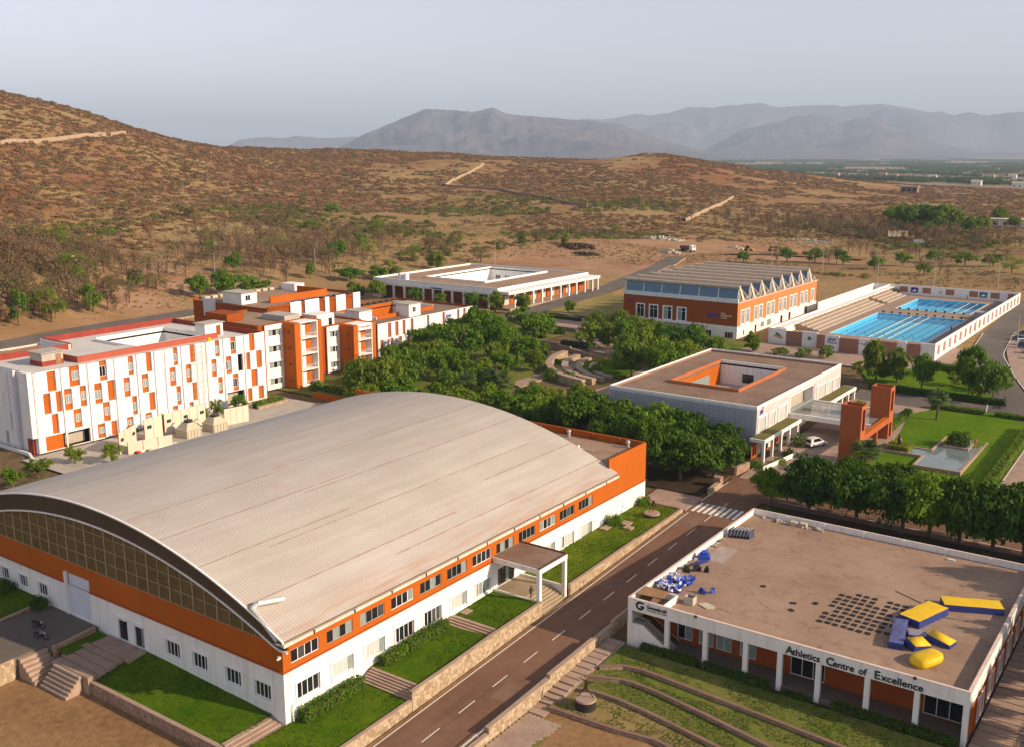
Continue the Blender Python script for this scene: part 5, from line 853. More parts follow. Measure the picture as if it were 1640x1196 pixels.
for i, (y0, y1) in enumerate(((105.6, 124.4), (140.8, 158.6))):
    MB().box(ex1+.03, 9.6, y0, y1, 6.9, 7.5).build('canopy', white, en); MB().box(ex1+.1, 9.3, y0+.3, y1-.3, 7.503, 7.53).build('canopy_planting', moss, en)
    for y in np.arange(y0+.25, y1, 4.2): MB().box(9.05, 9.55, y-.25, y+.25, 2.8, 6.895).build('column', white, en)
    for y in np.arange(y0+1.2, y1-2, 5.4): window(en, (ex1+.01, y, 3.6), EY, EZ, EX, (0, 2.2, 0, 2.8), -.02, 2, orange, gdark, 'door', trim=.35)
MB().box(6.75, 9.3, 124.0, 124.4, 3, 6.88).build('canopy_end_wall', white, en)
# glass porte-cochere and orange towers
pc = thing('drive_through_canopy', (14, 130, 3.5), 'glass drive-through canopy between entrance building and orange towers', 'canopy')
MB().box(6.9, 22.6, 124.9, 125.3, 7.3, 8.25).box(6.9, 22.6, 138.3, 138.7, 7.3, 8.25).build('beam', white, pc)
gm = bpy.data.materials.new('canopy_glass'); gm.use_nodes = True; n = gm.node_tree.nodes; L = gm.node_tree.links; b = n['Principled BSDF']; b.inputs['Base Color'].default_value = (.30, .32, .30, 1); b.inputs['Roughness'].default_value = .15; tr = n.new('ShaderNodeBsdfTransparent'); ms = n.new('ShaderNodeMixShader'); ms.inputs[0].default_value = .6; L.new(tr.outputs[0], ms.inputs[1]); L.new(b.outputs[0], ms.inputs[2]); L.new(ms.outputs[0], n['Material Output'].inputs[0])
for i in range(6):
    for j in range(5): MB().box(7.0+2.55*i+.03, 7.0+2.55*(i+1)-.03, 125.35+2.58*j+.03, 125.35+2.58*(j+1)-.03, 8.05, 8.09).build('glass_pane', gm, pc)
fr = MB()
for i in range(7): fr.box(6.97+2.55*i, 7.03+2.55*i, 125.35, 138.25, 7.9, 8.04)
for j in range(6): fr.box(6.98, 22.3, 125.32+2.58*j, 125.38+2.58*j, 7.92, 8.02)
fr.build('frame', greymetal, pc)
for i, y0 in enumerate((113.7, 131.8)):
    y1 = y0+2.9; t = thing('gateway_tower', (22, y0+1.4, 3.5), f"{('nearer', 'farther')[i]} hollow orange gateway tower beside the round lawn", 'tower', 'orange gateway towers'); top = 14.2
    MB().box(20.3, 24.0, y0, y0+.25, 3.2, top).build('front_wall', terra, t); MB().box(20.3, 24.0, y1-.25, y1, 3.2, top).build('back_wall', terra, t); MB().box(20.3, 20.6, y0+.255, y1-.255, 3.2, top).build('inner_wall', terra, t)
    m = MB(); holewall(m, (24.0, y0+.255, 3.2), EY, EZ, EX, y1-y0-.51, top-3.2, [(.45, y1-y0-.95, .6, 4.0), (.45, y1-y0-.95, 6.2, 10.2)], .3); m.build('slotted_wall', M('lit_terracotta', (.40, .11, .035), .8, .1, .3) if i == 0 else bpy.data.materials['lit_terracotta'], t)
t = thing('gateway_beam', (23.4, 124, 7.5), 'long orange beam joining the two gateway towers', 'beam'); MB().box(23.1, 23.98, 116.62, 131.78, 7.3, 8.35).build('web', terra, t); MB().box(23.05, 24.03, 116.62, 131.78, 8.354, 8.45).build('coping', orange, t); MB().box(23.2, 23.9, 124.6, 125.2, 3.2, 7.29).build('pier', terra, t)
# ================================================================== white checkered hostel
FX = -104.84
R1 = [(37.2,38.5,14.0,17.8,0),(41.7,43.4,14.1,18.0,2),(48.1,49.3,14.1,18.0,3),(54.5,55.3,14.1,17.9,1),(58.7,59.6,14.0,18.0,0),(65.3,66.0,14.2,18.0,1),(69.5,70.4,14.1,18.0,0),(76.1,76.9,14.3,17.9,1),(80.3,81.4,14.2,18.0,3),(85.6,86.7,14.1,18.0,0),(36.1,37.1,9.8,13.8,0),(38.6,39.3,9.8,13.8,0),(40.2,41.5,9.7,13.9,2),(43.6,44.5,9.8,13.9,2),(46.7,47.9,9.7,13.8,1),(49.6,50.7,9.8,13.9,0),(53.2,54.2,9.8,13.8,2),(57.4,58.5,9.9,13.8,2),(64.1,65.2,10.0,13.9,2),(68.2,69.2,10.0,13.9,2),(74.9,75.8,10.0,13.9,2),(78.8,79.9,10.0,13.9,3),(82.1,83.1,10.1,13.9,4),(83.9,85.2,9.9,13.9,0),(87.4,88.6,9.9,13.9,0),(37.4,38.3,5.7,9.6,0),(41.9,43.1,5.9,9.6,2),(48.2,49.3,5.8,9.7,2),(54.8,55.5,5.8,9.7,1),(58.8,59.8,5.9,9.7,0),(65.5,66.2,5.7,9.8,1),(69.6,70.4,5.9,9.8,0),(76.4,77.2,6.0,9.8,1),(80.5,81.6,5.9,9.8,3),(85.7,87.1,5.9,9.8,0),(35.8,39.3,2.6,5.5,0),(39.7,44.6,2.6,5.4,4),(46.7,47.9,2.7,5.6,2),(49.7,50.6,2.6,5.6,0),(53.3,54.3,3.2,5.6,2),(57.6,58.7,3.2,5.6,2),(64.3,65.2,3.3,5.7,1),(68.5,69.2,3.4,5.7,1),(78.6,83.1,2.7,5.8,4),(84.0,85.3,2.7,5.8,0),(87.6,88.7,2.7,5.8,0)]
def checker(root, FXx, y0, y1, floors, rects, back, dmat, pw=1.25, proud=.12, recess=.7, N=EX):
    """screen panels one by one, leaving coloured recesses where rects are"""
    mb = MB(); holewall(mb, (FXx, y0, floors[0]), EY, EZ, EX, y1-y0, floors[-1]-floors[0], [(a-y0, b_-y0, c-floors[0], d-floors[0]) for a, b_, c, d, k in rects], recess, 0, 1); mb.build('facade', [white, white], root)
    bk = MB()
    for a, b_, c, d, k in rects:
        if k == 4: MB().box(FXx-recess-1.6, FXx-recess-1.5, a, b_, c, d).build('shaded_opening', concrete, root); continue
        MB().box(FXx-recess-.1, FXx-recess, a-.02, b_+.02, c-.02, d+.02).build('recess_panel', back, root)
        if k in (1, 2, 3):
            h = d-c; zz0 = c+(h*.22 if k != 2 else h*.3); w = (b_-a); u0, u1 = (a+.1, b_-.1) if k != 2 else (a+w*.35, b_-.05)
            window(root, (FXx-recess+.01, 0, 0), EY, EZ, EX, (u0, u1, zz0, zz0+h*(.42 if k < 3 else .5)), -.01, 2 if w > 1.2 else 1, white2, gdark if k == 3 else gpale, fw=.06)
    for i in range(len(floors)-1):
        f0, f1 = floors[i], floors[i+1]; cuts = sorted((a, b_) for a, b_, c, d, k in rects if c < f1-1 and d > f0+1); y = y0+.1
        for a, b_ in cuts+[(y1-.1, y1)]:
            if a-y > .35:
                nn = max(1, round((a-y)/pw)); w = (a-y)/nn
                for j in range(nn): MB().box(FXx+.004, FXx+proud+rnd.uniform(-.03, .03), y+j*w+.03, y+(j+1)*w-.03, f0+.06, f1-.06).build('screen_panel', dmat, root)
            y = max(y, b_)
d1 = thing('checkered_hostel', (-120, 62, 2.6), 'four storey hostel with white screens and orange recesses in a checkered pattern', 'building')
sp_ = M('perforated_screen', (.76, .74, .76), .6, .05, .6)
checker(d1, FX, 34.4, 90, [2.5, 5.75, 9.75, 13.9, 17.95], [(r[0]-.06, r[1]+.34, *r[2:]) for r in R1], orange, sp_, recess=.36)
for y in (39.9, 45.5, 51.3, 56.4, 60.6, 63.1, 67.2, 73.6, 78.2, 84.0): MB().box(FX+.13, FX+.42, y-.14, y+.14, 2.6, 18.0).build('vertical_fin', white, d1)
rects2 = [(3.0, 4.2, 13.9, 17.3), (6.2, 7.2, 9.9, 13.2), (4.0, 5.2, 5.9, 9.2), (6.6, 7.6, 2.8, 5.3)]
mb = MB(); holewall(mb, (FX-21, 34.4, 2), EX, EZ, -EY, 21, 16, [(21-b_-4, 21-a-4, c-2, d-2) for a, b_, c, d in rects2], .5); mb.build('end_wall', white, d1)
for a, b_, c, d in rects2: MB().box(FX-b_-4.02, FX-a-3.98, 34.9, 35, c, d).build('recess_panel', brick, d1)
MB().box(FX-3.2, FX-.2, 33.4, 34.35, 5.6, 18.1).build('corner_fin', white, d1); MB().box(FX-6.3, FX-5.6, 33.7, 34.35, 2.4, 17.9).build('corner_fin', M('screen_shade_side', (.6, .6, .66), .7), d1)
MB().box(FX-3, FX-1.2, 33.9, 34.38, 2.2, 5.55).build('corner_panel', maroon, d1)
for x in (-112.4, -114.6): 
    for z0 in (5.9, 9.9, 13.9): MB().box(x-.9, x+.9, 34.2, 34.38, z0, z0+3.6).build('screen_panel', sp_, d1)
dw = (-129.5, -114.8, 63.5, 81)
mb = MB(); holewall(mb, (-137.8, 34.6, 17.0), EX, EY, EZ, 137.8-105, 55.3, [(0, 11.2, 0, 20.5), (dw[0]+137.8, dw[1]+137.8, dw[2]-34.6, dw[3]-34.6)], .4); mb.build('roof', roofwhite, d1)
MB().box(dw[0]-.25, dw[0], dw[2], dw[3], 8, 17.9).box(dw[1], dw[1]+.25, dw[2]-.25, dw[3]+.25, 8, 17.6).box(dw[0], dw[1], dw[3], dw[3]+.25, 8, 17.9).box(dw[0], dw[1], dw[2]-.25, dw[2], 8, 17.6).box(dw[0], dw[1], dw[2], dw[3], 7.5, 8).build('light_well', white, d1)
MB().box(-137.9, -105, 89.7, 90, 2.6, 18.0).box(-137.9, -137.6, 55.3, 89.69, 2.6, 18.0).box(-126.6, -126.3, 34.7, 55.0, 2.6, 18.0).box(-137.6, -126.31, 55.0, 55.29, 2.6, 18.0).build('rear_wall', white, d1)
MB().box(-137.58, -137.3, 55.6, 89.4, 17.01, 18.3).box(-137.29, -105.3, 89.41, 89.69, 17.01, 18.1).box(-126.28, -126.0, 34.9, 54.7, 17.01, 18.2).box(-137.2, -126.4, 55.3, 55.6, 17.01, 18.2).build('parapet', maroon, d1)
MB().box(-111.6, -111.2, 47.5, 82, 17.01, 18.2).box(-118.0, -111.61, 47.5, 47.9, 17.01, 18.2).build('roof_divider', M('salmon_paint', (.36, .085, .05), .8, .1, .5), d1); MB().box(-118.2, -111.65, 47.95, 63, 17.02, 17.6).build('raised_roof', roofwhite, d1)
MB().box(-117.7, -113.3, 41.3, 45.8, 17.01, 18.0).build('stair_hut_base', maroon, d1); MB().box(-117.68, -113.32, 41.32, 45.78, 18.0, 19.6).build('stair_hut', concrete, d1); MB().box(-118.1, -112.9, 40.9, 46.2, 19.604, 19.75).build('stair_hut_roof', concrete, d1); MB().box(-113.29, -113.25, 44.2, 45.3, 17.1, 19.2).build('stair_hut_door', ply, d1)
MB().box(-117.0, -113.6, 80.5, 85.5, 17.01, 20.0).build('lift_hut', white, d1); MB().box(-117.4, -113.2, 80.1, 85.9, 20.004, 20.15).build('lift_hut_roof', concrete, d1); MB().box(-113.59, -113.55, 83.6, 84.8, 17.1, 19.4).build('lift_hut_door', brick, d1)
tag(MB().tube((-108.5, 77.5, 17.01), (-108.5, 77.5, 17.9), .5, .45, 10).tube((-108.5, 77.5, 17.9), (-108.5, 77.5, 18.1), .45, .1, 10).build('water_drum', yellow), 'small yellow drum on the checkered hostel roof', 'drum')
t = thing('scaffold', (-104.2, 71.5, 2.6), 'thin bamboo scaffold standing against the checkered hostel front', 'scaffold'); m = MB()
for y in (69.9, 71.3, 72.7):
    for x in (-104.1, -103.2): m.tube((x, y, 2.6), (x, y, 18.6), .035, .035, 4)
m.build('standard', tan, t); m = MB()
for k in range(12): m.tube((-104.1, 69.7, 3.8+1.25*k), (-104.1, 72.9, 3.8+1.25*k), .025, .025, 4).tube((-103.2, 69.7, 3.8+1.25*k), (-103.2, 72.9, 3.8+1.25*k), .025, .025, 4)
m.build('ledger', tan, t)
# ---- residential towers of the orange hostel
def block(name, label, x0, x1, y0, y1, z0, z1, wall=brick):
    t = thing(name, ((x0+x1)/2, (y0+y1)/2, z0), label, 'building'); MB().box(x0, x1, y0, y1, z0, z1-.5).build('wall', wall, t); MB().box(x0+.3, x1-.3, y0+.3, y1-.3, z1-.496, z1-.45).build('roof', roofgrey, t)
    MB().box(x0-.02, x1+.02, y0-.02, y0+.28, z1-.494, z1).box(x0-.02, x1+.02, y1-.28, y1+.02, z1-.494, z1).box(x0-.02, x0+.28, y0+.285, y1-.285, z1-.494, z1).box(x1-.28, x1+.02, y0+.285, y1-.285, z1-.494, z1).build('parapet', brick if wall is brick else wall, t); return t
def bays(t, x, xw, y0, yfin0, yfin1, ybal1, z0, nfl, fh):
    """white window bay set back, deep orange fin wall, white balcony bay"""
    zt = z0+nfl*fh; hw = [(1.0, yfin0-y0-.6, fh*k+1.1, fh*k+2.6) for k in range(nfl)]
    mb = MB(); holewall(mb, (xw, y0, z0), EY, EZ, EX, yfin0-y0, zt-z0, hw, .25); mb.build('window_bay', white, t); MB().box(xw-2, xw-.01, y0-.25, y0-.004, z0, zt).build('bay_side', brick, t)
    for r in hw: window(t, (xw, y0, z0), EY, EZ, EX, r, .2, 3, white2, [gpale, gdark, gpale]); MB().box(xw+.003, xw+.4, y0+r[0]-.2, y0+r[1]+.2, z0+r[3]+.12, z0+r[3]+.22).build('sunshade', white, t)
    MB().box(xw-2, x+.9, yfin0, yfin1, z0, zt+.15).build('fin_wall', orange, t)
    for k in range(nfl): MB().box(x-1.2, x-.8, yfin0-.16, yfin0-.003, z0+fh*k+1.6, z0+fh*k+2.0).build('wall_lamp', darkmetal, t)
    MB().box(xw-1, x-1.4, yfin1, ybal1, z0, zt).build('balcony_back', white, t)
    for k in range(nfl+1): MB().box(x-1.39, x+.5, yfin1+.02, ybal1-.3, z0+fh*k-.12, z0+fh*k+.12).build('balcony_slab', white, t)
    MB().box(x-1.39, x+.5, ybal1-.29, ybal1, z0, zt).build('balcony_pier', white, t); MB().box(x+.1, x+.5, yfin1+.02, yfin1+.5, z0+.13, zt-.13).build('balcony_pier', white, t); MB().box(xw-1, x+.6, ybal1+.004, ybal1+1.2, z0, zt+.1).build('edge_wall', orange, t)
    for k in range(nfl):
        window(t, (x-1.39, yfin1, z0+fh*k), EY, EZ, EX, (1.3, 2.5, .2, 2.6), -.01, 1, white2, gpale, 'balcony_door'); MB().box(x-1.38, x-1.3, ybal1-2.4, ybal1-.7, z0+fh*k+.3, z0+fh*k+3.2).build('balcony_panel', orange, t)
        m = MB().tube((x+.45, yfin1+.5, z0+fh*k+1.1), (x+.45, ybal1-.3, z0+fh*k+1.1), .035, None, 5)
        for j in range(7): yy = yfin1+.7+(ybal1-yfin1-1.1)*j/6; m.tube((x+.45, yy, z0+fh*k+.1), (x+.45, yy, z0+fh*k+1.1), .02, None, 4)
        m.build('balcony_rail', white, t)
ta = block('hostel_tower', 'tall orange hostel tower with four balconies beside the checkered hostel', -131, -108.7, 91.5, 107.6, 3, 18.7); bays(ta, -104.9, -108.2, 93.2, 98.6, 100.4, 106.4, 3.1, 4, 3.85)
MB().box(-128, -120, 92, 97, 18.26, 20.2).build('roof_tank_room', brick, ta); MB().box(-118, -110, 101, 106, 18.26, 19.6).build('roof_tank_room', concrete, ta)
tb = block('hostel_tower', 'lower orange hostel tower behind, with a red sign at its top', -122, -109.5, 112.2, 126.8, 3.5, 15.6); bays(tb, -104.9, -109.0, 113.8, 118.2, 119.8, 125.4, 3.6, 3, 3.9)
MB().box(-104.38, -104.3, 120.4, 125.1, 13.9, 15.25).build('sign_board', sign_white, tb); text('Herofles', tb, (-104.28, 120.9, 14.5), SIDE, .5, 3.8, sign_red, bold=.02); MB().box(-104.29, -104.27, 121.1, 124.6, 14.15, 14.22).build('sign_rule', sign_red, tb)
MB().box(-116, -110.5, 112, 118, 15.1, 18.3).build('roof_stair_room', white, tb); MB().box(-110.49, -110.45, 116, 117.2, 15.3, 17.2).build('roof_stair_door', gdark, tb)
MB().box(-118, -112.5, 107.7, 112.1, 3, 14).build('link_wall', brick, tb)
# striped block C and back block D
RC = [(134.9,136.2,4.6,8.6,0),(138.0,139.4,8.9,12.9,0),(141.0,142.3,8.9,12.9,0),(144.0,145.2,8.9,12.9,0),(147.4,148.6,8.9,12.9,0),(154.4,155.4,8.9,12.9,0),(161.3,162.4,8.9,12.9,0),(168.1,169.2,8.9,12.9,0),(171.0,172.2,8.9,12.9,0),(174.4,175.2,8.9,12.9,0),(138.9,140.2,4.6,8.6,0),(142.4,143.6,4.6,8.6,1),(146,147.2,4.6,8.6,0),(150,151.2,4.6,8.6,1),(154,155.2,4.6,8.6,0),(158,159.2,4.6,8.6,1),(163,164.2,4.6,8.6,0),(168,169.2,4.6,8.6,1)]
tc = thing('striped_hostel', (-125, 155, 4), 'two storey hostel wing with white and brown vertical stripes above the garden trees', 'building')
checker(tc, -110.6, 134, 175.7, [4.1, 8.75, 13.1], RC, M('stripe_brown', (.33, .10, .035), .8, .1, .4), sp_, 1.2, .1, .32)
cc = (-134, -118, 142, 166); mb = MB(); holewall(mb, (-140.8, 134.1, 12.6), EX, EY, EZ, 30, 41.5, [(cc[0]+140.8, cc[1]+140.8, cc[2]-134.1, cc[3]-134.1)], .3); mb.build('roof', roofbrown, tc)
MB().box(-141, -110.7, 134, 134.1, 4, 13.1).box(-141, -140.8, 134.1, 175.7, 4, 13.2).box(-140.8, -110.7, 175.5, 175.7, 4, 13.2).build('wall', brick, tc)
MB().box(cc[0]-.3, cc[0], cc[2], cc[3], 5, 13.5).build('court_parapet', orange, tc); MB().box(cc[1], cc[1]+.3, cc[2], cc[3], 5, 13.7).build('court_parapet', orange, tc); MB().box(cc[0], cc[1], cc[3], cc[3]+.3, 5, 13.9).build('court_wall', white, tc); MB().box(cc[0], cc[1], cc[2]-.3, cc[2], 5, 13.4).build('court_wall', white, tc); MB().box(cc[0], cc[1], cc[2], cc[3], 4.6, 5).build('court_floor', roofbrown, tc)
MB().box(-118.5, -113.8, 150.5, 155.5, 12.61, 16.2).build('roof_room', white, tc); window(tc, (-113.79, 152, 13.8), EY, EZ, EX, (0, 1.4, 0, 1.6), -.01, 2, white2, gdark); MB().box(-119, -113.4, 150, 156, 16.204, 16.35).build('roof_room_top', concrete, tc)
MB().box(-124, -118.6, 135.5, 140.5, 12.61, 15.6).build('roof_room', white, tc); MB().box(-124.4, -118.2, 135.2, 140.8, 15.604, 15.7).build('roof_room_top', concrete, tc)
text('JSW', tc, (-110.4, 162.6, 11.0), SIDE, 1.0, 3.0, sign_blue, shear=.25, bold=.02)
for i in range(14): MB().box(-140.2+i*.0, -139.2, 136+2.8*i, 137.6+2.8*i, 12.61, 13.2).build('solar_panel', darkmetal, tc)
td = thing('orange_hostel', (-154, 138, 4), 'orange hostel block with white screens behind the balcony towers', 'building')
MB().box(-170, -138.6, 120.5, 156.4, 3.5, 16.4).build('wall', brick, td)
for a, b_, c in ((128.6, 132.6, 0), (134.1, 139.5, 0), (141.9, 143.5, 0), (146.3, 150.2, 0), (153.4, 156.3, 0)): MB().box(-138.5, -138.1, a, b_, 6, 17.3).build('screen_panel', sp_, td)
MB().box(-138.59, -138.2, 120.5, 156.4, 16.404, 17.0).box(-170, -169.7, 120.5, 156.4, 16.404, 17.2).box(-169.69, -138.6, 156.1, 156.4, 16.404, 17.2).build('parapet', brick, td)
MB().box(-169.6, -138.7, 120.8, 156.0, 16.404, 16.5).build('roof', roofgrey, td); MB().box(-146, -145.5, 128, 150, 16.51, 18.4).box(-158, -146.01, 149.5, 150, 16.51, 18.4).build('court_parapet', orange, td)
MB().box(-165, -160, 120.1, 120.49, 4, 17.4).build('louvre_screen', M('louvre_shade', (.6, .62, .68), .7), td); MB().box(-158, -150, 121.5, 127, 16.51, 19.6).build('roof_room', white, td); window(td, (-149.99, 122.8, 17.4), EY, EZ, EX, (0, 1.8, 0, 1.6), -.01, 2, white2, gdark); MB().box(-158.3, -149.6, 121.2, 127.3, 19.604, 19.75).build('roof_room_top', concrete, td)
MB().box(-166, -160, 150.5, 154.5, 16.51, 18.6).build('roof_room', white, td)
for i in range(12): MB().box(-168.9, -167, 122.5+2.7*i, 124.3+2.7*i, 16.6, 17.3).build('solar_panel', tan, td)
for i in range(9): MB().box(-140.6, -139.2, 131+2.7*i, 132.6+2.7*i, 16.6, 17.25).build('solar_panel', darkmetal, td)
# ================================================================== white courtyard building
cb = thing('courtyard_building', (-156, 241, 6.4), 'low white courtyard building with columns and a sunken white court', 'building')
bx0, bx1, by0, by1, bt = -185.2, -128, 212.3, 271.3, 13.1; co = (-170.5, -143.5, 225.6, 265.5)
mb = MB(); holewall(mb, (bx0+.3, by0+.3, 12.45), EX, EY, EZ, bx1-bx0-.6, by1-by0-.6, [(co[0]-bx0-.3, co[1]-bx0-.3, co[2]-by0-.3, co[3]-by0-.3)], .4); mb.build('roof', roofgrey, cb)
MB().box(bx0, bx1, by0, by0+.3, 10.9, bt).box(bx0, bx0+.3, by0+.31, by1, 6, bt).box(bx0+.31, bx1, by1-.3, by1, 6, bt).box(bx1-.3, bx1, by0+.31, by1-.31, 12.0, bt).build('parapet', white, cb)
MB().box(bx1+.004, -122.7, by0-1, by1, 11.3, 12.2).build('verandah_roof', white, cb); MB().box(bx0, bx1+.5, by0-.5, by0-.004, 10.7, 11.6).build('front_beam', white, cb)
MB().box(co[0]-.3, co[0], co[2]-.3, co[3]+.3, 7, 13.15).box(co[1], co[1]+.3, co[2]-.3, co[3]+.3, 7, 13.15).box(co[0], co[1], co[2]-.3, co[2], 7, 13.1).box(co[0], co[1], co[3], co[3]+.3, 7, 13.1).box(co[0], co[1], co[2], co[3], 6.8, 7).build('court_wall', white, cb)
for a in (-168, -163.5, -158): window(cb, (a, co[3]-.01, 8), EX, EZ, -EY, (0, 2.4, 0, 2), -.01, 2, white2, gdark)
MB().box(bx0+.31, bx1-.31, by0+3.2, by0+3.4, 6, 12.4).build('front_wall', brick, cb); MB().box(bx1-.35, bx1-.31, by0+.4, by1-.4, 6, 12).build('side_wall', orange, cb)
for x in (-181.1, -174.9, -169.7, -165.3, -160.8, -156.3, -151.7, -147.6, -142.5, -136.9, -131.6, -128.3): MB().box(x-.35, x+.35, by0-.45, by0+.2, 5.8, 10.69).build('column', white, cb)
MB().box(bx0, -181.5, by0-.44, by0+3, 5.8, 10.69).build('end_wall', white, cb)
for y in (215.3, 220.9, 226.4, 231.9, 237.6, 243.9, 249.5, 254.7, 260.6, 266.1, 270): MB().box(-123.4, -122.8, y-.3, y+.3, 5.8, 11.29).build('column', white, cb)
for i, y in enumerate((216.4, 222, 227.5, 233, 238.8, 245, 250.6, 255.8)): window(cb, (bx1-.30, y, 6.9), EY, EZ, EX, (0, 3.2, 0, 3), -.02, 2, white2, gdark if i % 4 == 2 else gcurt)
MB().box(bx1, -122.2, by0-1, by1, 5.5, 6.75).build('plinth', sstep, cb)
for x in np.arange(bx0+5, bx1-2, 6): MB().box(x-.2, x+.2, by0+.31, by0+.5, 12.46, bt-.02).build('parapet_pier', white, cb)
for i, (x, y) in enumerate(((-175.2, 216.5), (-172.6, 216.5))): tag(MB().tube((x, y, 12.46), (x, y, 14.6), 1.05, 1.05, 16).tube((x, y, 14.6), (x, y, 14.95), 1.05, .4, 16).build('water_tank', whiteplastic), f"white round water tank on the courtyard building roof, {('left', 'right')[i]} one of two", 'water tank', 'white roof water tanks')
MB().box(-157, -152, by0-.56, by0-.505, 10.95, 11.4).build('sign_strip', M('teal_sign', (.02, .12, .2), .6), cb)
# ================================================================== sawtooth roofed hall
ci = thing('sawtooth_hall', (-58, 240, 6.2), 'orange and white training hall with sawtooth roof and blue front skylight', 'building')
ix0, ix1, iy0, iy1 = -76.2, -39.2, 206.5, 272.5; bz, tz = 9.4, 16.1
fw = [(-71.6,-69.1,9.6,13.4),(-67.2,-64.6,9.6,13.4),(-62.6,-60,9.6,13.4),(-58,-55.4,9.6,13.4)]; lw = [(-67.4,-63.8,5.9,7.7),(-62.3,-59.4,5.9,7.7),(-42.9,-40.4,5.9,7.7),(-50,-47,5.9,7.7)]
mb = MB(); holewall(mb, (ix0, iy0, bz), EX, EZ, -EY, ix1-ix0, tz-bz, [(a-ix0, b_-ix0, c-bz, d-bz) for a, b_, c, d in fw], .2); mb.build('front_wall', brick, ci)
mb = MB(); holewall(mb, (ix0, iy0-.03, 5), EX, EZ, -EY, ix1-ix0, bz-5, [(a-ix0, b_-ix0, c-5, d-5) for a, b_, c, d in lw], .2); mb.build('front_base', white, ci)
for r in fw: window(ci, (0, iy0, 0), EX, EZ, -EY, r, .1, 2, white2, gdark, trim=.3, transom=.72)
for r in lw: window(ci, (0, iy0-.03, 0), EX, EZ, -EY, r, .15, 3, white2, gdark, trim=.15)
MB().box(-64.5, -48.5, iy0-2.2, iy0-.04, 9.1, 9.5).build('front_canopy', white, ci)
side = [209.0,212.6,218.8,222.4,228.3,231.9,238.2,241.8,247.4,251.0,257.1,260.8,267.0]; hs = [(y, y+2.4, 9.8, 13.7) for y in side]
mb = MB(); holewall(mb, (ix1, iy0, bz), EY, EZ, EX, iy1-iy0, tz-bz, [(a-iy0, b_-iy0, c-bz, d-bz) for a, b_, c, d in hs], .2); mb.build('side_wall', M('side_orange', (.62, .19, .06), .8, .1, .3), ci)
for r in hs: window(ci, (ix1, 0, 0), EY, EZ, EX, r, .1, 1, white2, gpale, trim=.28, transom=.75)
ls = [(211,212,6.3,8),(219.5,221,5.8,8.3),(224,227,6.8,8.5),(229,232.5,6.6,8.6),(240,242,5.9,8.4),(247,249,6.2,8.6),(262,264,6.3,8.7)]
mb = MB(); holewall(mb, (ix1+.03, iy0-.03, 5), EY, EZ, EX, iy1-iy0, bz-5, [(a-iy0, b_-iy0, c-5, d-5) for a, b_, c, d in ls], .2); mb.build('side_base', white, ci)
for r in ls: window(ci, (ix1+.03, 0, 0), EY, EZ, EX, r, .1, 1, white2, gpale if r[1]-r[0] > 2.5 else gdark)
MB().box(ix0, ix0+.3, iy0+.1, iy1, 5, tz).box(ix0+.3, ix1, iy1-.3, iy1, 5, tz).build('rear_wall', orange, ci)
MB().box(ix0-.1, ix1+.1, iy0-.2, iy0+.25, tz+.004, tz+1.2).build('front_gutter', M('pale_gutter', (.62, .66, .68), .6), ci); MB().box(ix0+.3, ix1-.3, iy0+.3, iy1-.3, 15.9, 16.2).build('valley_roof', concrete, ci)
MB().box(ix1-.2, ix1+.25, iy0+.26, iy1, tz+.004, tz+.3).build('side_gutter', M('pink_gutter', (.6, .42, .34), .7), ci)
fin_m = M('fin_cream', (.60, .53, .46), .8, .12, .5); tub = M('ridge_sheet', (.47, .39, .315), .7, .15, .8); pit = 8.05
for k in range(8):
    y = iy0+.35+pit*k; cz_ = 20.6
    for j in range(6): xa = ix0+.4+(ix1-ix0-.8)*j/6; xb = ix0+.4+(ix1-ix0-.8)*(j+1)/6; MB().extr([(xa+.12, y, 17.2), (xb-.12, y, 17.2), (xb-.12, y+.55, 20.3), (xa+.12, y+.55, 20.3)], (0, .08, 0)).build('skylight_pane', gblue, ci)
    MB().extr([(ix0+.3, y-.05, 16.9), (ix0+.3, y+.2, 16.9), (ix0+.3, y+.9, 20.4), (ix0+.3, y+.6, 20.4)], (ix1-ix0-.6, 0, 0)).build('skylight_frame', white, ci)
    for q in ((y+.7, 20.45, y+pit, 16.5),): MB().extr([(ix0+.2, q[0], q[1]), (ix0+.2, q[2], q[3]), (ix0+.2, q[2], q[3]-.2), (ix0+.2, q[0], q[1]-.2)], (ix1-ix0-.4, 0, 0)).build('roof_slope', tub, ci)
    m = MB(); m.tube((ix0-.1, y+.5, cz_-.0), (ix1+.1, y+.5, cz_-.0), .55, .55, 12)
    m.build('ridge_cap', tub, ci)
    MB().extr([(ix1-.15, y+.1, 20.7), (ix1-.15, y+1.2, 20.4), (ix1-.15, y+4.4, 16.5), (ix1-.15, y+3.0, 16.5)], (.2, 0, 0)).build('gable_fin', fin_m, ci)
    m = MB()
    for a, b_ in (((y+.2, 20.3), (y+.2, 16.5)), ((y+.2, 16.6), (y+1.5, 19)), ((y+.2, 18.6), (y+2.2, 16.6)), ((y+4.6, 16.6), (y+6, 17.6)), ((y+6, 17.6), (y+6.2, 16.5)), ((y+1.6, 20), (y+pit, 16.6))): m.tube((ix1-.05, *a), (ix1-.05, *b_), .09, .09, 5)
    m.build('truss', fin_m, ci)
text('citi', ci, (-48.6, iy0-.05, 11.6), FRONT, 1.45, 3.4, sign_blue, bold=.025); m = MB()
for k in range(12): a0, a1 = math.pi*k/12, math.pi*(k+1)/12; m.q(*[(-47.0+1.15*r_*math.cos(a), iy0-.06, 12.75+.75*r_*math.sin(a)) for a, r_ in ((a0, .85), (a0, 1), (a1, 1), (a1, .85))])
m.build('logo_arc', sign_red, ci)
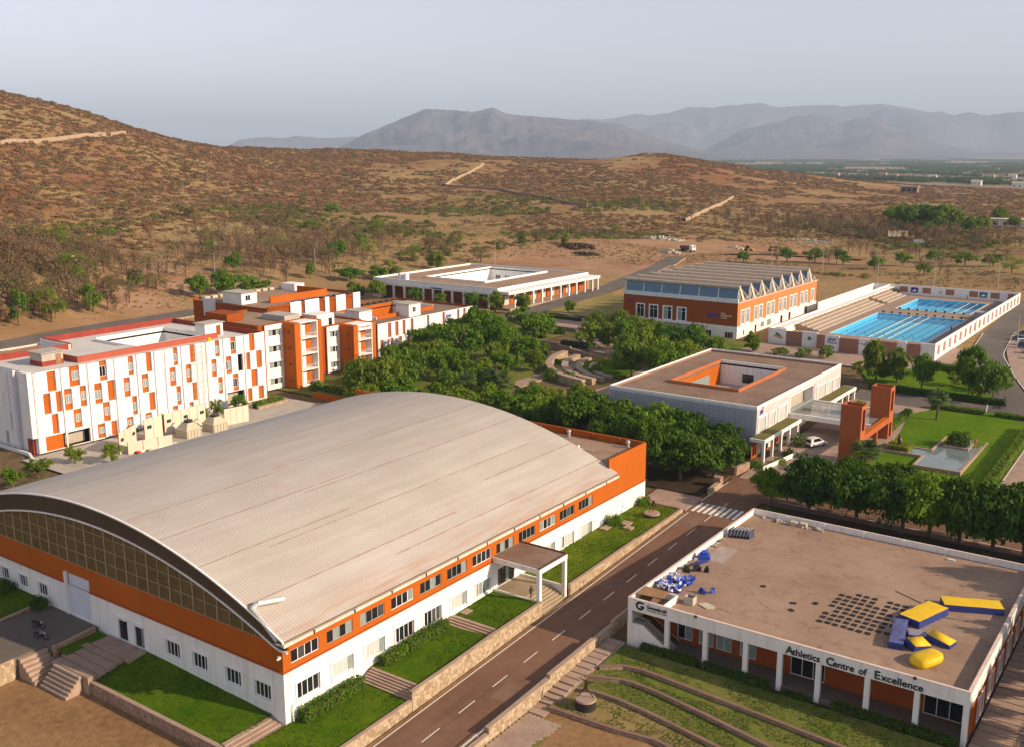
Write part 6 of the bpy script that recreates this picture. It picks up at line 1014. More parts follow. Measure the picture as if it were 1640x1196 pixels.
for k, s in enumerate(('HIGH', 'PERFORMANCE', 'CENTER')): text(s, ci, (-44.3, iy0-.05, 12.7-.62*k), FRONT, .4, (1.3, 3.4, 1.9)[k], sign_white)
text('JSW', ci, (-75, iy0-.05, 14.1), FRONT, .6, 2.3, sign_blue, shear=.25, bold=.02)
# ================================================================== swimming pools
pl = thing('pool_compound', (-6, 264, 6.5), 'walled swimming pool compound with white walls and brick panels', 'pool compound')
dz = 7.0; px0, px1, py0, py1 = -29, 14.6, 205.5, 323.5; P1 = (-18.6, 8.0, 225.2, 273); P2 = (-16.4, 6.4, 285.6, 314.2)
mb = MB(); holewall(mb, (px0, py0, dz), EX, EY, EZ, px1-px0, py1-py0, [(a-px0, b_-px0, c-py0, d-py0) for a, b_, c, d in (P1, P2)], 2.2, 0, 1)
tile = M('pool_tile', (.08, .55, .80), .5, .05, .5); mb.build('pool_deck', [M('deck_paving', (.30, .215, .165), .85, .12, .4), tile], pl)
wm = bpy.data.materials.new('pool_water'); wm.use_nodes = True; n = wm.node_tree.nodes; L = wm.node_tree.links; n.remove(n['Principled BSDF']); tr = n.new('ShaderNodeBsdfTransparent'); tr.inputs[0].default_value = (.80, .95, 1, 1); gl = n.new('ShaderNodeBsdfGlossy'); gl.inputs['Roughness'].default_value = .06; fr_ = n.new('ShaderNodeFresnel'); fr_.inputs[0].default_value = 1.08; ms = n.new('ShaderNodeMixShader'); g = n.new('ShaderNodeNewGeometry'); t = n.new('ShaderNodeTexNoise'); t.inputs['Scale'].default_value = 1.2; L.new(g.outputs['Position'], t.inputs[0]); bp = n.new('ShaderNodeBump'); bp.inputs['Strength'].default_value = .12; bp.inputs['Distance'].default_value = .1; L.new(t.outputs[0], bp.inputs['Height']); L.new(bp.outputs[0], gl.inputs['Normal']); L.new(bp.outputs[0], fr_.inputs['Normal']); L.new(fr_.outputs[0], ms.inputs[0]); L.new(tr.outputs[0], ms.inputs[1]); L.new(gl.outputs[0], ms.inputs[2]); L.new(ms.outputs[0], n['Material Output'].inputs[0])
ltile = M('lane_tile', (.03, .24, .50), .5); rope = [M('rope_yellow', (.70, .66, .40), .6), M('rope_dark', (.06, .30, .50), .6), M('rope_green', (.06, .30, .26), .6)]
for i, (a, b_, c, d) in enumerate((P1, P2)):
    pool = thing('swimming_pool', ((a+b_)/2, (c+d)/2, dz-2.2), ('large lane swimming pool in the nearer half of the compound', 'smaller bright blue swimming pool at the far end of the compound')[i], 'swimming pool'); MB().box(a, b_, c, d, dz-2.3, dz-2.0-.2*i).build('pool_floor', tile, pool)
    MB().q((a+.01, c+.01, dz-.18), (b_-.01, c+.01, dz-.18), (b_-.01, d-.01, dz-.18), (a+.01, d-.01, dz-.18)).build('water', wm, pool)
    MB().box(a-.5, b_+.5, c-.5, c, dz+.01, dz+.09).box(a-.5, b_+.5, d, d+.5, dz+.01, dz+.09).box(a-.5, a, c, d, dz+.01, dz+.09).box(b_, b_+.5, c, d, dz+.01, dz+.09).build('coping', M('pool_coping', (.55, .47, .40), .7) if i == 0 else bpy.data.materials['pool_coping'], pool)
    nl = 10 if i == 0 else 8
    for k in range(nl): x = a+(b_-a)*(k+.5)/nl; MB().box(x-.16, x+.16, c+1.5, d-1.5, dz-2.0-.2*i+.004, dz-2.0-.2*i+.02).build('lane_mark', ltile, pool)
    for k in range(1, nl):
        x = a+(b_-a)*k/nl; MB().box(x-(.09 if k in (4, 5, 6) else .05), x+(.09 if k in (4, 5, 6) else .05), c+.02, d-.02, dz-.2, dz-.1).build('lane_rope', rope[0] if (k in (4, 5, 6) and i == 0) or (k in (6, 7) and i == 1) else rope[1 + (k == 8)], pool)
        yb = c+7 if i == 0 else d-6; MB().tube((x, yb, dz-.1), (x, yb, dz+.12), .2, .2, 6).build('buoy', rubber, pool)
    for k in range(nl): x = a+(b_-a)*(k+.5)/nl; yy = d+1.0 if i == 0 else c-1.0; MB().box(x-.3, x+.3, yy-.3, yy+.3, dz+.1, dz+.65).build('starting_block', darkmetal, pool)
# compound walls with brick insets, each inset its own panel
MB().box(px1, px1+.35, py0+.4, py1, 3.5, 10.45).build('side_wall', white, pl)
for k in range(19): y = py0+2.2+6.15*k; MB().box(px1+.352, px1+.38, y, y+1.9, 7.3, 9.7).build('brick_panel', bricks, pl); MB().box(px1+.352, px1+.52, y+2.2, y+2.6, 6.9, 10.3).build('wall_pier', white, pl); MB().box(px1-.03, px1-.003, y, y+1.9, 7.4, 9.7).build('brick_panel', bricks, pl)
MB().box(px1+.353, px1+.46, py0+.4, py1, 6.7, 6.86).build('wall_ledge', white, pl)
MB().box(px0, px1+.35, py1+.004, py1+.35, 5, 10.5).build('rear_wall', white, pl)
for x in (-25.5, -17.5, -9.5, -1.5, 5.5, 11): MB().box(x, x+2.9, py1-.03, py1, 7.9, 9.9).build('brick_panel', bricks, pl)
for x, c in ((-21.6, 'sign_blue'), (1.8, 'teal_sign')): MB().box(x, x+2.6, py1-.035, py1, 7.9, 9.8).build('mural', bpy.data.materials[c], pl); MB().extr([(x+.4, py1-.05, 8.3), (x+2.2, py1-.05, 8.5), (x+1.4, py1-.05, 9.2)], (0, .012, 0)).build('mural_figure', sign_white, pl)
m = MB()
for k in range(14): a0, a1 = 2*math.pi*k/14, 2*math.pi*(k+1)/14; m.q(*[(-11.2+.45*r_*math.cos(a), py1-.06, 8.6+.45*r_*math.sin(a)) for a, r_ in ((a0, .6), (a0, 1), (a1, 1), (a1, .6))])
m.build('life_ring', sign_red, pl)
FW = [(-29, -24.2, 205.5, 'w'), (-24.2, -19.6, 205.5, 'b'), (-19.6, -15.3, 205.2, 'w'), (-15.3, -12.6, 204.6, 'b'), (-12.6, -8.8, 203.2, 'w'), (-8.8, -3.6, 203.2, 'b'), (-3.6, .6, 203.2, 'w'), (.6, 5.6, 204.6, 'b'), (5.6, 8, 205, 'w'), (8, 11.4, 205.2, 'b'), (11.4, 14.95, 205.5, 'w')]
for a, b_, y, k in FW:
    MB().box(a, b_, y-.3, y+.2, 5, 10.4 if k == 'w' else 10.0).build('front_wall' if k == 'w' else 'brick_panel', white if k == 'w' else bricks, pl)
text('JSW', pl, (-11.9, 202.86, 8.9), FRONT, .8, 2.6, sign_blue, shear=.25, bold=.02); text('Foundation', pl, (-11.9, 202.86, 8.3), FRONT, .4, 2.7, sign_blue); text('Foundation', pl, (-3.2, 202.86, 8.8), FRONT, .42, 3.2, sign_blue)
MB().extr([(-27.9, 205.15, 8.2), (-25.4, 205.15, 7.6), (-25.0, 205.15, 8.1), (-27.0, 205.15, 8.9)], (0, .03, 0)).build('mural_figure', M('mural_ochre', (.5, .32, .08), .7), pl); MB().extr([(-27.3, 205.14, 8.9), (-26.2, 205.14, 8.3), (-25.6, 205.14, 8.5), (-26.8, 205.14, 9.4)], (0, .02, 0)).build('mural_figure', M('mural_green', (.03, .2, .18), .7), pl)
MB().tube((-17.5, 204.88, 8.6), (-17.5, 204.84, 8.6), .55, .55, 14).build('roundel', M('roundel_green', (.05, .25, .22), .7), pl)
MB().box(px0-.4, px0-.005, py0, py1, 5, 10.4).box(px0-.399, px0+2.5, py0+4, py1-4, 9.9, 10.05).build('stand_wall', white, pl)
for k in range(26): y = py0+6+4.3*k; MB().box(px0, px0+.03, y, y+1.7, 7.6, 9.8).build('brick_panel' if k % 2 else 'poster', bricks if k % 2 else (white2 if k % 4 else bpy.data.materials['roundel_green']), pl)
for k in range(4):
    MB().box(px0+.05+1.7*k, px0+1.75+1.7*k, 226, 292, dz+.01, dz+1.6-.4*k).build('stand_tier', M('stand_concrete', (.42, .34, .27), .85, .1, .4) if k == 0 else bpy.data.materials['stand_concrete'], pl)
    MB().box(px0+.05+1.7*k, px0+1.75+1.7*k, 296, 320, dz+.01, dz+1.6-.4*k).build('stand_tier', bpy.data.materials['stand_concrete'], pl)
MB().box(-35.2, -34.9, 262, 323.5, 5, 10.3).box(-34.89, px0-.41, 323.1, 323.4, 5, 10.3).build('outer_wall', white, pl)
MB().box(9.6, 13.6, 277, 281, dz+.01, 9.2).build('pump_room', M('grey_room', (.35, .35, .36), .8), pl); MB().box(13.61, 13.65, 278, 280.5, 7.1, 8.8).build('pump_room_door', darkmetal, pl)
MB().box(8.52, 14.59, 206, 322, dz+.003, dz+.02).build('side_deck', M('grey_deck', (.19, .16, .145), .85, .15, .5), pl)
shrub(-26.5, 322, 1.6, 2.2, leaf_dark, 'dark bush at the rear corner of the pool stands', z=7)
# ================================================================== instanced ground cover
def scatter(name, label, P, S, src, cat=None):
    """one object of many small plants: points with size, turned at random, carrying one of the source meshes"""
    n_ = len(P); me = bpy.data.meshes.new(name); me.vertices.add(n_); me.vertices.foreach_set('co', np.asarray(P, np.float32).ravel())
    a = me.attributes.new('size', 'FLOAT_VECTOR', 'POINT'); a.data.foreach_set('vector', np.asarray(S, np.float32).ravel())
    a = me.attributes.new('turn', 'FLOAT_VECTOR', 'POINT'); R_ = np.zeros((n_, 3), np.float32); R_[:, 2] = NR.uniform(0, 6.28, n_); a.data.foreach_set('vector', R_.ravel())
    a = me.attributes.new('pick', 'INT', 'POINT'); a.data.foreach_set('value', NR.randint(0, len(src), n_).astype(np.int32))
    o = bpy.data.objects.new(name, me); COL.objects.link(o); o['kind'] = 'stuff'; o['label'] = label
    ng = bpy.data.node_groups.new(name+'_nodes', 'GeometryNodeTree'); ng.interface.new_socket('Geometry', in_out='INPUT', socket_type='NodeSocketGeometry'); ng.interface.new_socket('Geometry', in_out='OUTPUT', socket_type='NodeSocketGeometry')
    N_ = ng.nodes; L_ = ng.links; gi = N_.new('NodeGroupInput'); go = N_.new('NodeGroupOutput'); ip = N_.new('GeometryNodeInstanceOnPoints'); j = N_.new('GeometryNodeJoinGeometry')
    for s in reversed(src):
        so_ = bpy.data.objects.new(s.name+'_source', s); oi = N_.new('GeometryNodeObjectInfo'); oi.inputs['Object'].default_value = so_; oi.inputs['As Instance'].default_value = True; L_.new(oi.outputs['Geometry'], j.inputs[0])
    def na(nm, ty): x = N_.new('GeometryNodeInputNamedAttribute'); x.data_type = ty; x.inputs[0].default_value = nm; return x.outputs[0]
    L_.new(gi.outputs[0], ip.inputs['Points']); L_.new(j.outputs[0], ip.inputs['Instance']); ip.inputs['Pick Instance'].default_value = True; L_.new(na('pick', 'INT'), ip.inputs['Instance Index']); L_.new(na('turn', 'FLOAT_VECTOR'), ip.inputs['Rotation']); L_.new(na('size', 'FLOAT_VECTOR'), ip.inputs['Scale']); L_.new(ip.outputs[0], go.inputs[0])
    m = o.modifiers.new('scatter', 'NODES'); m.node_group = ng; return o
def bush(name, seed, n_, leaf, mat, flat=.75):
    rs = np.random.RandomState(seed); d = rs.normal(0, 1, (n_, 3)); d /= np.linalg.norm(d, axis=1)[:, None]; d[:, 2] = np.abs(d[:, 2]); l = 1+.25*np.sin(3*np.arctan2(d[:, 1], d[:, 0])+seed); C = d*(l*rs.uniform(.55, 1., n_))[:, None]*np.array([1, 1, flat]); V, F = leaves(C, d, leaf, rs); return mesh_np(name, V, F, [mat])
shrubs = [bush('scrub_a', 1, 90, .2, leaf_shrub, .6), bush('scrub_b', 2, 80, .22, leaf_brown, .5), bush('scrub_c', 3, 90, .18, leaf_shrub, .4), bush('scrub_d', 4, 70, .22, leaf_brown, .7), bush('scrub_e', 5, 60, .24, leaf_dry, .6)]
n_ = 330000; X_ = NR.uniform(-1050, 180, n_); Y_ = NR.uniform(60, 1350, n_); dd = np.hypot(X_-CAM[0], Y_-CAM[1]); G_ = ground(X_, Y_)
vx = screenx(X_, Y_, 0) if False else ((math.cos(math.radians(35.42))*(X_-CAM[0])+math.sin(math.radians(35.42))*(Y_-CAM[1]))/(-math.sin(math.radians(35.42))*(X_-CAM[0])+math.cos(math.radians(35.42))*(Y_-CAM[1])))
den = fbm(X_, Y_, 110, 6, 77)*.8+fbm(X_, Y_, 16, 3, 13)*.4; up = np.clip((G_-9)/22, 0, 1); thr = .615-.17*up
bare = np.zeros(n_)
for ex, ey, er in ((-190, 372, 40), (-155, 395, 48), (-118, 425, 48), (-90, 440, 34), (-235, 140, 24), (-262, 180, 26), (-250, 165, 20), (-140, 345, 40), (-214, 120, 16), (-206, 90, 16)): bare = np.maximum(bare, np.clip(1.3-np.hypot(X_-ex, Y_-ey)/er, 0, 1))
ok = (np.abs(vx) < .56) & (den > thr) & (bare < .45) & (campus(X_, Y_) < .35) & (dd > 200) & (dd < 1450)
for rx, ry in ((-209.5, 80), (-211, 105), (-211.5, 129), (-211, 150), (-206, 190), (-195, 225), (-129.5, 310), (-138, 350), (-144, 380)): ok &= np.hypot(X_-rx, Y_-ry) > 13
X_, Y_, up = X_[ok], Y_[ok], up[ok]; X_, Y_, up = X_[:110000], Y_[:110000], up[:110000]; s = (.45+1.9*NR.rand(len(X_))**3.2)*(1+.25*up); Z_ = terr(X_, Y_)-.15
scatter('hill_scrub', 'brown dry scrub covering the hills', np.c_[X_, Y_, Z_], np.c_[s*1.15, s*1.15, s*NR.uniform(.55, 1.05, len(s))], shrubs); print('scrub', len(X_))
n_ = 30000; X_ = NR.uniform(-430, 130, n_); Y_ = NR.uniform(60, 620, n_); G_ = ground(X_, Y_); ok = (campus(X_, Y_) < .3) & (G_ > 6) & (G_ < 26) & (fbm(X_, Y_, 70, 4, 93) > .56)
for ex, ey, er in ((-190, 372, 40), (-155, 395, 48), (-118, 425, 48), (-90, 440, 34), (-262, 180, 22), (-140, 345, 40)): ok &= np.hypot(X_-ex, Y_-ey) > er*.8
ok &= ~((np.abs(X_+210) < 10) & (Y_ < 235))
X_, Y_ = X_[ok][:3600], Y_[ok][:3600]; s = .7+1.7*NR.rand(len(X_))**2; scatter('green_scrub', 'olive green bushes along the foot of the hills', np.c_[X_, Y_, terr(X_, Y_)-.1], np.c_[s*1.2, s*1.2, s], [bush('olive_bush_a', 41, 110, .17, leaf_dry, .8), bush('olive_bush_b', 42, 110, .17, leafmat('olive_green', (.085, .10, .02), (.17, .17, .04)), .9), bush('olive_bush_c', 43, 100, .17, leaf_lite, .8)])
# tufts of dry grass on the lower slopes
tuft = [bush('tuft_a', 9, 26, .3, leafmat('straw', (.26, .18, .075), (.36, .26, .12), .1), .8), bush('tuft_b', 10, 26, .3, leafmat('straw_green', (.17, .15, .05), (.26, .21, .08), .1), .8)]
n_ = 60000; X_ = NR.uniform(-420, 120, n_); Y_ = NR.uniform(60, 640, n_); ok = (campus(X_, Y_) < .6) & (fbm(X_, Y_, 60, 3, 5) > .47); X_, Y_ = X_[ok][:22000], Y_[ok][:22000]; s = NR.uniform(.25, .7, len(X_)); scatter('dry_grass', 'tufts of straw coloured dry grass on the lower slopes', np.c_[X_, Y_, terr(X_, Y_)-.05], np.c_[s*1.3, s*1.3, s], tuft)
# leafless dry woodland
def drytree(seed):
    rs = random.Random(seed); m = MB(); m.path([(0, 0, 0), (.03, .02, .4), (.0, .05, .95)], [.03, .02, .006], 4)
    for k in range(14):
        a = rs.uniform(0, 6.28); z0 = rs.uniform(.2, .7); e = (math.cos(a)*rs.uniform(.2, .4), math.sin(a)*rs.uniform(.2, .4), z0+rs.uniform(.18, .4)); m.path([(0, 0, z0), e], [.014, .004], 3)
    V = list(m.V); me = bpy.data.meshes.new('dry_tree'); rr = np.random.RandomState(seed); n2 = 110; d = rr.normal(0, 1, (n2, 3)); d /= np.linalg.norm(d, axis=1)[:, None]; C = d*rr.uniform(.3, 1, n2)[:, None]*np.array([.42, .42, .36])+np.array([0, 0, .68]); lv, lf = leaves(C, d, .038, rr); k0 = len(V); me.from_pydata(V+lv.tolist(), [], m.F+(lf+k0).tolist()); me.materials.append(bark); me.materials.append(leaf_brown if seed % 3 else leaf_dry); me.polygons.foreach_set('material_index', [0]*len(m.F)+[1]*len(lf)); return me
dts = [drytree(i) for i in range(5)]; pts = []
for cx_, cy_, sx, sy, k in ((-250, 105, 42, 34, 300), (-290, 140, 40, 40, 240), (-235, 90, 14, 14, 60), (-270, 235, 45, 30, 130), (-300, 280, 50, 40, 130), (-60, 520, 90, 30, 130), (-30, 420, 60, 50, 40), (-130, 560, 90, 50, 120)): pts.append(np.c_[NR.normal(cx_, sx*.6, k), NR.normal(cy_, sy*.6, k)])
P_ = np.concatenate(pts); P_ = P_[(campus(P_[:, 0], P_[:, 1]) < .5) & (P_[:, 0] < 60)]; P_ = P_[~((np.abs(P_[:, 0]+210) < 9) & (P_[:, 1] < 200))]; h = NR.uniform(4.5, 9, len(P_)); scatter('dry_woodland', 'leafless grey brown woodland on the slopes', np.c_[P_, terr(P_[:, 0], P_[:, 1])-.1], np.c_[h*.9, h*.9, h], dts)
# valley trees and village
ft = [bush('far_tree_a', 21, 110, .22, leaf_sil, 1.1), bush('far_tree_b', 22, 100, .24, leaf_dark, 1.0)]; n_ = 60000; a_ = math.radians(35.42); d_ = NR.uniform(1250, 8500, n_)**1.0; u_ = NR.uniform(.12, .62, n_); hx = np.array([-math.sin(a_), math.cos(a_)]); rx_ = np.array([math.cos(a_), math.sin(a_)]); Q = CAM[:2]+d_[:, None]*(hx+u_[:, None]*rx_); g_ = ground(Q[:, 0], Q[:, 1]); ok = (g_ < 7) & (fbm(Q[:, 0], Q[:, 1]*.5, 170, 3, 40) > .535); Q = Q[ok][:17000]; s = NR.uniform(3.2, 7.5, len(Q)); scatter('valley_woods', 'scattered dark green trees across the distant valley floor', np.c_[Q, ground(Q[:, 0], Q[:, 1])+s*.4], np.c_[s, s, s], ft)
HP = [(-1112,3509),(-858,2648),(-803,2618),(-743,2560),(-704,2690),(-660,2623),(-483,2049),(-506,2735),(-308,1806),(-382,2091),(-443,2844),(-414,2801),(-436,2635),(-682,2440),(-517,2426),(-195,1585),(-277,1697),(-560,2300),(-600,2900),(-350,2250),(-900,3100),(-760,3300),(-300,2050),(-470,3300),(-620,3700),(-250,1900),(-820,2900),(-560,3050),(-380,2600)]
HP.sort(key=lambda q: screenx(q[0], q[1], 0))
for i, (x, y) in enumerate(HP):
    w, d, h = rnd.uniform(14, 26), rnd.uniform(8, 12), rnd.uniform(5, 8); z = float(terr(np.array([float(x)]), np.array([float(y)]))[0]); t = thing('village_house', (x, y, z), f'{ORD[i]} small pale house from the left in the distant valley village', 'house', 'houses of the distant village')
    MB().box(x-w/2, x+w/2, y-d/2, y+d/2, z-1, z+h).build('wall', [white, tan, M('pink_plaster', (.55, .33, .27), .8)][i % 3], t); MB().extr([(x-w/2-1, y-d/2-1, z+h), (x-w/2-1, y+d/2+1, z+h), (x-w/2-1, y, z+h+2.2)], (w+2, 0, 0)).build('roof', [concrete, brick, roofbrown][i % 3], t)
    for k in range(3): MB().box(x-w/2+w*(k+.3)/3, x-w/2+w*(k+.62)/3, y-d/2-.05, y-d/2-.01, z+1.4, z+3.6).build('window', gdark, t)
t = thing('ruined_house', (-199, 1005, 19), 'dark flat roofed block standing alone on the far brown ridge', 'house'); z = float(terr(np.array([-199.]), np.array([1005.]))[0]); MB().box(-208, -192, 1001, 1009, z-1, z+6).build('wall', roofbrown, t); MB().box(-209, -191, 1000, 1010, z+6.01, z+6.6).build('roof', concrete, t)
for k in range(3): MB().box(-206+5*k, -203.5+5*k, 1000.9, 1000.99, z+1.5, z+4.5).build('window', gdark, t)
t = thing('long_shed', (-38, 590, 16), 'long white shed behind the green tree clump at the right edge', 'shed'); z = float(terr(np.array([-32.]), np.array([590.]))[0]); MB().box(-47, -17, 586, 596, z-1, z+4).build('wall', white, t); MB().box(-48, -16, 585, 597, z+4.01, z+4.6).build('roof', roofwhite, t)
for k in range(5): MB().box(-44+5.5*k, -41.5+5.5*k, 585.9, 585.99, z+1, z+2.8).build('window', gdark, t)
# ================================================================== walls on the hills, lamps
def hillwall(pts, h, label, mat=rubble, w=.6):
    P = []
    for a, b_ in zip(pts[:-1], pts[1:]):
        for k in range(12): P.append((a[0]+(b_[0]-a[0])*k/12, a[1]+(b_[1]-a[1])*k/12))
    P.append(pts[-1]); P = np.array(P, float); z = terr(P[:, 0], P[:, 1]); return wallseg([(x, y, zz_+h) for (x, y), zz_ in zip(P, z)], w, lambda q: q[2]-h-1.5, label, mat)
hillwall([(-545, 272), (-580, 348), (-600, 380)], 2.6, 'pale boundary wall high on the left hill'); hillwall([(-606, 388), (-624, 413)], 2.6, 'short stretch of pale wall right of the gap on the left hill'); hillwall([(-206, 515), (-256, 702)], 2.4, 'pale boundary wall climbing the middle hill behind the sawtooth hall'); hillwall([(-459, 592), (-522, 728)], 2.4, 'pale wall on the ridge above the courtyard building'); hillwall([(-459, 592), (-410, 600), (-290, 537)], 2.0, 'dark fence wall crossing the slope below the ridge', rubble2); hillwall([(-87, 527), (-78, 533)], 3.4, 'short tan wall before the green tree clump', tan); hillwall([(-66, 498), (-60, 499)], 3, 'short white wall on the scrubland below the tree clump', white)
hillwall([(-205, 60), (-206.5, 80), (-207, 105), (-206.8, 129), (-206, 150)], .6, 'low stone kerb wall along the back road behind the checkered hostel'); hillwall([(-126, 309), (-134, 349), (-139, 378)], .5, 'low kerb wall along the road climbing to the dirt clearing')
LB = ['behind the orange hostel at the left', 'by the back road above the orange hostel', 'behind the courtyard building', 'beside the road at the dirt clearing', 'behind the sawtooth hall, left', 'behind the sawtooth hall, right', 'beyond the rear corner of the sawtooth hall', 'behind the pool compound, left', 'behind the middle of the pool compound', 'behind the right corner of the pool compound', 'beside the car park near the pool wall, taller in view', 'beside the car park farther along the pool wall']
for i, (x, y) in enumerate(((-240.6,184.5),(-233.8,229.8),(-202.2,311.6),(-145.8,364),(-116.3,370.2),(-94,371.8),(-68,363.5),(-40.3,346.7),(-19.4,348.8),(4,343.8),(29.4,232.9),(22.6,301.7))):
    z = float(terr(np.array([x]), np.array([y]))[0]); t = thing('lamp_post', (x, y, z), 'thin pale lamp post '+LB[i], 'lamp post', 'thin lamp posts'); h = 11.5 if i < 10 else 9.5
    MB().tube((x, y, z-.3), (x, y, z+h), .13, .07, 6).build('pole', greymetal, t); MB().tube((x, y, z+h-.1), (x+1.3, y, z+h+.15), .05, .05, 5).build('arm', greymetal, t); MB().box(x+1.1, x+1.8, y-.12, y+.12, z+h+.1, z+h+.22).build('lamp_head', white, t)
# ================================================================== central garden
def pcurve(pts, n_=30): return resample(pts, n_)
gz_ = lambda x, y: float(zc(y))
struct(MB().prism([(-104, 196), (-86, 194), (-66, 170), (-58, 168), (-52, 176), (-60, 190), (-84, 206), (-100, 214)], 4, lambda x, y: gz_(x, y)+.15).build('garden_plaza', paver))
for k, (a, b_) in enumerate((((-82.3, 170), (-75.4, 168.4)), ((-75.2, 168.2), (-70.6, 167.6)), ((-70.4, 167.4), (-63.4, 164.7)), ((-63.2, 164.8), (-50, 164.5)))): wallseg([(*a, 6.6-.35*k), (*b_, 6.6-.35*k)], .6, 3.2, f'dark stone retaining wall across the garden, {ORD[k]} stretch from the left', rubble2)
for k, (r0, h) in enumerate(((24, 1.6), (20, 1.1), (16.5, .7), (13, .35))):       # curved amphitheatre seating
    c = np.array([-44., 160.]); A_ = [c+r0*np.array([math.cos(t), math.sin(t)]) for t in np.linspace(math.radians(178), math.radians(262), 16)]; wallseg([(x, y, gz_(x, y)+h) for x, y in A_], 1.5, 3.0, f'{("outermost", "second", "third", "innermost")[k]} curved stone seating row of the garden amphitheatre', rubble, sstep)
struct(MB().prism([(-57, 150), (-50, 147), (-44, 147.5), (-44, 160), (-52, 163), (-60, 160)], 3, lambda x, y: gz_(x, y)+.05).build('lawn', grass))
struct(MB().prism([(-64, 130), (-60, 128), (-58, 150), (-62, 156)], 3, lambda x, y: gz_(x, y)+.05).build('garden_path', paver)); struct(MB().prism([(-46, 120), (-40, 124), (-36, 144), (-40, 162), (-44, 160), (-42, 142)], 3, lambda x, y: gz_(x, y)+.06).build('garden_path', paver))
lawn('lawn', [(-118, 214, 6.45), (-86, 214, 6.4), (-78, 262, 6.8), (-118, 262, 6.8)], M('parched_lawn', (.13, .135, .03), .9, .0, .06, .8, 12, spec=.1, col2=(.34, .25, .095), fine=.6))
GB = [(-98, 206, 14, 1.2, leaf_dark), (-80, 204, 12, 1.2, leaf_dark), (-104, 198, 8, 1, leaf_dark), (-74, 186, 9, 1.6, leaf_sil), (-66, 182, 8, 1.4, leaf_sil), (-58, 181, 9, 1.3, leaf_sil), (-73, 174, 9, 1.5, leaf_sil), (-90, 178, 8, 1.4, leaf_sil), (-76, 160, 7, 1.4, leaf_sil), (-68, 153, 9, 1.2, leaf_mid), (-98, 192, 10, 1.2, leaf_mid), (-60, 200, 8, 1.3, leaf_bright)]
for i, (x, y, w, d, mt) in enumerate(sorted(GB, key=lambda q: screenx(q[0], q[1], 5))): hedge('hedge', x-w/2, x+w/2, y-d/2, y+d/2, gz_(x, y)+.1, .9, mt, f'{ORD[i]} low garden hedge from the left between the stone terraces', 'low hedges of the central garden', leaf=.2, dens=22)
SB = [(-58, 139, 2.4, 2.2, leaf_mid), (-54, 140, 2.0, 1.6, leaf_mid), (-52.5, 151, 1.6, 1.4, leaf_bright), (-49, 158, 2.2, 1.6, leaf_dark), (-56, 160, 2.4, 1.0, leaf_yell), (-38, 142, 1.6, 1.6, leaf_bright), (-78, 163, 2.6, 1.2, leaf_sil), (-64, 122, 2.4, 2., leaf_mid), (-52, 124, 2.2, 1.8, leaf_lite), (-46, 132, 2.2, 1.8, leaf_mid), (-44, 116, 2.6, 1.8, leaf_lite), (-36, 112, 2.8, 1.8, leaf_mid), (-92, 188, 2.2, 1.8, leaf_mid), (-86, 186, 1.8, 1.6, leaf_dark), (-70, 118, 2.6, 2., leaf_lite), (-30, 118, 2.6, 1.9, leaf_mid), (-28, 130, 2, 1.6, leaf_bright), (-32, 165, 2.2, 1.6, leaf_mid), (-26, 175, 2.4, 1.8, leaf_mid), (-30, 184, 2, 1.4, leaf_bright), (-85, 113, 2.4, 1.8, leaf_lite), (-100, 101, 1.6, 1.8, leaf_bright), (-98, 118, 1.6, 1.2, leaf_mid), (-103, 128, 1.8, 1.4, leaf_dark)]
for i, (x, y, r, h, mt) in enumerate(sorted(SB, key=lambda q: screenx(q[0], q[1], 5))): shrub(x, y, r, h, mt, f'{ORD[i]} rounded shrub from the left in the central garden', .24, 520, group='rounded shrubs of the central garden')
# clearings of planting under the trees
for i, (a, b_, c, d, mt) in enumerate(((-40, 7, 84, 108, mulch), (-110, -60, 96, 112, grass2), (-104, -62, 112, 160, grass2), (-108, -84, 160, 190, grass2), (-58, -26, 165, 204, grass2), (-40, -26, 112, 164, grass2))): lawn('planting_bed', [(a, c, gz_(a, c)-.05), (b_, c, gz_(b_, c)-.05), (b_, d, gz_(b_, d)-.05), (a, d, gz_(a, d)-.05)], mt)
wallseg([(1.4, 97.2, 4.3), (7.6, 97.6, 4.3), (8.4, 101.5, 4.4)], .5, 2.6, 'pink stone planter wall at the bend before the entrance building', rubble2); wallseg([(8.0, 86, 3.5), (8.0, 89.5, 3.7)], .7, 2, 'short stone wall stub beside the crosswalk', rubble); wallseg([(7.7, 89.6, 4.5), (7.7, 90.8, 4.5)], 1.2, 2, 'square stone gatepost beside the crosswalk', rubble2)
# ================================================================== round lawn, pond and hedges on the right
lw_ = [(25.6, 101), (45.8, 101), (46, 152), (44, 157), (36, 161.5), (30, 160.5), (25.5, 156.8), (22.8, 152), (24.6, 140), (25.6, 130)]
struct(MB().prism(lw_, lambda x, y: gz_(x, y)-.6, lambda x, y: gz_(x, y)+.06, 0).build('lawn', M('sunny_lawn', (.060, .150, .004), .9, .0, .12, .9, 14, spec=.03, col2=(.14, .21, .012), fine=.7)))
pond = thing('pond', (35, 128, 3.9), 'shallow reflecting pond with stone edges on the round lawn', 'pond')
zp = 4.25; pw = M('pond_water', (.16, .20, .20), .06, .2, .4, spec=.6)
PO = [(33.1, 139.3), (40.5, 139.3), (40.3, 117), (32.7, 117), (32.6, 123.5), (28.6, 123.5), (24.0, 123.7), (24.0, 127.6), (29.6, 128.2), (33.0, 128.2)]
MB().prism(PO, 3.3, zp).build('water', pw, pond)
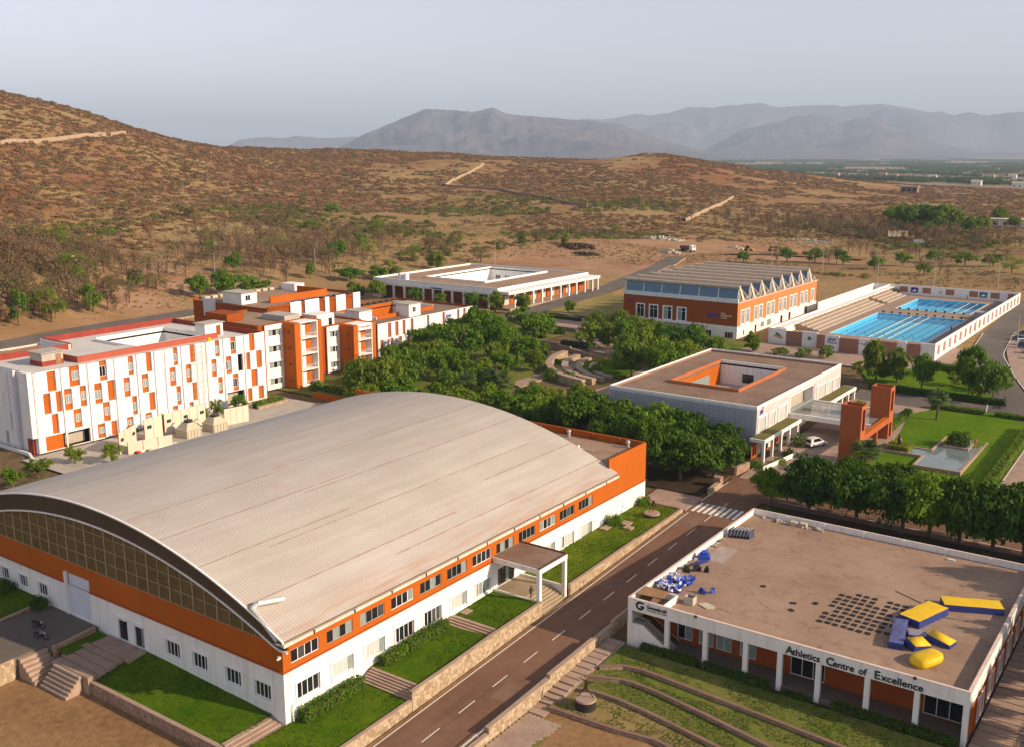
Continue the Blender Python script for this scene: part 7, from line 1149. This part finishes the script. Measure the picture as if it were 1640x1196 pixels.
for i in range(len(PO)):
    a, b_ = np.array(PO[i]), np.array(PO[(i+1) % len(PO)]); d = (b_-a)/np.linalg.norm(b_-a); nn = np.array([-d[1], d[0]])*.2; q = [a+nn-d*.18, a-nn-d*.18, b_-nn+d*.16, b_+nn+d*.16]; MB().prism([tuple(x) for x in q], 3.2, zp+.14+.004*i).build('edge_stone', sstep, pond)
MB().prism([(34.2, 131.8), (38.6, 131.8), (38.6, 136.6), (34.2, 136.6)], 3.5, zp+.35).build('island_kerb', sstep, pond); shrub(36.4, 134.2, 2.1, 2.6, leaf_dark, 'round dark bush on the square island in the pond', .2, 900, z=zp+.3)
MB().box(39.9, 40.25, 117.2, 139, zp, zp+.06).build('weir_edge', sstep, pond)
hedge('hedge', 26.0, 29.8, 124.0, 127.4, 4.2, 1.0, leaf_yell, 'bright yellow green clipped hedge block beside the pond', HG, leaf=.16, dens=45)
hedge('hedge', 45.2, 46.6, 101, 152, 3.4, 1.7, leaf_bright, 'long bright hedge along the road at the right edge', HG, leaf=.18, dens=30, zf=lambda x, y: zc(y)); hedge('hedge', 22, 23.4, 137, 152, 4.5, 1.1, leaf_bright, 'hedge round the left rim of the round lawn', HG, leaf=.18, dens=30, zf=lambda x, y: zc(y)); hedge('hedge', 25.5, 36, 158.6, 160.2, 4.9, 1.0, leaf_bright, 'hedge along the far rim of the round lawn', HG, leaf=.18, dens=30)
hedge('hedge', 9.5, 38, 168.4, 169.8, 5.1, 1.3, leaf_dark, 'dark hedge across the road from the round lawn', HG, leaf=.2, dens=28); hedge('hedge', 16.5, 31, 194.5, 196.4, 5.9, 1.5, leaf_bright, 'bright hedge at the foot of the pool wall', HG, leaf=.2, dens=28); hedge('hedge', 38, 46, 158.6, 160, 4.9, .9, leaf_mid, 'low hedge at the far right of the round lawn', HG, leaf=.2, dens=28)
struct(MB().prism([(2, 186.5), (17.5, 196), (30, 184), (36.5, 171), (10, 170.2)], 4.4, lambda x, y: gz_(x, y)+.05).build('lawn', bpy.data.materials['sunny_lawn'])); struct(sheet('pool_forecourt', -32, 16, 188, 204.5, .03, paver, 4.))
shrub(24.6, 112.3, 1.8, 4.2, leaf_yell, 'tall yellow green shrub against the nearer gateway tower', .2, 900)
for i, (x, y, r, h, mt) in enumerate(((24.9, 118.5, 1.2, 2.6, leaf_mid), (11.3, 119, 1.5, 2.2, leaf_dark), (12, 112, 1.3, 1.2, leaf_mid), (11.5, 146, 1.6, 1.4, leaf_bright), (12.5, 152, 1.4, 1.3, leaf_mid), (4.5, 99.5, 1.5, .9, leaf_sil), (12, 107, 1.2, .9, leaf_lite), (9.2, 103, 1.4, 1.1, leaf_bright))): shrub(x, y, r, h, mt, ('bush beside the inner side of the nearer gateway tower', 'dark bush under the drive-through canopy edge', 'bush before the entrance columns', 'bright bush by the farther canopy', 'small bush by the far end of the farther canopy', 'grey shrub inside the pink stone planter', 'pale low shrub on the entrance forecourt edge', 'bright low shrub beside the stone planter')[i], .17, 420)
# white car barrier screens near the forecourt
tag(MB().extr([(11.2, 101, 3.3), (13.0, 112, 3.6), (13.0, 112, 4.4), (11.2, 101, 4.1)], (.15, 0, 0)).build('white_barrier', white), 'low white wall between entrance columns and the forecourt', 'wall')

# blades of mown grass standing proud on the near lawns
gt = [bush('grass_tuft_a', 31, 9, .55, leafmat('lawn_blade', (.034, .120, .002), (.085, .18, .006)), .9), bush('grass_tuft_b', 32, 9, .55, leafmat('lawn_blade_pale', (.07, .15, .005), (.16, .21, .015)), .9)]
PL = [((0, -14, -.45), (7.6, -14, -.6), (7.6, 10.8, -.02), (0, 10.8, -.05)), ((0, 12.7, .82), (7.6, 12.7, .95), (7.6, 25.6, 1.55), (0, 25.6, 1.0)), ((0, 27.4, 1.2), (7.6, 27.4, 1.65), (7.6, 36.1, 1.9), (0, 36.1, 1.5)), ((0, 42.8, 1.5), (7.6, 42.8, 1.8), (7.6, 76.3, 2.75), (0, 76.3, 2.2)), ((-23.9, -6.6, -.05), (-2.3, -6.6, -.05), (-2.3, 0, .3), (-23.9, 0, 1.1)), ((-66, -7.6, 1.7), (-45.2, -6.2, 1.15), (-44.5, 0, 1.75), (-66, 0, 2.0))]
GP = []; GS = []
for q in PL:
    q = np.array(q); m_ = int(np.linalg.norm(q[1]-q[0])*np.linalg.norm(q[3]-q[0])*22); u_, v_ = NR.rand(m_), NR.rand(m_); e_ = NR.rand(m_) < .12; u_ = np.where(e_, np.round(u_)+NR.normal(0, .012, m_), u_); P3 = (q[0]*((1-u_)*(1-v_))[:, None]+q[1]*(u_*(1-v_))[:, None]+q[2]*(u_*v_)[:, None]+q[3]*((1-u_)*v_)[:, None]); P3[:, 2] -= .01; GP.append(P3); GS.append(.03+.045*NR.rand(m_)*(.6+fbm(P3[:, 0], P3[:, 1], 2.5, 3, 3)))
GP = np.concatenate(GP); GS = np.concatenate(GS); scatter('lawn_grass', 'short green grass of the lawns beside the sports hall', GP, np.c_[GS*1.5, GS*1.5, GS], gt)
TP = []
for i in range(4):
    A, B = resample(T_[i], 200), resample(T_[i+1], 200); m_ = 5200; k_ = NR.randint(0, 199, m_); t_ = NR.rand(m_); f_ = NR.rand(m_); a_ = A[k_]*(1-f_)[:, None]+A[k_+1]*f_[:, None]; b_ = B[k_]*(1-f_)[:, None]+B[k_+1]*f_[:, None]; q = a_*(1-t_)[:, None]+b_*t_[:, None]; za = TZ[i]-(0 if i == 0 else .34); TP.append(np.c_[q, za*(1-t_)+(TZ[i+1]-.02)*t_])
TP = np.concatenate(TP); TP = TP[fbm(TP[:, 0], TP[:, 1], 2.2, 3, 19) > .42]; s = .03+.05*NR.rand(len(TP)); scatter('terrace_grass', 'tired green and straw grass of the terraced lawn', TP, np.c_[s*1.6, s*1.6, s], [gt[1], tuft[1], gt[0]])
# ================================================================== figures
def figure(name, J, E_, R_, mat, sub=1):
    me = bpy.data.meshes.new(name); me.from_pydata(J, E_, []); o = bpy.data.objects.new(name, me); COL.objects.link(o); m = o.modifiers.new('s', 'SKIN')
    for v, r in zip(me.skin_vertices[0].data, R_): v.radius = (r, r) if not isinstance(r, tuple) else r
    me.skin_vertices[0].data[0].use_root = True; m.use_smooth_shade = True; s = o.modifiers.new('u', 'SUBSURF'); s.levels = sub; s.render_levels = sub
    dg = bpy.context.evaluated_depsgraph_get(); dg.update(); me2 = bpy.data.meshes.new_from_object(o.evaluated_get(dg)); bpy.data.objects.remove(o); me2.materials.clear(); me2.materials.append(mat); return me2
ED = [(0, 1), (1, 2), (2, 3), (3, 4), (2, 5), (5, 6), (6, 7), (2, 8), (8, 9), (9, 10), (0, 11), (11, 12), (12, 13), (13, 14), (0, 15), (15, 16), (16, 17), (17, 18)]
RR = [(.15, .11), (.16, .11), (.15, .10), .055, .10, .06, .045, .035, .06, .045, .035, .085, .06, .045, .035, .085, .06, .045, .035]
walk = [(0, 0, .95), (0, 0, 1.18), (0, 0, 1.42), (0, .01, 1.52), (0, .03, 1.66), (.19, 0, 1.40), (.24, -.10, 1.14), (.22, .02, .90), (-.19, 0, 1.40), (-.24, .12, 1.14), (-.22, .26, .95), (.10, .0, .88), (.10, .14, .48), (.10, .12, .07), (.10, .24, .03), (-.10, 0, .88), (-.10, -.02, .48), (-.10, -.26, .12), (-.10, -.16, .04)]
jav = [(0, 0, .95), (.02, -.05, 1.20), (.05, -.14, 1.45), (.06, -.15, 1.56), (.08, -.12, 1.70), (.24, -.1, 1.46), (.52, .02, 1.52), (.78, .10, 1.58), (-.14, -.2, 1.46), (-.42, -.36, 1.50), (-.62, -.50, 1.62), (.1, .02, .88), (.30, .25, .52), (.52, .40, .08), (.62, .50, .05), (-.1, -.03, .88), (-.22, -.28, .48), (-.40, -.55, .08), (-.34, -.46, .03)]
disc = [(0, 0, .95), (.06, .04, 1.18), (.16, .08, 1.38), (.2, .1, 1.48), (.26, .14, 1.60), (.30, -.04, 1.36), (.42, -.22, 1.1), (.40, -.1, .85), (.06, .22, 1.40), (-.14, .42, 1.52), (-.34, .58, 1.70), (.1, 0, .88), (.2, .2, .52), (.05, .12, .08), (.15, .2, .03), (-.1, 0, .88), (-.22, -.12, .5), (-.42, -.28, .1), (-.36, -.2, .04)]
cloth = M('dark_clothes', (.03, .035, .05), .8); cloth2 = M('pink_clothes', (.55, .12, .22), .8); cloth3 = M('pale_clothes', (.5, .48, .45), .8); skin = M('skin', (.22, .12, .075), .6); hair = M('hair', (.012, .01, .01), .6)
def person(x, y, z, rz, mat, label, pose=walk):
    t = thing('person', (x, y, z), label, 'person', None, rz); me = figure('body', pose, ED, RR, mat); b_ = bpy.data.objects.new('body', me); COL.objects.link(b_); b_.parent = t
    h = pose[4]; m = MB()
    for i in range(8):
        for j in range(5):
            P = lambda a, c: (h[0]+.105*math.cos(a*math.pi/4)*math.cos(c*math.pi/10), h[1]-.015+.115*math.sin(a*math.pi/4)*math.cos(c*math.pi/10), h[2]+.02+.115*math.sin(c*math.pi/10)); m.q(P(i, j), P(i+1, j), P(i+1, j+1), P(i, j+1))
    o = m.build('hair', hair, None, local=True); o.parent = t
    m = MB().box(h[0]-.05, h[0]+.05, h[1]+.07, h[1]+.115, h[2]-.1, h[2]+.02).extr([(h[0]-.015, h[1]+.11, h[2]-.05), (h[0]+.015, h[1]+.11, h[2]-.05), (h[0], h[1]+.14, h[2]-.05), ], (0, 0, .05)); o = m.build('face', skin, None, local=True); o.parent = t
    m = MB()
    for k in (7, 10): m.box(pose[k][0]-.035, pose[k][0]+.035, pose[k][1]-.03, pose[k][1]+.03, pose[k][2]-.14, pose[k][2])
    o = m.build('hand', skin, None, local=True); o.parent = t; return t
person(5.6, 37.0, 1.6, math.radians(-100), cloth, 'person in dark clothes walking down from the portico'); person(38.6, 38.0, .36, math.radians(-60), cloth, 'person in dark clothes standing beside the athletics glass door')
person(-1.6, 321, 7.02, 1.5, cloth, 'person in dark clothes standing by the rear pool wall'); person(9.4, 248, 7.02, 0, bluevinyl, 'person in blue standing on the dark deck beside the large pool'); person(39.2, 134.8, 4.32, .5, cloth2, 'person in pink standing at the pond edge'); person(38.7, 132.6, 4.32, 2.5, cloth3, 'person in pale clothes at the pond edge beside the one in pink'); person(-95, 196, 6.1, 1, cloth2, 'person in red walking on the garden plaza')
def statue(x, y, z, rz, pose, s, r, h, label, prop):
    t = thing('statue', (x, y, z), label, 'statue', None, rz); a = MB().tube((0, 0, -.3), (0, 0, h), r, r, 24).build('pedestal', blackstone, None, local=True); a.parent = t; a = MB().tube((0, 0, h+.003), (0, 0, h+.2), r*1.03, r*.98, 24).build('pedestal_cap', paver, None, local=True); a.parent = t
    o = bpy.data.objects.new('figure', figure('figure', pose, ED, [tuple(v*1.05 for v in q) if isinstance(q, tuple) else q*1.15 for q in RR], bronze)); COL.objects.link(o); o.parent = t; o.location = (0, 0, h+.2); o.scale = (s,)*3
    if prop == 'javelin': a = MB().tube((-.62-1.2, -.50-.5, 1.62-.55), (-.62+1.5, -.50+.65, 1.62+.5), .018, .012, 6).build('javelin', M('gilt', (.5, .33, .08), .4, metal=.6), None, local=True)
    elif prop == 'disc': a = MB().tube((-.36, .60, 1.72), (-.40, .66, 1.74), .16, .16, 14).build('discus', bronze, None, local=True)
    else: return t
    a.parent = t; a.location = (0, 0, h+.2); a.scale = (s,)*3; return t
statue(22.7, 22.6, -1.25, math.radians(160), jav, 1.25, 1.15, .95, 'bronze javelin thrower on a round black pedestal beside the slab path', 'javelin'); statue(4.9, 71.6, 2.35, math.radians(30), disc, 1.25, 1.25, .45, 'bronze discus thrower on a low round base at the end of the hall lawn', 'disc')
t = thing('statue', (27.8, 125.8, 4.3), 'dark bust on a column rising from the yellow green hedge', 'statue'); MB().tube((27.8, 125.8, 4.2), (27.8, 125.8, 6.0), .35, .3, 10).build('column', blackstone, t); MB().tube((27.8, 125.8, 6.0), (27.8, 125.8, 6.5), .45, .25, 12).tube((27.8, 125.8, 6.5), (27.8, 125.8, 6.65), .13, .13, 8).build('shoulders', bronze, t); MB().tube((27.8, 125.8, 6.6), (27.8, 125.8, 6.85), .17, .24, 10).tube((27.8, 125.8, 6.85), (27.8, 125.8, 7.1), .24, .1, 10).build('head', bronze, t)
# ================================================================== vehicles
tyre = M('tyre', (.02, .02, .02), .8); rim = M('rim', (.35, .35, .36), .35, metal=.6); red_l = M('tail_lamp', (.4, .02, .02), .4); clear_l = M('head_lamp', (.7, .7, .68), .2)
def car(x, y, z, rz, col, label, suv=False):
    pm = M('car_paint', col, .25, .03, .5, spec=.6); t = thing('parked_car', (x, y, z), label, 'car', 'parked cars', rz); H = 1.78 if suv else 1.46
    def mk(m, nm, mt, par=t, smooth=False): o = m.build(nm, mt, None, local=True, smooth=smooth); o.parent = par; return o
    low = [(-2.15, .35), (-2.2, .62), (-2.1, .95), (-1.2, 1.0), (1.15, .96), (2.0, .82), (2.2, .6), (2.15, .32)]
    m = MB(); n_ = len(low); ws = (-.86, -.78, .78, .86)
    for side in (-1, 1): m.F.append(tuple((len(m.V)+i) for i in range(n_))); m.I.append(0); m.V += [(a, side*(.86 if c < .9 else .80), c) for a, c in low]
    for i in range(n_): j = (i+1) % n_; m.F.append((i, j, n_+j, n_+i)); m.I.append(0)
    body = mk(m, 'body', pm)
    ca = [(-2.0 if suv else -1.7, .98), (-1.75 if suv else -1.15, H-.06), (-1.0, H), (.25, H-.02), (1.2, .96)]; m = MB(); k = len(ca)
    m.F += [tuple(range(k)), tuple(range(k, 2*k))]; m.V = [(a, -.62 if c > 1.1 else -.78, c) for a, c in ca]+[(a, .62 if c > 1.1 else .78, c) for a, c in ca]; m.I = [0, 0]
    for i in range(k-1): m.F.append((i, i+1, k+i+1, k+i)); m.I.append(0)
    mk(m, 'cabin', pm)
    for s in (-1, 1): mk(MB().extr([(-1.35, s*.775, 1.06), (.85, s*.775, 1.04), (.25, s*.665, H-.14), (-1.15, s*.665, H-.14)], (0, s*.02, 0)), 'side_window', gdark)
    mk(MB().q((1.19, -.68, 1.02), (1.19, .68, 1.02), (.36, .56, H-.07), (.36, -.56, H-.07)), 'windscreen', gdark); mk(MB().q((ca[0][0]-.02, -.66, 1.04), (ca[0][0]-.02, .66, 1.04), (ca[1][0]-.0, .54, H-.12), (ca[1][0]-.0, -.54, H-.12)), 'rear_window', gdark)
    for a in (-1.35, 1.35):
        for s in (-1, 1): w = mk(MB().tube((a, s*.70, .33), (a, s*.90, .33), .33, .33, 14), 'wheel', tyre); mk(MB().tube((a, s*.90, .33), (a, s*.912, .33), .2, .2, 10), 'rim', rim, w)
    for s in (-1, 1): mk(MB().box(2.06, 2.17, s*.62-.15, s*.62+.15, .62, .76), 'headlight', clear_l); mk(MB().box(-2.21, -2.14, s*.66-.12, s*.66+.12, .68, .9), 'tail_light', red_l)
    mk(MB().box(-2.22, -2.12, -.8, .8, .34, .55).box(2.12, 2.22, -.8, .8, .3, .52), 'bumper', darkmetal); return t
car(13.9, 120.5, zr(120.5), math.radians(65), (.62, .62, .63), 'silver car parked under the drive-through canopy', True)
CP = [(27.9, 247.5, (.03, .05, .09), 'dark blue car parked nearest the pool wall in the car park'), (30.2, 240.3, (.7, .7, .7), 'white car in the car park beside the tall lamp post'), (31.2, 236.2, (.02, .03, .06), 'black car parked just in front of the white one in the car park'), (33.4, 229, (.4, .42, .45), 'grey car at the front of the car park'), (27.8, 256.5, (.05, .09, .12), 'dark car farther back in the car park'), (34.2, 239.5, (.5, .5, .5), 'silver car in the second line of the car park'), (37, 222, (.6, .6, .6), 'white car at the right edge of the car park')]
for x, y, c, lb in CP: car(x, y, float(ground(np.array([x]), np.array([y]))[0])+.03, math.radians(8+rnd.uniform(-5, 5)), c, lb, rnd.random() < .4)
car(-100.2, 113.6, zr(113.6)-.2, math.radians(80), (.5, .03, .02), 'red car parked at the foot of the hostel towers')
def bike(x, y, z, rz, label, col=(.02, .02, .025), lean=.12):
    t = thing('motorbike', (x, y, z), label, 'motorbike', 'parked motorbikes', rz); t.rotation_euler = (lean, 0, rz); pm = M('bike_paint', col, .3, spec=.6)
    def mk(m, nm, mt, par=t): o = m.build(nm, mt, None, local=True); o.parent = par; return o
    for a in (-.65, .68): 
        m = MB()
        for k in range(16): t0, t1 = 2*math.pi*k/16, 2*math.pi*(k+1)/16; m.tube((a+.27*math.cos(t0), 0, .31+.27*math.sin(t0)), (a+.27*math.cos(t1), 0, .31+.27*math.sin(t1)), .055, .055, 6)
        w = mk(m, 'wheel', tyre); mk(MB().tube((a, -.06, .31), (a, .06, .31), .09, .09, 8), 'hub', rim, w)
    mk(MB().path([(.68, 0, .31), (.45, 0, .85), (.38, 0, 1.05)], [.04, .04, .035], 6), 'fork', greymetal); mk(MB().path([(.36, -.36, 1.08), (.42, 0, 1.04), (.36, .36, 1.08)], [.02]*3, 6), 'handlebar', darkmetal)
    mk(MB().extr([(-.1, -.13, .78), (.36, -.12, .82), (.38, -.1, .98), (.0, -.12, 1.0)], (0, .25, 0)), 'fuel_tank', pm); mk(MB().extr([(-.75, -.12, .82), (-.1, -.12, .76), (-.1, -.12, .86), (-.78, -.11, .94)], (0, .24, 0)), 'seat', rubber); mk(MB().box(-.15, .3, -.15, .15, .3, .7), 'engine', darkmetal); mk(MB().tube((-.75, .14, .36), (.1, .16, .34), .05, .05, 8), 'exhaust', rim); mk(MB().tube((.5, 0, .88), (.6, 0, .88), .1, .08, 10), 'headlight', clear_l); mk(MB().path([(-.1, 0, .8), (.1, 0, .35), (-.65, 0, .31), (-.6, 0, .8)], [.03]*4, 5), 'frame', darkmetal); return t
u = lambda a, b_: (a, b_)
bike(-39.2, -4.2, 1.24, math.radians(20), 'black motorbike parked nearer the hall wall in the yard'); bike(-36.2, -5.6, 1.2, math.radians(25), 'motorbike with pale panels parked nearer the steps', (.25, .3, .3))
for i in range(6): bike(37.2+.25*i, 173-1.3*i, zr(172), math.radians(100), f'{ORD[i]} motorbike from the back in the row beside the round lawn road', (.03, .03, .04))
# truck and diggers at the clearing
def place(t, x, y): t.location = (x, y, float(terr(np.array([x]), np.array([y]))[0])+.05)
t = thing('tipper_truck', (0, 0, 0), 'white cabbed tipper truck at the dirt clearing', 'truck', None, math.radians(-20)); place(t, -147, 397)
def lk(m, nm, mt, par=None): o = m.build(nm, mt, None, local=True); o.parent = par or t; return o
lk(MB().extr([(2.2, -1.2, .9), (4.3, -1.2, .9), (4.3, -1.2, 2.2), (3.9, -1.2, 3.2), (2.2, -1.2, 3.3)], (0, 2.4, 0)), 'cab', white); lk(MB().q((4.32, -1.05, 2.15), (4.32, 1.05, 2.15), (3.98, 1.0, 3.0), (3.98, -1.0, 3.0)), 'windscreen', gdark); lk(MB().extr([(-4.2, -1.25, 1.2), (2.0, -1.25, 1.2), (2.0, -1.25, 2.9), (-4.4, -1.25, 2.7)], (0, 2.5, 0)), 'tipper_body', M('truck_body', (.12, .07, .06), .7)); lk(MB().box(-4.2, 4.0, -.5, .5, .75, 1.15), 'chassis', darkmetal)
for a in (-3.3, -2.1, 3.1):
    for s in (-1, 1): lk(MB().tube((a, s*.9, .5), (a, s*1.25, .5), .5, .5, 12), 'wheel', tyre)
for i, (x, y, lb) in enumerate(((-127, 425, 'yellow backhoe digger parked on the dirt clearing'), (-117, 432, 'yellow digger arm machine right of the backhoe'))):
    t = thing('digger', (0, 0, 0), lb, 'digger', None, math.radians(10+40*i)); place(t, x, y); yp = M('digger_yellow', (.55, .30, .03), .6)
    lk(MB().extr([(-1.5, -.9, .9), (1.9, -.7, .9), (1.9, -.7, 1.5), (.5, -.8, 1.6), (-1.5, -.9, 1.6)], (0, 1.6, 0)), 'body', yp); lk(MB().box(-1.2, .4, -.8, .8, 1.6, 2.8), 'cab', gdark); lk(MB().box(-1.3, .5, -.9, .9, 2.8, 2.95), 'cab_roof', yp); lk(MB().path([(-1.6, 0, 1.2), (-2.6, 0, 3.2), (-4.0, 0, 2.0), (-3.8, 0, .9)], [.2, .18, .15, .12], 6), 'boom', yp); lk(MB().extr([(2.2, -1.1, .3), (3.0, -1.1, .3), (2.8, -1.1, 1.0), (2.2, -1.1, .9)], (0, 2.2, 0)), 'bucket', yp); lk(MB().extr([(-3.9, -.35, .9), (-3.4, -.35, .4), (-4.2, -.35, .5)], (0, .7, 0)), 'rear_bucket', darkmetal)
    for a, r_ in ((-1.2, .75), (1.4, .5)):
        for s in (-1, 1): lk(MB().tube((a, s*.8, r_), (a, s*1.1, r_), r_, r_, 12), 'wheel', tyre)
# rubble heaps at the clearing
for i, (x, y, r, h, mt, lb) in enumerate(((-178, 428, 13, 1.6, concrete, 'pale rubble spread on the slope above the dirt clearing'), (-116, 488, 12, 1.0, concrete, 'pale rubble strip at the far edge of the clearing'), (-152, 388, 5, 1.8, concrete, 'grey gravel heap beside the tipper truck'), (-200, 378, 12, 1.4, mulch, 'dark rock heap on the brown ground behind the courtyard building'), (-187, 366, 8, 1.2, mulch, 'smaller dark rock heap near the courtyard building'), (-137, 432, 4, 1.4, concrete, 'small pale heap left of the diggers'))):
    m = MB()
    for k in range(90):
        a, q = rnd.uniform(0, 6.28), rnd.random()**.5; xx, yy = x+r*q*math.cos(a), y+r*q*.6*math.sin(a); zz_ = float(terr(np.array([xx]), np.array([yy]))[0]); s_ = rnd.uniform(.3, .9)*(1.2 if h > 1.3 else .8); hh = h*(1-q)*rnd.uniform(.5, 1); m.prism([(xx-s_, yy-s_*.5), (xx+s_*.7, yy-s_), (xx+s_, yy+s_*.6), (xx-s_*.4, yy+s_)], zz_-.5, zz_+hh+s_*.4)
    o = m.build('rubble_heap', mt); o['kind'] = 'stuff'; o['label'] = lb
# ================================================================== plant yard below the checkered hostel
def panel_fence(a, b_, h, n_, label):
    t = thing('screen_fence', (*a, 2.6), label, 'fence', 'pale screen fences'); A, B = np.array(a), np.array(b_); d = (B-A)/n_
    for k in range(n_): p, q = A+d*(k+.02), A+d*(k+.98); nn = np.array([-d[1], d[0]])/np.linalg.norm(d)*.05; MB().prism([tuple(p+nn), tuple(p-nn), tuple(q-nn), tuple(q+nn)], 2.7, 2.6+h).build('panel', M('cream_sheet', (.62, .56, .46), .8, .06, .5) if 'cream_sheet' not in bpy.data.materials else bpy.data.materials['cream_sheet'], t)
    for k in range(0, n_, 2):
        if h > 4: p, q = A+d*(k+.3), A+d*(k+.8); nn = np.array([-d[1], d[0]])/np.linalg.norm(d)*.075; MB().prism([tuple(p+nn), tuple(p-nn), tuple(q-nn), tuple(q+nn)], 2.6+h*.55, 2.6+h*.7).build('vent_slot', darkmetal, t)
    for k in range(n_+1): p = A+d*k; MB().tube((*p, 2.4), (*p, 2.7+h), .06, .06, 5).build('post', brick, t)
panel_fence((-91.8, 42.6), (-95, 48.5), 4.2, 3, 'pale screen fence at the left end of the plant yard'); panel_fence((-95.2, 50.5), (-95.7, 55), 4.6, 2, 'pale screen fence with dark slots left of the tan cooling towers'); panel_fence((-96.5, 56), (-97, 66.5), 4.4, 5, 'long pale screen fence behind the tan cooling towers'); panel_fence((-92.4, 67.6), (-91.4, 73.2), 3.6, 4, 'pale screen fence right of the tan cooling towers'); panel_fence((-90.5, 43.5), (-88.5, 52), 2.4, 3, 'low pale frame fence at the front of the plant yard')
for i, (x, y) in enumerate(((-92.0, 58.4), (-91.4, 64.4))):
    t = thing('cooling_tower', (x, y, 2.6), f"tan cooling tower with flared top, {('left', 'right')[i]} one of two", 'cooling tower', 'tan cooling towers'); s_ = 1.75
    MB().box(x-s_, x+s_, y-s_, y+s_, 2.6, 4.2).build('casing', tan, t); 
    for k in range(5): MB().box(x+s_+.002, x+s_+.08, y-s_+.2+.75*k, y-s_+.32+.75*k, 2.6, 4.2).build('rib', concrete, t)
    MB().prism([(x-s_-.15, y-s_-.15), (x+s_+.15, y-s_-.15), (x+s_+.15, y+s_+.15), (x-s_-.15, y+s_+.15)], 4.204, 4.35).build('rim', tan, t); m = MB(); a = [(-s_, -s_), (s_, -s_), (s_, s_), (-s_, s_)]; c = [(-.85, -.85), (.85, -.85), (.85, .85), (-.85, .85)]
    for k in range(4): j = (k+1) % 4; m.q((x+a[k][0], y+a[k][1], 4.35), (x+a[j][0], y+a[j][1], 4.35), (x+c[j][0], y+c[j][1], 5.6), (x+c[k][0], y+c[k][1], 5.6))
    m.build('hood', tan, t); MB().tube((x, y, 5.6), (x, y, 6.0), .85, .9, 14).build('fan_stack', darkmetal, t); MB().path([(x, y, 6.0), (x-.8, y+.4, 6.35), (x-1.4, y+.9, 6.1)], [.12]*3, 6).build('motor_pipe', darkmetal, t)
for i in range(8):
    o = MB().prism([(-.5, -.3), (.5, -.4), (.4, .4), (-.3, .35)], 0, .5).build('waste_bag', [M('red_bag', (.4, .04, .03), .7), whiteplastic, tan][i % 3] if i < 3 else [bpy.data.materials['red_bag'], whiteplastic, tan][i % 3], None, local=True); o.location = (-89.5+rnd.uniform(-.8, .8), 45+i*1.1, 2.62); o.rotation_euler = (0, 0, i); tag(o, f'{ORD[i]} bag of rubbish from the left dumped before the screen fences', 'bag', 'bags of rubbish in the plant yard')
struct(MB().q((-103.5, 30, 2.62), (-84, 30, 2.62), (-84, 92, 2.75), (-103.5, 92, 2.75)).build('plant_yard', concrete)); wallseg([(-97.5, 80.8, 3.3), (-97.5, 89.5, 3.4)], .6, 2, 'low stone planter wall at the right end of the checkered hostel'); hedge('hedge', -99.5, -97.9, 81, 89, 2.7, 1.3, leaf_bright, 'bright clipped hedge in the planter by the checkered hostel', HG, leaf=.2, dens=28)
wallseg([(-100, 30.5, 2.9), (-106, 33, 2.9), (-122, 33.2, 2.8)], .4, 1, 'low white kerb round the foot of the checkered hostel', white, white)
hedge('hedge', -97, -91, 100.4, 102, 3.2, 1.2, leaf_mid, 'clipped hedge at the foot of the hostel towers', HG, leaf=.2, dens=26)
wallseg([(-96, 96, 4), (-78, 96, 4)], .4, 2, 'orange parapet wall behind the left end of the vaulted roof', orange, orange)
t = thing('hillside_hut', (0, 0, 0), 'tiny white hut among the dry trees on the left hill', 'hut'); place(t, -283, 152); lk(MB().box(-2, 2, -1.5, 1.5, 0, 2.4), 'wall', white); lk(MB().box(-2.4, 2.4, -1.9, 1.9, 2.4, 2.6), 'roof', concrete); lk(MB().box(-.4, .5, -1.54, -1.51, .1, 1.9), 'door', darkmetal)
